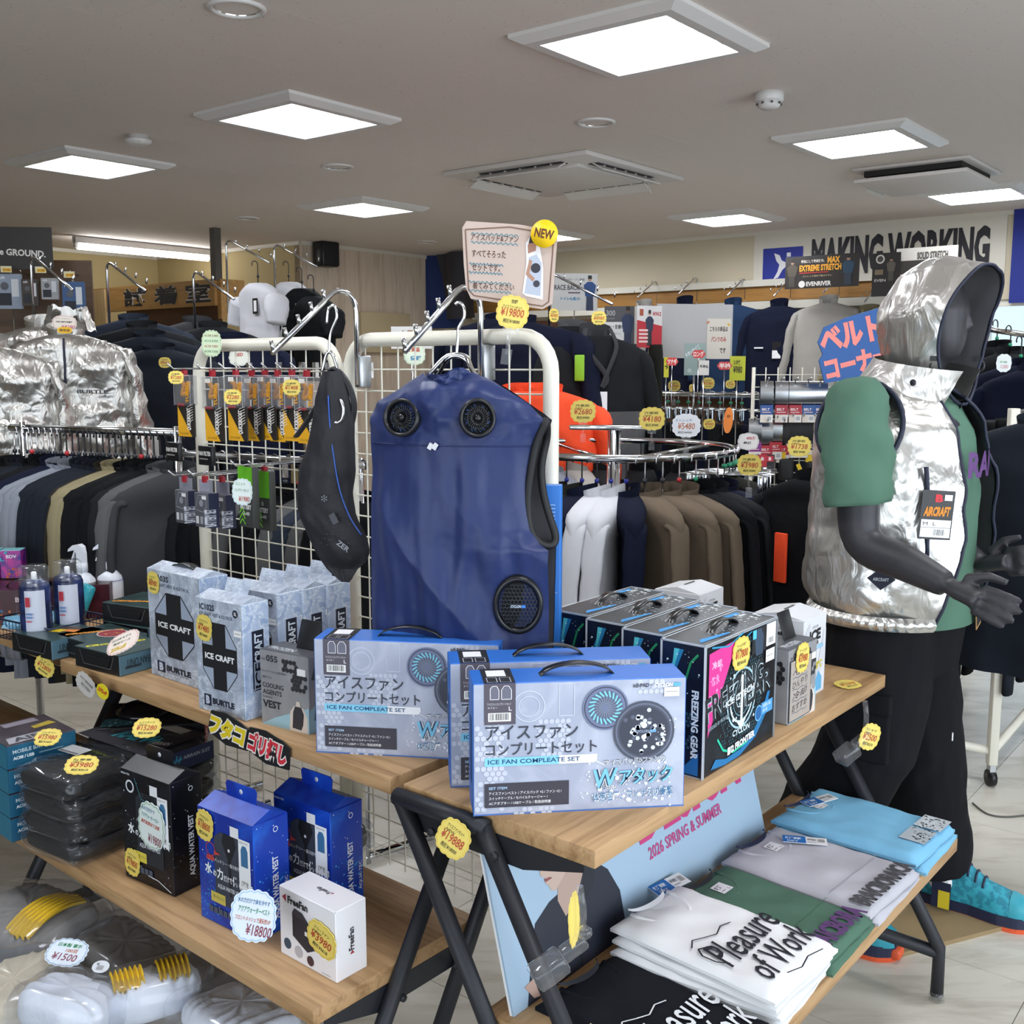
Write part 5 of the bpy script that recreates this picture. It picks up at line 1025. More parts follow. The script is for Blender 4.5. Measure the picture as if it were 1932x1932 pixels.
def tee(label, x, y, z, w, l, th, m, seed, rot=0, neck=True, tape='1d2440', group=None, art=None, lab=True):
    o = bpy.data.objects.new('folded_shirt', tee_mesh(w, l, th, m, seed, 'folded_shirt')); COL.objects.link(o); o.location = RT(x, y, z); o.rotation_euler = (0, 0, RY + R(rot)); tag(o, label, 'T-shirt', group)
    if neck:
        n0, rx, ry = l/2-.012, w*.27, .085
        MB().tube([(rx*cos(a), n0 - ry*sin(a)*.95, th+.001-.002*sin(a)) for a in [pi*k/16 for k in range(17)]], .0055, m, 8, flat=.6).build('neck_rib', o)
        MB().grid(lambda a, b: Vector(((rx*.92)*cos(pi*a)*(.98-.0*b), n0 + .012 - (ry*.32*sin(pi*a))*(1-b*.35) + .0, th*.9 + .004 + .004*b)), 20, 3, mat('tape_' + tape, tape, .7)).build('neck_tape', o)
        MB().grid(lambda a, b: Vector(((2*a-1)*rx*.86*(1-.5*b**2), n0 - .01 - ry*.74*b, th + .0006)), 12, 10, m).build('inner_back', o)
        if lab:
            q = prints(o, (-.018, n0-.065, th+.002), (1, 0, 0), (0, 1, 0), .036, .034, [('r', 0, 0, 1, 1, 'e8e8ea'), ('t', '吸汗', .12, .45, .5, .4, '26262c', .04), ('t', 'L', .72, .1, .15, .2, '26262c', .02), ('r', .1, .2, .4, .05, '555555')], 'neck_label', .001)
    if art: prints(o, (-w/2, -l/2, th+.0045), (1, 0, 0), (0, 1, 0), w, l, art, 'chest_print', .0005)
    return o
BLUEJ = cloth('sky_blue_jersey', '7ab4d4', .85, .12); GREYJ = cloth('pale_grey_jersey', 'b9b8c0', .85, .12); WHITEJ = cloth('white_jersey', 'ececee', .85, .1); BLACKJ = cloth('black_jersey', '16181f', .85, .12)
rr_ = random.Random(5)
camo = [('p', [(.3, .03), (.3, .2), (.62, .2), (.62, .03)], 'aeb6bc', 1), ('p', [(.66, .02), (.66, .2), (.96, .2), (.96, .02)], 'c3c9cd', 1)]
for k in range(70):
    cx, cy = .31+rr_.random()*.63, .035+rr_.random()*.15
    camo.append(('p', [(cx+.02*rr_.random()*cos(j*pi/3), cy+.016*rr_.random()*sin(j*pi/3)) for j in range(6)], rr_.choice(['eef2f4', '7f8b92', 'dfe6ea', '98a4aa']), 1))
G1, G2, G3, G4 = 'sky blue folded shirts', 'pale grey folded shirts', 'sage green folded shirts', 'white folded shirts'
tee('sky blue folded shirt under the one with the pale picture print', 1.075, -.012, LZ, .245, .35, .02, BLUEJ, 1, 2, False, group=G1); tee('sky blue folded shirt with pale picture print, top of its pile', 1.07, -.01, LZ+.0215, .24, .34, .02, BLUEJ, 2, -2, group=G1, art=camo)
tee('pale grey folded shirt below the lettered grey one', .815, -.018, LZ, .245, .34, .016, GREYJ, 3, 1, False, group=G2)
tee('pale grey folded shirt with dark block lettering and blue hang tag', .808, -.018, LZ+.0175, .24, .335, .018, GREYJ, 4, -3, group=G2, art=[('t', 'BRAICBORAICA', .02, .015, .96, .135, '4a484c', .05, 0), ('l', [(.02, .27), (.98, .27)], .006, '9c9ba4')])
tee('sage green folded shirt below the purple lettered one', .575, -.018, LZ, .215, .34, .016, GREEN, 5, 2, False, group=G3)
tee('sage green folded shirt with purple block lettering on top of its pile', .57, -.018, LZ+.0175, .21, .33, .018, GREEN, 6, -2, tape='20242c', group=G3, art=[('t', 'BRAICBORA', .02, .02, .96, .15, '5d3a6e', .05, 0), ('l', [(.02, .28), (.98, .28)], .006, '4a7359')])
for k, n_ in enumerate(['lowest', 'second', 'third']): tee('white folded shirt, %s of the pile of four' % n_, .365+.004*k, -.02, LZ+.0165*k, .22, .33, .015, WHITEJ, 7+k, 3-2*k, False, group=G4, art=[('t', 'fin', .7, .012, .1, .03, '30405a', .03, 20, .3)])
script = lambda c: [('t', 'Pleasure', .08, .27, .92, .2, c, .008, 4, .45), ('t', 'of Work', .14, .07, .86, .18, c, .008, 4, .45), ('l', [(.1, .52), (.2, .56), (.3, .53), (.42, .50), (.55, .53), (.66, .51)], .012, c), ('l', [(.12, .3), (.06, .36), (.06, .44), (.12, .49), (.19, .47), (.2, .4)], .016, c), ('l', [(.3, .05), (.45, .02), (.62, .045), (.8, .02)], .012, c)]
tee('white folded shirt with black script lettering on top of its pile', .375, -.02, LZ+.0495, .22, .34, .017, WHITEJ, 10, -3, group=G4, art=script('1b1e28'), tape='d8d8dc', lab=False)
tee('black folded shirt with white script lettering', .155, -.018, LZ, .215, .34, .02, BLACKJ, 11, -4, tape='20242c', art=script('eef0f4'), lab=False)
def hangtag(label, x, y, z, rot, tilt=0):
    t = thing('hang_tag', label, 'tag', RT(x, y, z), (R(tilt), 0, RY + R(rot)), 'blue and white garment tags'); MB().box((0, 0, 0), (.095, .034, .001), WHITE).build('card', t)
    prints(t, (-.0475, -.017, .0005), (1, 0, 0), (0, 1, 0), .095, .034, [('r', 0, 0, .52, 1, '1f6db8'), ('t', '吸汗速乾', .06, .45, .36, .35, 'eef2f6', .03), ('t', 'DRY', .1, .12, .25, .2, 'eef2f6', .02), ('b', .78, .2, .18, .6), ('t', '¥980', .55, .45, .2, .3, '2a2a30'), ('r', .55, .2, .2, .05, '77777c')], 'print', .0004); return t
hangtag('blue and white garment tag lying on the grey lettered shirt', .875, .045, LZ+.044, -62); hangtag('blue and white garment tag beside the neck of the green shirt', .50, .165, LZ+.05, -10, 10)
hangtag('blue and white garment tag tucked inside the blue shirt neck', 1.1, .11, LZ+.046, -20)
# red stamped card beside the black shirt
t = thing('paper_card', 'cream paper card with a red round stamp at the shelf end', 'card', RT(.03, -.03, LZ+.004), (R(12), R(-14), RY)); MB().box((0, 0, 0), (.06, .15, .001), mat('cream_card', 'd8c7a4', .7)).build('card', t)
prints(t, (-.03, -.075, .0006), (1, 0, 0), (0, 1, 0), .06, .15, [('c', .5, .45, .4, 'a03030'), ('c', .5, .45, .34, 'c8a08a'), ('t', '人気', .25, .4, .5, .1, 'a03030', .03)], 'print')
# ------------------------------------------------------------------ poster panel leaning on the shelf
ptr = thing('poster_panel', 'pale blue season poster of a man in a dark shirt leaning under the table', 'poster', RT(.485, .175, LZ), (R(-14), 0, RY))
PWD, PHT = .93, .335; MB().box((0, .002, PHT/2), (PWD, .004, PHT), mat('poster_blue', 'a3bcd2', .35, vary=(1.2, .1))).build('panel', ptr); MB().box((0, .0062, PHT/2), (PWD+.002, .004, PHT+.002), WHITE).build('backing', ptr)
def fx(x, y): return (x, y)
prints(ptr, (-PWD/2, 0, 0), (1, 0, 0), (0, 0, 1), PWD, PHT, [
    ('p', [(.04, 0), (.07, .2), (.1, .36), (.15, .42), (.2, .44), (.24, .5), (.275, .53), (.3, .5), (.345, .4), (.372, .25), (.37, .05), (.35, 0)], '1c2130'),
    ('p', [(.175, .4), (.185, .5), (.2, .62), (.285, .72), (.3, .6), (.27, .48), (.225, .33), (.19, .3)], 'b39a8c'), ('p', [(.135, .72), (.128, .63), (.14, .615), (.139, .57), (.15, .55), (.148, .525), (.157, .50), (.162, .47), (.175, .455), (.215, .52), (.28, .66), (.29, .85), (.14, .85)], 'c2aa9c'),
    ('p', [(.147, .545), (.165, .54), (.172, .528), (.15, .526)], '8a4c4c'), ('p', [(.13, .8), (.3, .72), (.32, 1.0), (.12, 1.0)], '352b28'), ('p', [(.235, .3), (.262, .42), (.29, .55), (.3, .62), (.315, .5), (.29, .36)], '151a26'), ('p', [(.04, .1), (.06, .02), (.09, .0), (.09, .12)], 'b8988a'),
    ('t', 'DESIGN', .47, .41, .46, .42, 'c23a78', .07), ('t', '2026 SPRING & SUMMER', .495, .30, .32, .075, 'b8407c', .02), ('l', [(.225, .3), (.215, .1), (.21, 0)], .004, '0d111a')], 'print')
# ================================================================== glove bags in the wire bin, lower left
BC = Vector((-.70, 1.53, 0)); BW, BD_, BZ0, BZ1 = .98, .34, .05, .215
bn = thing('wire_bin', 'white wire bin heaped with bags of gloves under the shelf', 'wire bin', BC, LY)
for z in (BZ0, (BZ0+BZ1)/2, BZ1):
    MB().tube([(-BW/2, -BD_/2, z), (BW/2, -BD_/2, z), (BW/2, BD_/2, z), (-BW/2, BD_/2, z)], .004 if z < BZ1 else .007, NETM, 6, closed=True).build('rim_wire', bn)
zz = MB(); n = 60
zz.tube([(-BW/2+BW*i/n, BD_/2+.004, BZ1-.005 if i % 2 else BZ1-.06) for i in range(n+1)], .0028, NETM, 5); zz.build('zigzag_wire', bn)
for i in range(1, 20): x = -BW/2+BW*i/20; MB().tube([(x, -BD_/2, BZ1), (x, -BD_/2, BZ0), (x, BD_/2, BZ0), (x, BD_/2, BZ1)], .002, NETM, 5).build('wire', bn)
for x in (-.4, .4):
    for y in (-.14, .14): MB().tube([(x, y, BZ0), (x, y, 0)], .006, NETM, 6).build('foot', bn)
BAG = clearplastic('glove_bag_film', 'f2f3f6', .06, .14); IVORY = mat('glove_ivory', 'd9cdb4', .9, bump=(90, .5, .003)); GWHITE = mat('glove_white', 'e6ebf4', .9, bump=(90, .5, .003)); GYEL = mat('glove_yellow', 'e0b820', .85, bump=(70, .6, .004)); GGREY = mat('glove_grey', '8d8a86', .9, bump=(60, .4, .003))
def bag(label, px, py, z, lx, ly, h, rot, gm, cuff=None, seed=0):
    p = G(px, py, z); t = thing('glove_bag', label, 'bag of gloves', p, (R(8*sin(seed)), R(6*cos(seed*2)), R(rot)), 'clear bags of work gloves')
    def pil(sx, sy, sh, wr, fr, sd, ribs=0):
        def fn(a, b):
            th = a*2*pi; v = (b-.5)*pi; e = .35; c, s_ = abs(cos(v))**e, (abs(sin(v))**.9)*(1 if sin(v) > 0 else -1); q = Vector((sx*c*(abs(cos(th))**.6)*(1 if cos(th) > 0 else -1), sy*c*(abs(sin(th))**.6)*(1 if sin(th) > 0 else -1), sh*s_))
            k = wr*(turb(q + Vector((sd, 0, 0)), fr) + .7*ridge(q + Vector((0, sd, 0)), fr*.7)); q *= 1 + k*4
            if ribs: q.z += ribs*sin(q.x*260)*(1 if s_ > 0 else 0); 
            return q
        return fn
    MB().grid(pil(lx*.48, ly*.48, h*.47, .016, 13, seed, .004), 90, 26, gm, cu=True).build('glove_bundle', t)
    if cuff:
        for sg in cuff[1]: MB().grid(lambda a, b, sg=sg: Vector((sg*lx*.22 + lx*.3*(a-.5), ly*.38*(b-.5)*2*(1-.25*abs(a-.5)), h*.47 + .016 + .007*sin(a*40) - .02*(2*b-1)**2)), 30, 10, cuff[0]).build('knit_cuff', t)
    MB().grid(pil(lx*.57, ly*.57, h*.62, .035, 8, seed+3), 60, 26, BAG, cu=True).build('plastic_film', t)
    return t
bag('clear bag of grey gloves, lying nearest the table legs', 60, 1745, .235, .30, .22, .09, -30, GGREY, (GYEL, (1,)), 1)
bag('clear bag of ivory gloves at the bin edge', 30, 1880, .225, .22, .2, .09, 20, IVORY, None, 2); bag('clear bag of white gloves with gathered wrists', 130, 1900, .25, .13, .2, .09, 70, GWHITE, None, 3)
bag('clear bag of gloves with bright yellow knit cuffs', 285, 1872, .245, .2, .13, .08, 28, GWHITE, (GYEL, (-1, 1)), 4); bag('clear bag of bluish white gloves at the far end of the bin', 455, 1925, .225, .24, .18, .08, -42, GWHITE, None, 5)
bag('clear bag of grey gloves in the middle of the bin', 235, 1800, .215, .26, .16, .07, -38, GGREY, None, 6); bag('clear bag of grey gloves half under the shelf', 395, 1850, .215, .2, .12, .06, -40, GGREY, None, 7)
# ================================================================== hanging clothes
def jacket_meshes(w, l, d, sl, spread, wr, ws, seed, collar=.05, flare=1.0, res=(44, 40), sr=.07):
    tab = [(0, 0, .062, .045), (.04, -.014, .11, .055), (.09, -.042, w*.42, .06), (.135, -.072, w*.49, max(.05, d*.42)), (.2, -.13, w*.5, d*.5), (.6, -l*.6, w*.495, d*.52), (1, -l, w*.5*flare, d*.5)]
    def bf(a, b):
        q = 2*pi*a; z = lerpl([(t[0], t[1]) for t in tab], b); hw = lerpl([(t[0], t[2]) for t in tab], b); hd = lerpl([(t[0], t[3]) for t in tab], b)
        c, s_ = cos(q), sin(q); p = Vector((hw*abs(c)**.8*(1 if c > 0 else -1), hd*abs(s_)**.8*(1 if s_ > 0 else -1), z)); f = min(1, b*6)
        k = wr*f*(turb(p + Vector((seed, 0, 0)), ws) + .7*ridge((p.x + .4*p.z, seed, p.z*.5), ws*.55) + .55*ss(.25, .8, b)*sin(p.x*48 + seed*2 + 3*p.z)); return p + Vector((.35*c, s_, .0))*k
    body = MB().grid(bf, res[0], res[1], None, cu=True)
    def sleeve(sg):
        m = MB(); closed_tube(m, spline([(sg*(w*.5-.06), 0, -.082), (sg*(w*.5-.012), 0, -.105), (sg*(w*.5+spread*.45), -.01, -.09-sl*.45), (sg*(w*.5+spread), -.02, -.09-sl)], 6), [lerpl([(0, .022), (.12, .044), (.3, sr*.92), (.65, sr*.86), (1, sr*.7)], i/18) for i in range(19)], None, 14, None, wr*1.3, ws, .62 if d > .08 else .42); return m
    def col(a, b):
        q = pi*1.5 + R(26) + (2*pi-R(52))*a; r = 1 + .1*b; return Vector((.064*r*cos(q), .048*r*sin(q)*(1-.15*b), -.014 + collar*b*(.72 + .28*sin(q))))
    return body, sleeve, MB().grid(col, 30, 6, None), bf
_J = {}
def jacket(label, loc, yaw, m, w=.5, l=.68, d=.13, sl=.5, spread=.05, wr=.012, ws=9, seed=0, cat='jacket', group=None, collar=.05, sleeves=True, zipc=None, name='jacket', lower=None, cm=None, res=(44, 40), sr=.07):
    key = (w, l, d, sl, spread, wr, ws, seed, collar, sr)
    if key not in _J:
        b, s_, c, bf = jacket_meshes(w, l, d, sl, spread, wr, ws, seed, collar, 1.0, res, sr); _J[key] = (b.mesh('body'), s_(-1).mesh('sleeve'), s_(1).mesh('sleeve'), c.mesh('collar'), bf)
        for me in _J[key][:4]: me.materials.append(mat('cloth_plain', '404040', .9))
    bm_, sl_, sr_, cm_, bf = _J[key]; t = thing(name, label, cat, loc, yaw, group)
    for nm, me, mm in [('body', bm_, m)] + ([('sleeve', sl_, m), ('sleeve', sr_, m)] if sleeves else []) + ([('collar', cm_, cm or m)] if collar else []):
        o = bpy.data.objects.new(nm, me); COL.objects.link(o); o.parent = t; recolor(o, mm)
    if zipc: MB().tube([bf(.75, k/24) + Vector((0, -.004, 0)) for k in range(1, 25)], .0045, zipc, 6).build('zip', t)
    if lower:
        z0 = lower[0]; MB().grid(lambda a, b: (lambda p: Vector((p.x*1.012, p.y*1.04, p.z)))(bf(a, z0 + (1-z0)*b)), 44, 24, lower[1], cu=True).build('lower_panel', t)
    return t
def hanger_proto(m, bead, label):
    t = thing('clothes_hanger', label, 'hanger')
    MB().tube([(0, 0, -.01), (0, 0, .065)] + arc((0, -.018, .105), .018, 0, R(210), 8, 'yz'), .0028, m, 6).build('hook', t)
    MB().tube(spline([(-.19, 0, -.085), (-.1, 0, -.04), (0, 0, -.01), (.1, 0, -.04), (.19, 0, -.085)], 5), .006, m, 6).build('shoulder_bar', t)
    MB().lathe([(.006, -.007), (.008, 0), (.006, .007)], bead, 10, Matrix.Translation((0, 0, .04))).build('size_bead', t); return t
BEADS = {c: mat('bead_' + c, h, .35) for c, h in (('blue', '24308f'), ('red', 'c03038'), ('green', '2a9a70'), ('yellow', 'c9c22a'), ('white', '2a2c34'))}
_H = {}
def hanger(loc, yaw, m, bead, label, group):
    k = (m.name, bead)
    if k not in _H:
        _H[k] = hanger_proto(m, BEADS[bead], label); r = _H[k]; r.location = loc; r.rotation_euler = (0, 0, yaw); r['group'] = group; return r
    return dup(_H[k], loc, yaw, label, group)
C = {k: cloth('cloth_' + k, v, .88) for k, v in dict(black='0e0f13', charcoal='1d1f22', slate='1b2029', navy='10152a', ash='858a94', olive='282824', taupe='6b5e50', white='cfd0d6', khaki='8f8568', brown='2f2a22', grey='5a5a5c', midgrey='3c3d40', denim='1f3350', beige='a29e98', orange='f0461a', bluegrey='2c3340').items()}
C['orange'] = mat('hivis_orange', 'f24a1c', .8, bump=(20, .2, .01))
def cloth_on_rail(a, b, z, items, lab, grp, w=.44, l=.66, d=.042, hang=BLACKPLASTIC, yoff=0., bead='white', drop=.11, spread=.012):
    n = len(items); dr = (b-a); yaw = atan2(dr.y, dr.x) + pi/2 + yoff
    for i, c in enumerate(items):
        if c is None: continue
        p = a.lerp(b, (i+.5)/n); p = Vector((p.x, p.y, z-drop)); dy = R(random.uniform(-5, 5))
        jacket('%s %s' % (c, lab), p + Vector((0, 0, random.uniform(-.006, .006))), yaw + dy, C[c], w=w, l=l*(1 if i % 3 else .95), d=d, sl=.5, spread=spread, wr=.007, ws=8, seed=i % 4, group=grp, collar=.045, res=(40, 30), sr=.04)
        hanger(p + Vector((0, 0, .002)), yaw + dy, hang if i > n*.28 or hang is CHROME else CHROME, 'red' if i in (3, 9, 21) else bead, 'hanger with coloured size bead on %s' % grp, 'hangers on ' + grp)
# ---- rail on the left
RZ = 1.3; a_ = G(20, 806.5, RZ); b_ = G(345, 817, RZ)
rk = thing('clothes_rail', 'chrome clothes rail of jackets behind the left table', 'clothes rail', (0, 0, 0)); MB().tube([a_, b_], .0125, CHROME, 12).build('rail', rk)
for q in (.08, .97):
    p = a_.lerp(b_, q); MB().tube([(p.x, p.y, 0), (p.x, p.y, RZ+.02)], .0125, CHROME, 12).build('post', rk); MB().tube([(p.x-.2, p.y-.2, .02), (p.x+.2, p.y+.2, .02)], .012, CHROME, 10).build('foot_bar', rk)
seq = ['olive', 'black', 'charcoal', 'slate', 'slate', 'black', 'black', 'black', 'navy', 'ash', 'ash', 'ash', 'ash', 'slate', 'slate', 'slate', 'slate', 'brown', 'khaki', 'khaki', 'black', 'black', 'charcoal', 'black', 'charcoal', 'grey', 'grey', 'midgrey']
cloth_on_rail(a_, b_, RZ, seq, 'work jacket hanging on the rail behind the left table', 'the left clothes rail', w=.46, yoff=R(-24), drop=.12)
# ---- second rail seen through the mesh panels
a2_, b2_ = at(330, 850, 3.5), at(690, 870, 3.05); a2_.z = b2_.z = 1.22
rk2 = thing('clothes_rail', 'chrome clothes rail of grey trousers and jackets behind the mesh panels', 'clothes rail'); MB().tube([a2_, b2_], .0125, CHROME, 12).build('rail', rk2)
for q in (.03, .97):
    p = a2_.lerp(b2_, q); MB().tube([(p.x, p.y, 0), (p.x, p.y, 1.24)], .0125, CHROME, 12).build('post', rk2); MB().tube([(p.x-.2, p.y-.15, .02), (p.x+.2, p.y+.15, .02)], .012, CHROME, 10).build('foot_bar', rk2)
cloth_on_rail(a2_, b2_, 1.22, ['grey', 'midgrey', 'black', 'charcoal', 'black', 'black', 'midgrey', 'grey', 'black', 'black', 'grey', 'bluegrey', 'grey', 'black'], 'jacket hanging behind the white mesh panels', 'the rail behind the mesh panels', w=.42, l=.62)
# ---- round rack on the right
RC, RR_, RH = Vector((.368, 3.83, 0)), .4335, 1.21
rg = thing('round_clothes_rack', 'round chrome clothes rack of jackets behind the black boxes', 'clothes rack', RC)
MB().tube([(RR_*cos(k*pi/32), RR_*sin(k*pi/32), RH) for k in range(64)], .0125, CHROME, 12, closed=True).build('ring_rail', rg); MB().tube([(0, 0, .03), (0, 0, RH+.07)], .024, CHROME, 16).build('pole', rg)
for k in range(4): q = k*pi/2+.5; MB().tube([(0, 0, RH-.05), (RR_*cos(q), RR_*sin(q), RH-.005)], .008, CHROME, 8).build('spoke', rg); MB().tube([(0, 0, .05), (.42*cos(q), .42*sin(q), .02)], .016, CHROME, 10).build('foot', rg)
MB().box((0, 0, RH+.075), (.32, .05, .018), CHROME, Matrix.Rotation(R(-10), 4, 'Z'), bev=.004).build('top_plate', rg)
front = [(-176, 'navy'), (-168, 'black'), (-160, 'navy'), (-151, 'black'), (-142, 'olive'), (-133, 'charcoal'), (-124, 'olive'), (-116, 'olive'), (-109, 'navy'), (-102.5, 'white'), (-96.5, 'white'), (-90, 'navy'), (-82, 'taupe'), (-74, 'taupe'), (-66, 'taupe'), (-57, 'black'), (-49, 'charcoal'), (-42, 'navy'), (14, 'olive'), (165, 'orange'), (150, 'orange'), (135, 'grey'), (120, 'ash'), (105, 'beige'), (90, 'charcoal'), (70, 'black'), (45, 'black')]
for i, (dg, c) in enumerate(front):
    q = R(dg); p = RC + Vector((RR_*cos(q), RR_*sin(q), RH-.115)); yw = q + R(random.uniform(-4, 4)) + R(lerpl([(-180, 0), (-130, -6), (-105, -18), (-95, -10), (-88, 8), (-78, 26), (-30, 24), (20, 10), (180, 0)], dg))
    jacket('%s work jacket hanging on the round rack' % c, p, yw, C[c], w=.43, l=.64 if c != 'white' else .58, d=.042, sl=.47, spread=.015, wr=.007, ws=8, seed=i % 4, group='jackets on the round rack', collar=.05, res=(40, 30), sr=.04)
    hanger(p + Vector((0, 0, .002)), yw, CHROME if -84 < dg < 20 else BLACKPLASTIC, 'blue' if -150 < dg < -85 else 'green' if i % 5 == 0 else 'yellow' if dg < -150 else 'red' if i % 7 == 0 else 'white', 'hanger with coloured size bead on the round rack', 'hangers on the round rack')
# ---- single jackets hung facing the aisle
def arm_at(p, yaw, label, n=0, up=.16, out=.24):
    t = thing('garment_rail', label, 'display arm', p, yaw, 'sloping chrome display arms'); MB().tube([(0, .2, -.25), (0, .2, up-.03)] + arc((0, .17, up-.03), .03, 0, R(120), 5, 'yz')[1:] + [(0, -out+.1, .02)], .006, CHROME, 8).build('arm_tube', t)
    for k in range(4): y = .12-.09*k; MB().tube([(0, y, up-.02-.03*k), (0, y-.004, up+.004-.03*k)], .004, CHROME, 6).build('stop_pin', t)
    return t
SV = foil('silver_cloth_soft', 'c6c3be', .34, 17, .5)
SIL = dict(w=.46, l=.62, d=.14, sl=.46, spread=.05, wr=.022, ws=12, seed=5, collar=.07, cat='jacket', res=(80, 80))
p = at(125, 632, 4.1)
sj = jacket('silver hooded jacket with white sleeve boards, dark zip and black tag', p, R(14), SV, zipc=NAVYTRIM, group='silver jackets', **SIL)
MB().grid(lambda a, b: Vector((.10*cos(pi*(a-.5)*1.5-pi/2+pi/2*0)*(1-.3*b)+.0, .05+.06*sin(a*pi), .02+.09*b)) + Vector((.0, .0, .02*turb((a*4, b*3, 1), 2))), 24, 8, SV).build('folded_hood', sj)
for sx in (-1, 1): MB().box((sx*.27, -.03, -.47), (.1, .006, .19), mat('grey_board', 'a9a6a2', .7), Matrix.Rotation(R(-16*sx), 4, 'Y') if 0 else None, bev=.003).build('sleeve_board', sj)
MB().box((-.09, -.085, -.29), (.075, .0016, .10), mat('tag_black', '17171b')).build('hang_tag', sj); prints(sj, (-.1275, -.0858, -.34), (1, 0, 0), (0, 0, 1), .075, .1, [('t', 'B', .42, .72, .2, .18, 'c83038', .06), ('t', 'AIRCRAFT', .08, .44, .84, .2, 'e08a24', .05, 0, .3), ('r', .04, .06, .92, .3, 'd8d8da'), ('b', .5, .08, .35, .14)], 'tag_print')
MB().tube([(-.1, -.08, -.2+.0-.012*k) for k in range(8)], .006, NAVYTRIM, 6).build('pocket_zip', sj); prints(sj, (.04, -.082, -.22), (1, 0, -.02), (0, 0, 1), .11, .02, [('t', 'BURTLE', 0, 0, 1, .7, '2a2a36', .03)], 'brand_lettering', .006)
jacket('silver hooded jacket hanging half outside the black sign board', at(-22, 655, 3.95), R(18), SV, zipc=NAVYTRIM, group='silver jackets', **SIL)
jacket('silver jacket behind the one with white sleeve boards', at(82, 618, 4.3), R(16), SV, group='silver jackets', **SIL)
DK = dict(w=.5, l=.7, d=.12, sl=.52, spread=.04, wr=.014, ws=8, cat='jacket', group='dark jackets behind the left rail')
for k, (px, py, Y, c, lb) in enumerate([(300, 660, 4.75, 'slate', 'dark slate zip jacket with round yellow price card'), (282, 636, 4.85, 'slate', 'dark slate jacket second on the tall arm'), (268, 618, 4.95, 'charcoal', 'charcoal jacket third on the tall arm'), (252, 604, 5.05, 'bluegrey', 'blue grey jacket last on the tall arm'), (440, 640, 5.0, 'navy', 'dark navy jacket above the mesh panel of packs'), (402, 618, 5.2, 'charcoal', 'charcoal jacket behind the dark navy one'), (372, 608, 5.3, 'midgrey', 'grey jacket with rolled collar beside the dark jackets')]):
    jacket(lb, at(px, py, Y), R(12 if k < 4 else 24), C[c], seed=k % 4, **DK)
for px, py, Y, lb in [(245, 560, 4.9, 'tall chrome arm of dark slate jackets'), (410, 575, 5.1, 'tall chrome arm of dark navy jackets'), (105, 560, 4.2, 'tall chrome arm of the silver jackets')]: arm_at(at(px, py, Y), R(48), lb)
# tees high up near the fitting room
TE = dict(w=.4, l=.48, d=.09, sl=.14, spread=.03, wr=.01, ws=8, collar=0, cat='T-shirt', name='hanging_shirt', sr=.085)
for px, py, Y, c, lb in [(487, 535, 6.1, 'white', 'light grey T-shirt with black tag hung near the fitting room'), (545, 533, 6.5, 'white', 'pale T-shirt behind the black hanging shirts'), (570, 545, 6.35, 'black', 'black T-shirt, middle one of three near the fitting room'), (592, 560, 6.2, 'charcoal', 'dark T-shirt with small neck label near the fitting room')]:
    t = jacket(lb, at(px, py, Y), R(-48), C[c], seed=2, **TE); hanger(at(px, py, Y) + Vector((0, 0, .0)), R(-48), BLACKPLASTIC, 'white', 'black hanger of shirt near the fitting room', 'hangers near the fitting room')
    if px == 487: MB().box((.07, -.062, -.13), (.05, .003, .085), BLACKPLASTIC).box((.075, -.0645, -.13), (.03, .001, .06), WHITE).build('hang_tag', t)
arm_at(at(475, 505, 6.15), R(58), 'chrome arm of the light grey shirt'); arm_at(at(565, 512, 6.4), R(58), 'chrome arm of the black shirts')
# centre: navy, hi-vis orange, black and grey, trousers
nv = jacket('big navy jacket with bright green patches', at(985, 608, 4.75), R(-32), C['navy'], w=.62, l=.6, d=.16, sl=.6, spread=.1, wr=.016, ws=7, seed=1)
for sx in (-.33, .0): MB().box((.33+sx, -.075+.0, -.2), (.045, .01, .11), mat('patch_green', '8cc832', .6), Matrix.Rotation(R(0), 4, 'Y'), bev=.004).build('green_patch', nv)
jacket('navy jacket behind the big navy one with green patches', at(940, 602, 4.95), R(-32), C['navy'], w=.6, l=.72, d=.15, sl=.6, spread=.08, wr=.016, ws=7, seed=2)
for k in range(3): jacket('bright orange jacket by the white panel post', at(1030-26*k, 738, 4.32+.1*k), R(-8), C['orange'], w=.46, l=.6, d=.14, sl=.45, spread=.06, wr=.02, ws=8, seed=k, group='bright orange jackets')
bg = jacket('black and grey jacket with grey collar straps and white tag', at(1122, 634, 4.65), R(14), C['charcoal'], w=.46, l=.62, d=.15, sl=.5, spread=.06, wr=.012, ws=8, seed=3, collar=.075, cm=C['midgrey'], lower=(.52, C['grey']))
MB().box((0, -.095, -.30), (.055, .002, .125), WHITE).build('blank_tag', bg)
for sx in (-1, 1): MB().tube(spline([(sx*.055, -.04, .03), (sx*.07, -.085, -.05), (.02, -.1, -.17), (.0, -.1, -.22)], 5), .012, C['midgrey'], 8, flat=.4).build('collar_strap', bg)
jacket('dark grey jacket with pale collar behind the black and grey one', at(1080, 616, 4.85), R(14), C['charcoal'], w=.46, l=.62, d=.14, sl=.5, spread=.05, wr=.012, ws=8, seed=1, cm=C['grey'])
arm_at(at(1105, 585, 4.8), R(52), 'chrome arm of the black and grey jacket')
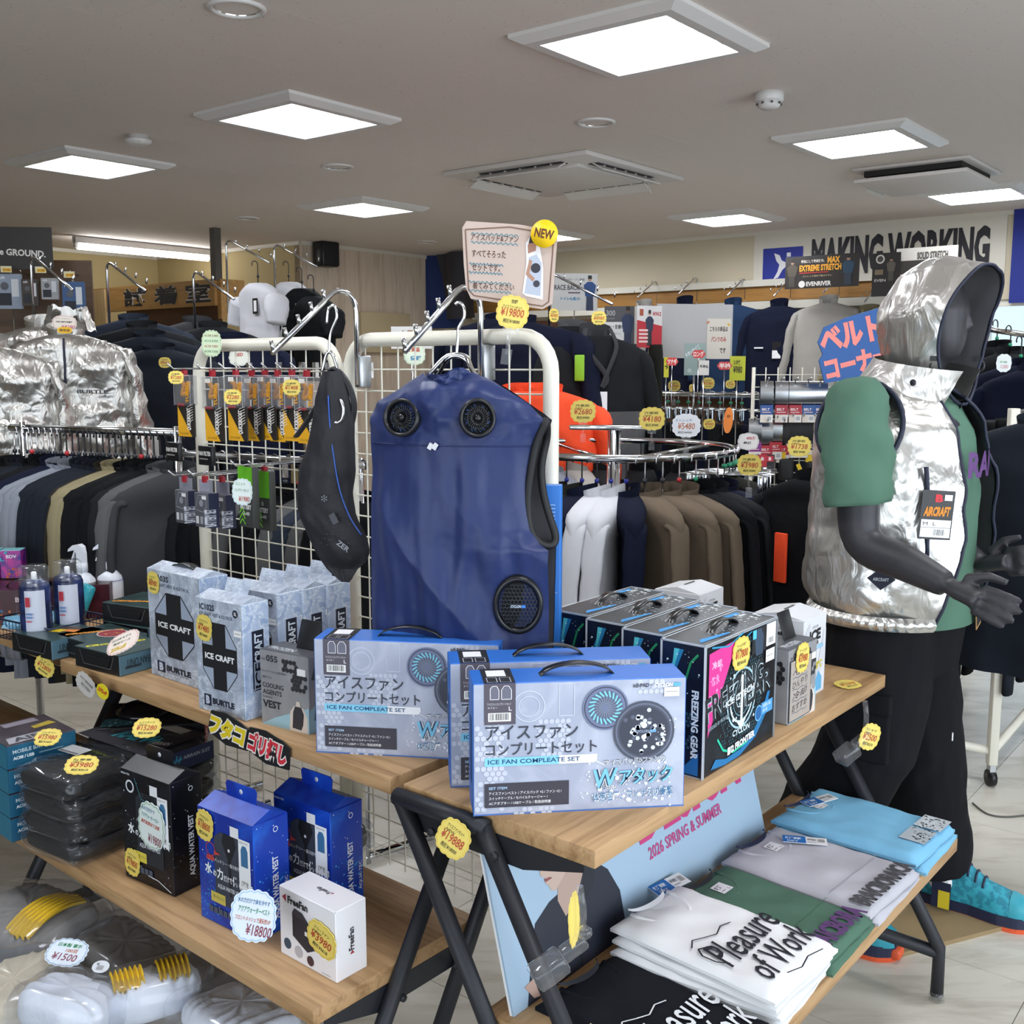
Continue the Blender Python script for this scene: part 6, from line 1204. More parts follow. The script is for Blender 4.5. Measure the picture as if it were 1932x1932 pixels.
def trousers(label, loc, yaw, m, w=.3, l=.85, d=.05, group=None):
    key = ('tr', w, l, d)
    if key not in _J:
        mb = MB()
        for sx in (-1, 1):
            pts = spline([(sx*w*.22, 0, 0), (sx*w*.24, 0, -l*.3), (sx*w*.27, 0, -l)], 8); closed_tube(mb, pts, [lerpl([(0, w*.26), (.3, w*.27), (1, w*.2)], i/16) for i in range(17)], None, 12, None, .008, 8, d/w*1.6)
        me = mb.mesh('hung_trousers'); me.materials.append(mat('cloth_plain', '404040', .9)); _J[key] = me
    o = bpy.data.objects.new('hung_trousers', _J[key]); COL.objects.link(o); o.location = loc; o.rotation_euler = (0, 0, yaw); recolor(o, m); return tag(o, label, 'trousers', group)
trousers('dark olive trousers hung under the red price board', at(1212, 650, 4.9), R(10), C['olive'], .26, .5, .07)
# long trouser rail further back
pa = at(1160, 741, 5.6); pdir = Vector((CU, -SU, 0)); pbn = pa + pdir*1.75
tr = thing('clothes_rail', 'far chrome rail packed with trousers on clip hangers', 'clothes rail'); MB().tube([pa - pdir*.1, pbn], .012, CHROME, 10).build('rail', tr)
for q in (.02, .98): p = pa.lerp(pbn, q); MB().tube([(p.x, p.y, 0), p], .012, CHROME, 10).build('post', tr)
tc = ['black', 'charcoal', 'navy', 'black', 'slate', 'navy', 'black', 'olive', 'black', 'navy', 'charcoal', 'black', 'black', 'navy', 'black', 'grey', 'black', 'black', 'slate', 'black', 'black', 'charcoal', 'navy', 'black', 'black', 'black', 'navy', 'black', 'charcoal', 'black']
for i, c in enumerate(tc):
    p = pa.lerp(pbn, (i+.5)/len(tc)); trousers('%s trousers clipped to the far trouser rail' % c, p - Vector((0, 0, .15)), ROOMROT + pi/2 + R(random.uniform(-5, 5)), C[c], .32, .8, .045, 'trousers on the far rail')
    h_ = _H.get('clip')
    if h_ is None:
        h_ = thing('clip_hanger', 'chrome clip hanger on the far trouser rail', 'hanger', (0, 0, 0), 0, 'clip hangers on the far rail'); MB().tube([(0, 0, -.07), (0, 0, -.02)] + arc((0, -.016, -.0), .016, 0, R(200), 6, 'yz'), .0025, CHROME, 5).build('hook', h_); MB().tube([(-.15, 0, -.07), (.15, 0, -.07)], .003, CHROME, 5).build('bar', h_)
        for sx in (-.12, .12): MB().box((sx, 0, -.1), (.018, .012, .06), CHROME, bev=.002).build('clip', h_)
        MB().lathe([(.008, -.006), (.01, 0), (.008, .006)], BEADS['green'], 8, Matrix.Translation((0, 0, -.04))).build('size_bead', h_)
        _H['clip'] = h_; h_.location = p; h_.rotation_euler = (0, 0, ROOMROT + pi/2)
    else: dup(h_, p, ROOMROT + pi/2 + R(random.uniform(-5, 5)))
# ---- jackets on the right hand wall
LEDGE_V = 7.62
for px, py, c, lb, dn in [(1215, 578, 'beige', 'pale grey quilted jacket on the far wall', 0), (1292, 572, 'navy', 'plain navy jacket on the far wall', 0), (1383, 576, 'denim', 'blue denim jacket on the far wall', 0), (1470, 578, 'navy', 'navy collared work jacket with white tag on the far wall', 1), (1563, 572, 'beige', 'beige grey work jacket on the far wall', 1), (1640, 590, 'khaki', 'khaki jacket mostly behind the mannequin hood', 0)]:
    p = atv(px, py, LEDGE_V); t = jacket(lb, p, ROOMROT + R(6), C[c], w=.5, l=.72 if not dn else 1.05, d=.14, sl=.5, spread=.07, wr=.012, ws=8, seed=2, collar=.08, group='jackets on the far wall')
    if dn and c == 'navy': MB().box((.02, -.085, -.33), (.07, .004, .13), mat('tag_black', '17171b')).box((.02, -.088, -.36), (.066, .001, .06), WHITE).build('hang_tag', t); MB().box((-.12, -.085, -.31), (.07, .004, .01), WHITE).build('pocket_tab', t)
    arm_at(p + Vector((0, 0, .05)), ROOMROT, 'chrome wall arm of the %s' % lb.split(' on the')[0].split(' with')[0].split(' mostly')[0], out=.2)
# ---- right of the mannequin
gj = jacket('plain grey jacket hung behind the mannequin hands', at(1822, 640, 5.3), R(-50), C['midgrey'], w=.46, l=.75, d=.13, sl=.5, spread=.05, wr=.01, ws=8, seed=0)
for k, (px, py, Y, c, lb) in enumerate([(1880, 655, 4.9, 'black', 'black jacket with white price card near the window'), (1905, 668, 4.7, 'charcoal', 'charcoal jacket on the window side rail'), (1925, 690, 4.5, 'navy', 'dark navy jacket on the window side rail'), (1950, 700, 4.3, 'navy', 'dark navy jacket at the end of the window side rail')]):
    jacket(lb, at(px, py, Y), R(-60), C[c], w=.48, l=.72, d=.08, sl=.5, spread=.03, wr=.01, ws=8, seed=k, group='jackets by the window'); hanger(at(px, py, Y), R(-60), BLACKPLASTIC, 'green', 'black hanger on the window side rail', 'hangers by the window')
wa, wb = at(1790, 610, 5.6), at(1990, 640, 4.2); wr_ = thing('clothes_rail', 'chrome clothes rail of dark jackets by the window', 'clothes rail'); MB().tube([wa, wb], .0125, CHROME, 10).build('rail', wr_)
for p in (wa, wb): MB().tube([(p.x, p.y, 0), p], .0125, CHROME, 10).build('post', wr_)
# low white rack of black trousers, on castors
lw = thing('castor_rack', 'cream steel rack on castors hung with black trousers', 'clothes rack', (0, 0, 0)); l0, l1 = G(1868, 1482, .0), G(1990, 1330, .0); l0 = Vector((l0.x, l0.y, 0)); l1 = Vector((l1.x, l1.y, 0)); ld = (l1-l0).normalized(); ln_ = Vector((ld.y, -ld.x, 0))
for q in (l0, l0 - ln_*.4, l1, l1 - ln_*.4): MB().box(q + Vector((0, 0, .72)), (.032, .032, 1.28), NETM, bev=.003).build('post', lw)
for o_ in (Vector((0, 0, 0)), -ln_*.4): MB().tube([l0 + o_ + Vector((0, 0, .13)), l1 + o_ + Vector((0, 0, .13))], .016, NETM, 8).build('base_bar', lw); MB().tube([l0 + o_ + Vector((0, 0, 1.34)), l1 + o_ + Vector((0, 0, 1.34))], .013, CHROME, 8).build('rail', lw)
MB().tube([l0 + Vector((0, 0, .13)), l0 - ln_*.4 + Vector((0, 0, .13))], .016, NETM, 8).build('base_bar', lw)
for q in (l0, l0 - ln_*.4, l1): MB().lathe([(.03, -.012), (.03, .012)], BLACKPLASTIC, 16, Matrix.Translation(q + Vector((0, 0, .03))) @ Matrix.Rotation(pi/2, 4, 'Y')).box(q + Vector((0, 0, .06)), (.02, .03, .05), STEEL).build('castor', lw)
for k in range(11):
    p = l0.lerp(l1, .02+.09*k) - ln_*(.06+.02*(k % 2)); trousers('black trousers hanging on the castor rack', Vector((p.x, p.y, 1.30)), atan2(ld.y, ld.x)+pi/2+R(random.uniform(-8, 8)), C['black' if k % 3 else 'slate'], .34, .95, .06, 'trousers on the castor rack')
nj = jacket('dark navy jacket with blue patch standing close to the aisle', at(1968, 800, 2.9), R(-48), C['slate'], w=.46, l=.7, d=.14, sl=.5, spread=.05, wr=.01, ws=8, seed=1)
MB().box((-.2, -.05, -.12), (.07, .012, .12), mat('patch_blue', '1c3f86', .6), bev=.004).build('blue_patch', nj)
# black jacket with orange strip at the rack end
bj = jacket('black jacket with a bright orange strip at the end of the round rack', at(1538, 905, 3.35), R(-50), C['black'], w=.42, l=.6, d=.13, sl=.45, spread=.08, wr=.012, ws=8, seed=0)
MB().box((-.06, -.085, -.25), (.045, .012, .16), C['orange'], Matrix.Translation((0, 0, -.0)) , bev=.003).build('orange_strip', bj)

# trousers clipped on the round rack
for i, dg in enumerate((-36, -30, -24, -18, -12, -5)):
    q = R(dg); p = RC + Vector((RR_*cos(q), RR_*sin(q), RH)); yw = q + R(18 + random.uniform(-4, 4)); dup(_H['clip'], p, yw, 'chrome clip hanger on the round rack', 'clip hangers on the round rack'); trousers('black trousers clipped to the round rack', p - Vector((0, 0, .15)), yw, C['black'], .34, .8, .045, 'trousers on the round rack')
# floor bits on the right
o = tag(MB().box((0, 0, .006), (.34, .22, .012), mat('kraft_board', '8f7a58', .8)).build('cardboard_sheet', None, G(1742, 1742, 0), (0, 0, R(22))), 'brown cardboard sheet on the floor behind the table leg', 'cardboard')
tag(MB().tube(spline([G(1835, 1515, .004), G(1862, 1535, .004), G(1900, 1541, .004), G(1960, 1535, .004)], 6), .003, mat('cable_grey', '55554f', .6), 6).build('floor_cable', None), 'thin grey cable lying on the floor tiles', 'cable')
# ================================================================== far wall: ledge, banners, posters
def wall_panel(name, label, cat, x0, y0, x1, y1, v, m, items, th=.01, group=None):
    """flat sign parallel to the far wall, spanning the two directions (x0, y0 lower left) (x1, y1 upper right)"""
    a, b = atv(x0, y0, v), atv(x1, y1, v); c = atv(x0, y1, v); w = hypot(b.x-a.x, b.y-a.y); z0 = a.z; h = c.z - a.z
    t = thing(name, label, cat, (a.x, a.y, z0), ROOMROT, group); MB().box((w/2, 0, h/2), (w, th, h), m).build('sheet', t)
    if items: prints(t, (0, -th/2, 0), (1, 0, 0), (0, 0, 1), w, h, items, 'print', .002)
    return t
zl = atv(1300, 572, 7.8).z; zt_ = atv(1300, 546, 7.8).z
o = struct(MB().box((0, 0, 0), (4.6, .05, .05), mat('rail_ivory', 'd9d5c8', .5)).build('trim_5', None, W(-4.4, 7.81, zt_+.02), (0, 0, ROOMROT)))
o = struct(MB().box((0, 0, 0), (4.6, .03, zt_-zl), wood('ledge_wood', 'a8793a', '8a5f2a', 'X', .5)).build('trim_6', None, W(-4.4, 7.83, (zl+zt_)/2-.005), (0, 0, ROOMROT)))
o = struct(MB().box((0, 0, 0), (4.6, .05, .06), mat('rail_ivory', 'd9d5c8', .5)).build('trim_7', None, W(-4.4, 7.81, zl-.04), (0, 0, ROOMROT)))
o = struct(MB().box((0, 0, 0), (4.6, .03, zl-.1), DBROWN).build('trim_8', None, W(-4.4, 7.835, (zl-.1)/2), (0, 0, ROOMROT)))
BLUEB = mat('banner_blue', '1c2c86', .7)
sp_, y0_, wd_ = None, 0, 0
t = wall_panel('wall_banner', 'long white wall banner with black capitals and a blue square', 'banner', 1421, 548, 1900, 437, 7.84, mat('banner_white', 'd6d1c4', .75), [], .006)
def wp(x, y, v): return atv(x, y, v)
B0 = atv(1421, 548, 7.84); tw = hypot(*(atv(1900, 437, 7.84)-B0).xy); th_ = atv(1421, 437, 7.84).z - B0.z
def bx(x): return hypot(*(atv(x, 500, 7.84)-B0).xy)/tw
x0, x1 = bx(1440), bx(1515); zsq0, zsq1 = (atv(1440, 533, 7.84).z-B0.z)/th_, (atv(1440, 470, 7.84).z-B0.z)/th_
prints(t, (0, -.003, 0), (1, 0, 0), (0, 0, 1), tw, th_, [('p', [(x0, zsq0), (x1, zsq0), (x1, zsq1), (x0, zsq1)], '1f2f94')] + [('p', [(x0+(x1-x0)*a, zsq0+(zsq1-zsq0)*b) for a, b in P_], 'e8e8ec') for P_ in ([(.28, .85), (.34, .62), (.42, .5), (.38, .3), (.28, .08), (.4, .12), (.5, .34), (.6, .45), (.72, .42), (.62, .3), (.78, .2), (.76, .36), (.86, .5), (.7, .6), (.58, .56), (.48, .62), (.42, .78)], [(.6, .72), (.7, .72), (.7, .84), (.6, .84)])] +
       [('t', 'MAKING WORKING', bx(1531), (atv(1531, 522, 7.84).z-B0.z)/th_, bx(1866)-bx(1531), .62, '26242a', .05)], 'lettering', .004)
wall_panel('wall_banner', 'deep blue wall banner beside the white lettered one', 'banner', 1903, 572, 2010, 395, 7.83, BLUEB, [('p', [(.3, .45), (.45, .55), (.7, .52), (.5, .42)], 'd8d8e4')], .006)
def pm(c): return mat('sheet_' + c, c, .5)
def figure(x, w, y0, h, skin, top, leg, hair='1c1a1a'):
    return [('p', [(x-.25*w, y0), (x-.22*w, y0+.45*h), (x+.22*w, y0+.45*h), (x+.25*w, y0)], leg), ('p', [(x-.3*w, y0+.4*h), (x-.42*w, y0+.72*h), (x-.16*w, y0+.82*h), (x+.16*w, y0+.82*h), (x+.42*w, y0+.72*h), (x+.3*w, y0+.4*h)], top), ('c', x, y0+.89*h, .13*w, skin), ('p', [(x-.14*w, y0+.9*h), (x-.12*w, y0+1.0*h), (x+.12*w, y0+1.0*h), (x+.14*w, y0+.9*h)], hair)]
wall_panel('wall_poster', 'dark poster with orange EXTREME STRETCH lettering', 'poster', 1481, 546, 1622, 486, 7.35, pm('241f1d'), figure(.1, .18, .05, .85, '9a7a62', '4a4238', '3a342e') + figure(.86, .2, .05, .9, '9a7a62', '1e3a50', '24303c') + [('t', '最強にして最高傑作。', .22, .78, .32, .1, 'd8d0c8', .02), ('t', 'MAX', .58, .74, .17, .2, 'e0a030', .05), ('t', 'EXTREME STRETCH', .2, .52, .57, .2, 'e0a030', .05), ('r', .2, .46, .4, .03, 'b83028'), ('t', 'ストレッチ素材で動きやすい', .25, .34, .4, .06, 'c9b48a'), ('t', 'EVENRIVER', .3, .06, .34, .14, 'e6e2dc', .03), ('c', .24, .13, .045, 'd8d4ce')])
wall_panel('wall_poster', 'narrow dark poster with round white seal', 'poster', 1644, 560, 1700, 479, 7.35, pm('201d1c'), [('c', .28, .86, .16, 'b8b4ae'), ('c', .28, .86, .11, '3a3836'), ('r', .1, .5, .3, .12, '6a5a48'), ('t', 'EVEN', .1, .34, .4, .06, 'c8c4be')] + figure(.68, .4, .35, .55, '8a6a54', '4a443c', '3a3630'))
wall_panel('wall_poster', 'white bordered poster lettered SOLID STRETCH behind the mannequin', 'poster', 1690, 520, 1808, 470, 7.38, pm('d2cec6'), [('r', .02, .03, .93, .5, '3a3632'), ('t', 'SOLID STRETCH', .35, .55, .5, .28, '55524e', .05)])
# ---- corner by the wood wall: hanging blue flags, fuse box
t = thing('hanging_flag', 'deep blue fabric flag hanging in the far corner', 'flag', atv(790, 470, 7.55), ROOMROT+R(10)); MB().grid(lambda a, b: Vector(((a-.35)*.62 + .1*b, .03*sin(a*9+b*2), -.75*b)), 20, 16, mat('flag_blue', '16306c', .7)).build('cloth', t)
t = thing('hanging_flag', 'dark grey fabric flag hanging beside the blue one', 'flag', atv(840, 478, 7.4), ROOMROT-R(14)); MB().grid(lambda a, b: Vector(((a-.3)*.5 + .16*b, .03*sin(a*8+b*3), -.6*b)), 16, 12, mat('flag_grey', '3a3a42', .7)).build('cloth', t)
for lb, px, c in (('slate blue cloth strip at the wall corner', 778, '5d7084'),):
    t = thing('hanging_flag', lb, 'flag', atv(px, 475, 7.7), ROOMROT); MB().box((0, 0, -.4), (.12, .01, .8), pm(c)).build('cloth', t)
p = atu(725, 628, -7.04); t = thing('fuse_box', 'cream fuse box with small label on the pale wood wall', 'fuse box', p, ROOMROT+pi/2); MB().box((0, 0, 0), (.62, .06, .36), mat('fusebox_cream', 'c4b28e', .6), bev=.006).build('case', t)
MB().box((.06, -.031, -.04), (.14, .004, .05), mat('label_tan', 'a8854a')).build('label_plate', t)
# ================================================================== signs standing among the racks
def board(name, label, cat, px0, py0, px1, py1, Y, m, items, yaw=None, th=.004, group=None, skew=0):
    a, b = at(px0, py1, Y), at(px1, py0, Y); c = at((px0+px1)/2, (py0+py1)/2, Y); w = b.x-a.x; h = b.z-a.z; yw = yaw_to_cam(c)*.0 + (yaw or 0)
    t = thing(name, label, cat, c, (0, 0, R(yw)), group); w /= max(.3, cos(R(yw))); MB().box((0, 0, 0), (w, th, h), m).build('sheet', t)
    if items: prints(t, (-w/2, -th/2, -h/2), (1, 0, 0), (0, 0, 1), w, h, items, 'print', .0012)
    if name in ('sign_board', 'price_sign') and Y < 5.7: MB().tube([(0, th, -h/2+.03), (0, th, -h/2-.28)], .003, CHROME, 6).build('support_rod', t)
    return t
board('sign_board', 'white poster board reading RACE BACK with a man in blue', 'sign', 1040, 516, 1128, 586, 5.6, pm('c9c7c4'), [('t', 'ヒップオープン機能', .22, .8, .5, .07, '555555'), ('t', 'RACE BACK', .06, .55, .55, .14, '45454a', .02), ('r', .36, .46, .26, .04, '6a5a60'), ('t', 'トイレも楽々!', .2, .27, .42, .1, '2a8ab8', .02)] + figure(.83, .32, .0, .95, 'b08c78', '22467c', '2a3550'), 8)
board('sign_board', 'dark sign reading 300 series with a man in a navy shirt', 'sign', 1140, 578, 1197, 660, 4.95, pm('4c4b50'), [('r', 0, .22, .66, .42, 'd9d9d8'), ('t', '300', .06, .78, .3, .13, 'a8a8ac', .02), ('t', 'SERIES', .06, .7, .28, .04, '8a8a90'), ('t', 'シン・定番!!', .05, .48, .56, .1, '2a2a2e', .03), ('t', '選べる2デザイン', .05, .34, .5, .06, '444444')] + [('r', .08+.13*k, .05, .07, .1, 'a0a0a4') for k in range(4)] + figure(.78, .5, .0, 1.0, '6a4c3e', '243454', '24304a'), -8)
board('sign_board', 'red and white price sign with a man, reading 962 yen', 'sign', 1200, 577, 1250, 656, 4.9, pm('d8d4d2'), [('p', [(0, 0), (1, 0), (1, .52), (0, .66)], 'b82430'), ('r', .1, .76, .15, .16, 'a85030'), ('t', '¥962', .62, .76, .34, .1, 'b03038', .02)] + figure(.5, .4, .05, .85, 'b08468', '252c48', '26262e') + [('r', .08, .12+.09*k, .36, .05, 'e8c8c4') for k in range(4)], 14)
bw = board('sign_board', 'large blank white board with a small paper reading trousers only', 'sign', 1236, 574, 1386, 676, 5.1, pm('b5b3b2'), [], 12)
prints(bw, (.06, -.0022, -.13), (1, 0, 0), (0, 0, 1), .12, .19, [('r', 0, 0, 1, 1, 'd8d2c6'), ('t', 'こちらの商品は', .12, .68, .76, .13, '3a3030', .03), ('t', 'パンツのみ', .18, .42, .64, .14, 'b03030', .03), ('t', 'です', .55, .14, .26, .14, '3a3030', .03), ('r', .02, .86, .12, .05, 'd08060', 40), ('r', .84, .86, .12, .05, 'd8b030', -40)], 'paper_note', .001)
BELT = 'f08a80'
bs = thing('corner_sign', 'blue cut-out sign with pink katakana letters for the belt corner', 'sign', at(1605, 655, 4.15), (0, R(-14), R(6))); MB().prism([(-.13, -.11), (-.135, -.02), (-.115, .0), (-.125, .05), (-.09, .1), (.0, .115), (.14, .12), (.16, .02), (.15, -.1), (.02, -.125)], -.004, .004, mat('sign_blue', '2a5a9c', .6)).build('sheet', bs)
prints(bs, (-.13, -.004, -.12), (1, 0, 0), (0, 0, 1), .28, .24, [('t', 'ベルト', .04, .5, .9, .42, BELT, .06), ('t', 'コーナー', .04, .06, .92, .36, BELT, .06)], 'lettering', .001); MB().tube([(0, .006, .0), (0.03, .006, -.3)], .003, CHROME, 6).build('support_rod', bs)
for px0, py0, px1, py1, Y, c, its, lb in [(1290, 648, 1332, 708, 4.8, '93a8a4', [('t', '大きいサイズ', .1, .55, .8, .14, 'eaf0f4', .03, 35), ('c', .25, .15, .1, 'b8c8c4')], 'grey green hanging sign with white slanting letters'), (1376, 672, 1407, 718, 4.7, 'c3c832', [('t', '¥980', .2, .3, .6, .3, '4a4a20', .03), ('t', '2枚', .2, .65, .5, .2, '6a6a30', .02)], 'lime yellow price sign reading 980 yen'), (1252, 674, 1262, 712, 4.7, 'c9c428', [('t', '→', .2, .4, .6, .3, '333322', .03)], 'narrow lime arrow sign'), (1318, 680, 1338, 708, 4.6, 'd6d2cc', [('t', '新商品', .1, .5, .8, .2, '333333', .02)], 'small white paper sign among the red ones')]: board('price_sign', lb, 'sign', px0, py0, px1, py1, Y, pm(c), its, 4)
for px, py, s_, w_, lb in [(1268, 682, 'ツナギ', .05, 'small red cut-out word sign by the lime arrow'), (1318, 668, 'ロング', .055, 'small red cut-out word sign above the white papers'), (1367, 690, '半袖', .06, 'small red cut-out word sign next to the lime price sign')]:
    t = thing('word_sign', lb, 'sign', at(px, py, 4.62), 0, 'red cut-out word signs'); MB().prism(scallop(w_, .035, 6, .1, 40), -.002, .002, pm('c83838')).build('sheet', t); prints(t, (-w_*.4, -.002, -.012), (1, 0, 0), (0, 0, 1), w_*.8, .024, [('t', s_, 0, 0, 1, 1, 'f0dcd4', .04)], 'lettering'); MB().tube([(0, .003, .0), (0, .003, -.3)], .002, CHROME, 5).build('support_rod', t)
# sign above the left rack
gb = board('sign_board', 'black sign board with the white words on the GROUND', 'sign', -60, 428, 93, 508, 4.9, pm('262220'), [('t', 'on the GROUND.', .18, .36, .74, .16, 'd8d4ce', .03, -3)], 6)
sh_ = thing('wall_shelf_unit', 'brown back board hung with clear gadget packs under the black sign', 'pegboard', at(60, 560, 5.1), R(6)); MB().box((0, 0, 0), (.56, .02, .34), wood('walnut_board', '5a4330', '45321f', 'X', .6)).build('board', sh_)
for k in range(5):
    x = -.22+.11*k; MB().tube([(x, -.01, .1), (x, -.12, .1), (x, -.14, .11)], .003, CHROME, 6).build('peg', sh_)
for k, (px, py, w_, h_, c, lb) in enumerate([(18, 550, 42, 66, '8a94a4', 'clear grey gadget pack under the black sign'), (58, 552, 26, 50, '3a3028', 'brown carded gadget pack under the black sign'), (95, 545, 28, 40, '9a9a9c', 'silver gadget pack beside the brown carded one'), (140, 565, 36, 66, '2f4f7c', 'blue gadget pack with a small shirt drawing')]):
    t = board('gadget_pack', lb, 'gadget pack', px-w_/2, py-h_/2, px+w_/2, py+h_/2, 4.88, pm(c), [('r', .1, .1, .5, .35, '20242c'), ('r', .62, .35, .28, .5, 'c9ccd0'), ('c', .35, .65, .16, '55585e'), ('t', 'AIR', .1, .85, .3, .08, 'e0e0e4', .02)], 6, .02, 'gadget packs under the black sign')
for px, py, lb in [(11, 508, 'tiny yellow shelf price label at the sign edge'), (76, 509, 'tiny yellow shelf price label under the sign lettering'), (130, 518, 'tiny orange shelf price label over the blue pack')]: board('shelf_label', lb, 'price tag', px-9, py-6, px+10, py+6, 4.85, pm('d9d0a8'), [('r', .2, .15, .75, .5, 'e0b020'), ('t', '¥1980', .25, .2, .65, .4, '8a3a20')], 6, .002, 'tiny shelf price labels')
# ================================================================== big hand drawn sign on the mesh panel
hs_p = at(957, 503, 2.13); hs = thing('hand_drawn_sign', 'beige hand written sign with brown border and a cut-out man', 'sign', hs_p, (0, R(4), R(-10))); SW, SH = .19, .166
MB().prism([(-SW/2, SH*.42), (-SW*.46, SH/2), (SW*.1, SH*.49), (SW*.46, SH*.44), (SW/2, SH*.36), (SW*.5, -SH*.4), (SW*.4, -SH*.47), (-SW*.36, -SH*.40), (-SW*.42, -SH*.28), (-SW*.46, 0)], -.0012, .0012, mat('sign_beige', 'c5b1a6', .7)).build('sheet', hs)
prints(hs, (-SW/2, -.0012, -SH/2), (1, 0, 0), (0, 0, 1), SW, SH, [('l', [(.035, .9), (.5, .955), (.94, .9), (.965, .82), (.96, .12), (.9, .065), (.17, .14), (.11, .2), (.035, .9)], .013, '7a5c4c')] +
       [('l', [(.07+.012*cos(i*1.7), .0+y_) if 0 else (.1+(w_*i/28), y_+.1*(1 if s_ else 0)+.016*sin(i*2.2)) for i in range(29)], .008, '4f8a98') for (y_, w_) in ((.76, .5), (.41, .36), (.2, .46)) for s_ in (0, 1)] +
       [('t', 'アイスバッド&ファン', .1, .78, .5, .08, '5a3c34', .012), ('t', 'すべてそろった', .12, .59, .36, .085, '5a3c34', .012), ('t', 'セットです。', .13, .43, .3, .085, '5a3c34', .012), ('t', '着てみてください', .15, .22, .44, .08, '5a3c34', .012)] +
       [('p', [(.68, .2), (.7, .55), (.68, .78), (.72, .86), (.8, .84), (.84, .7), (.88, .5), (.9, .14), (.72, .17)], 'e6e4e8'), ('p', [(.7, .2), (.72, .45), (.72, .62), (.8, .66), (.86, .56), (.87, .18)], 'b4bccc'), ('p', [(.71, .66), (.7, .76), (.74, .83), (.79, .81), (.79, .7)], 'a87c68'), ('p', [(.71, .78), (.72, .86), (.79, .85), (.81, .76), (.78, .79)], '2e2420'), ('p', [(.7, .42), (.73, .6), (.76, .58), (.74, .44), (.8, .38), (.78, .34)], 'b08670'), ('c', .8, .5, .05, '30303a'), ('c', .82, .32, .035, '3a3a46')], 'drawing', .001)
nw = tag(MB().lathe([(.0265, -.001), (.0265, .001)], mat('new_yellow', 'f2c714', .5), 36, Matrix.Rotation(pi/2, 4, 'X')).build('round_card', None, at(1027, 441, 2.1), (0, R(12), R(-10))), 'round yellow card lettered NEW on the hand drawn sign', 'card')
prints(nw, (-.019, -.001, -.009), (1, 0, 0), (0, 0, 1), .038, .018, [('t', 'NEW', 0, 0, 1, 1, '5a2a18', .03)], 'lettering')
MB().tube([(.0, .004, -SH*.38), (.01, .012, -SH*.6), (.03, .02, -SH*.8)], .002, CLEAR, 6).build('clip_wire', hs)
# ---- belt display: mesh panel, pegs, belts
bc = at(1497, 850, 4.35); bp = thing('belt_stand', 'cream mesh stand hung with packed belts', 'display stand', (bc.x, bc.y, 0), R(-6)); BWD = .34
for i in range(8): x = -BWD/2+BWD*i/7; MB().tube([(x, 0, .1), (x, 0, 1.5)], .0025 if 0 < i < 7 else .008, NETM, 6).build('wire', bp)
for k in range(28): MB().tube([(-BWD/2, .004, .12+.05*k), (BWD/2, .004, .12+.05*k)], .0022, NETM, 5).build('wire', bp)
for x in (-BWD/2, BWD/2): MB().tube([(x, -.15, .02), (x, .15, .02)], .01, NETM, 8).build('foot_bar', bp); MB().tube([(x, 0, .02), (x, 0, .12)], .008, NETM, 8).build('post', bp)
def belt(label, px, py, Y, c, m, group):
    p = at(px, py, Y); t = thing('packed_belt', label, 'belt', p, R(-6), group)
    MB().grid(lambda a, b: Vector((.026*(2*b-1), .02*sin(2*pi*a), .055*cos(2*pi*a)*(1.0))), 24, 2, m, cu=True).build('belt_loop', t)
    MB().box((0, -.022, -.075), (.05, .004, .07), pm(c)).build('card', t); prints(t, (-.025, -.024, -.11), (1, 0, 0), (0, 0, 1), .05, .07, [('r', 0, 0, 1, .45, 'd8cfc4'), ('b', .5, .06, .42, .32), ('t', 'BELT', .12, .68, .6, .14, 'e8dcd8', .02), ('r', .12, .56, .7, .05, 'd8b8b4')], 'print')
    MB().tube([(0, .02, .06), (0, -.05, .06), (0, -.06, .07)], .003, CHROME, 6).build('peg', t); return t
CHR2 = mat('belt_chrome', 'b4b6ba', .2, 1.); BLKB = mat('belt_black', '17171a', .6)
for k, (px, c) in enumerate([(1446, '2c4f8c'), (1474, '9c2838'), (1500, 'a02834'), (1525, '2f5590'), (1548, '2a4a88')]): belt('shiny belt on %s card, upper row' % ('blue' if c[0] == '2' else 'red'), px, 745, 4.3, c, CHR2, 'belts in the upper row')
for k, (px, c, m_) in enumerate([(1424, '7c2c7c', CHR2), (1445, 'a82838', CHR2), (1463, 'b02c34', CHR2), (1476, 'a82838', BLKB)]): belt('belt on %s card, lower row' % ('purple' if c[0] == '7' else 'red'), px, 815+6*(k % 2), 4.32, c, m_, 'belts in the lower row')
for px in (1492, 1512, 1532): belt('black belt on dark card, lower row', px, 812, 4.32, '1c1c20', BLKB, 'belts in the lower row')
for k, (px, py) in enumerate([(1483, 885), (1535, 890)]): 
    t = thing('tool_belt', 'black tool pouch with yellow strap ends on the belt stand', 'pouch', at(px, py, 4.3), R(-6), 'black tool pouches'); MB().box((0, 0, 0), (.06, .03, .09), BLKB, bev=.012).build('pouch', t); MB().box((.05, -.004, -.03), (.016, .006, .06), mat('strap_yellow', 'd8b820', .6), Matrix.Rotation(R(-25), 4, 'Y')).build('strap_end', t); MB().box((-.02, -.004, .055), (.03, .006, .03), mat('strap_yellow', 'd8b820', .6)).build('strap_end', t)
for k, (px, c) in enumerate([(1452, '25252a'), (1438, 'b02c38')]): board('tool_card', 'dark carded tool pack with red header on the belt stand' if k == 0 else 'small red carded pack on the belt stand', 'tool pack', px-9, 858, px+9, 900, 4.28, pm(c), [('r', .1, .7, .8, .25, 'b83040'), ('t', 'B', .35, .75, .3, .15, 'f0e8e8', .04)], -6, .01)

board('sign_board', 'white paper sign with brown brush letters behind the mesh panel', 'sign', 738, 616, 815, 658, 3.0, pm('d6d4d2'), [('t', 'お買得品', .25, .35, .6, .5, '8a5a40', .03)], -6)
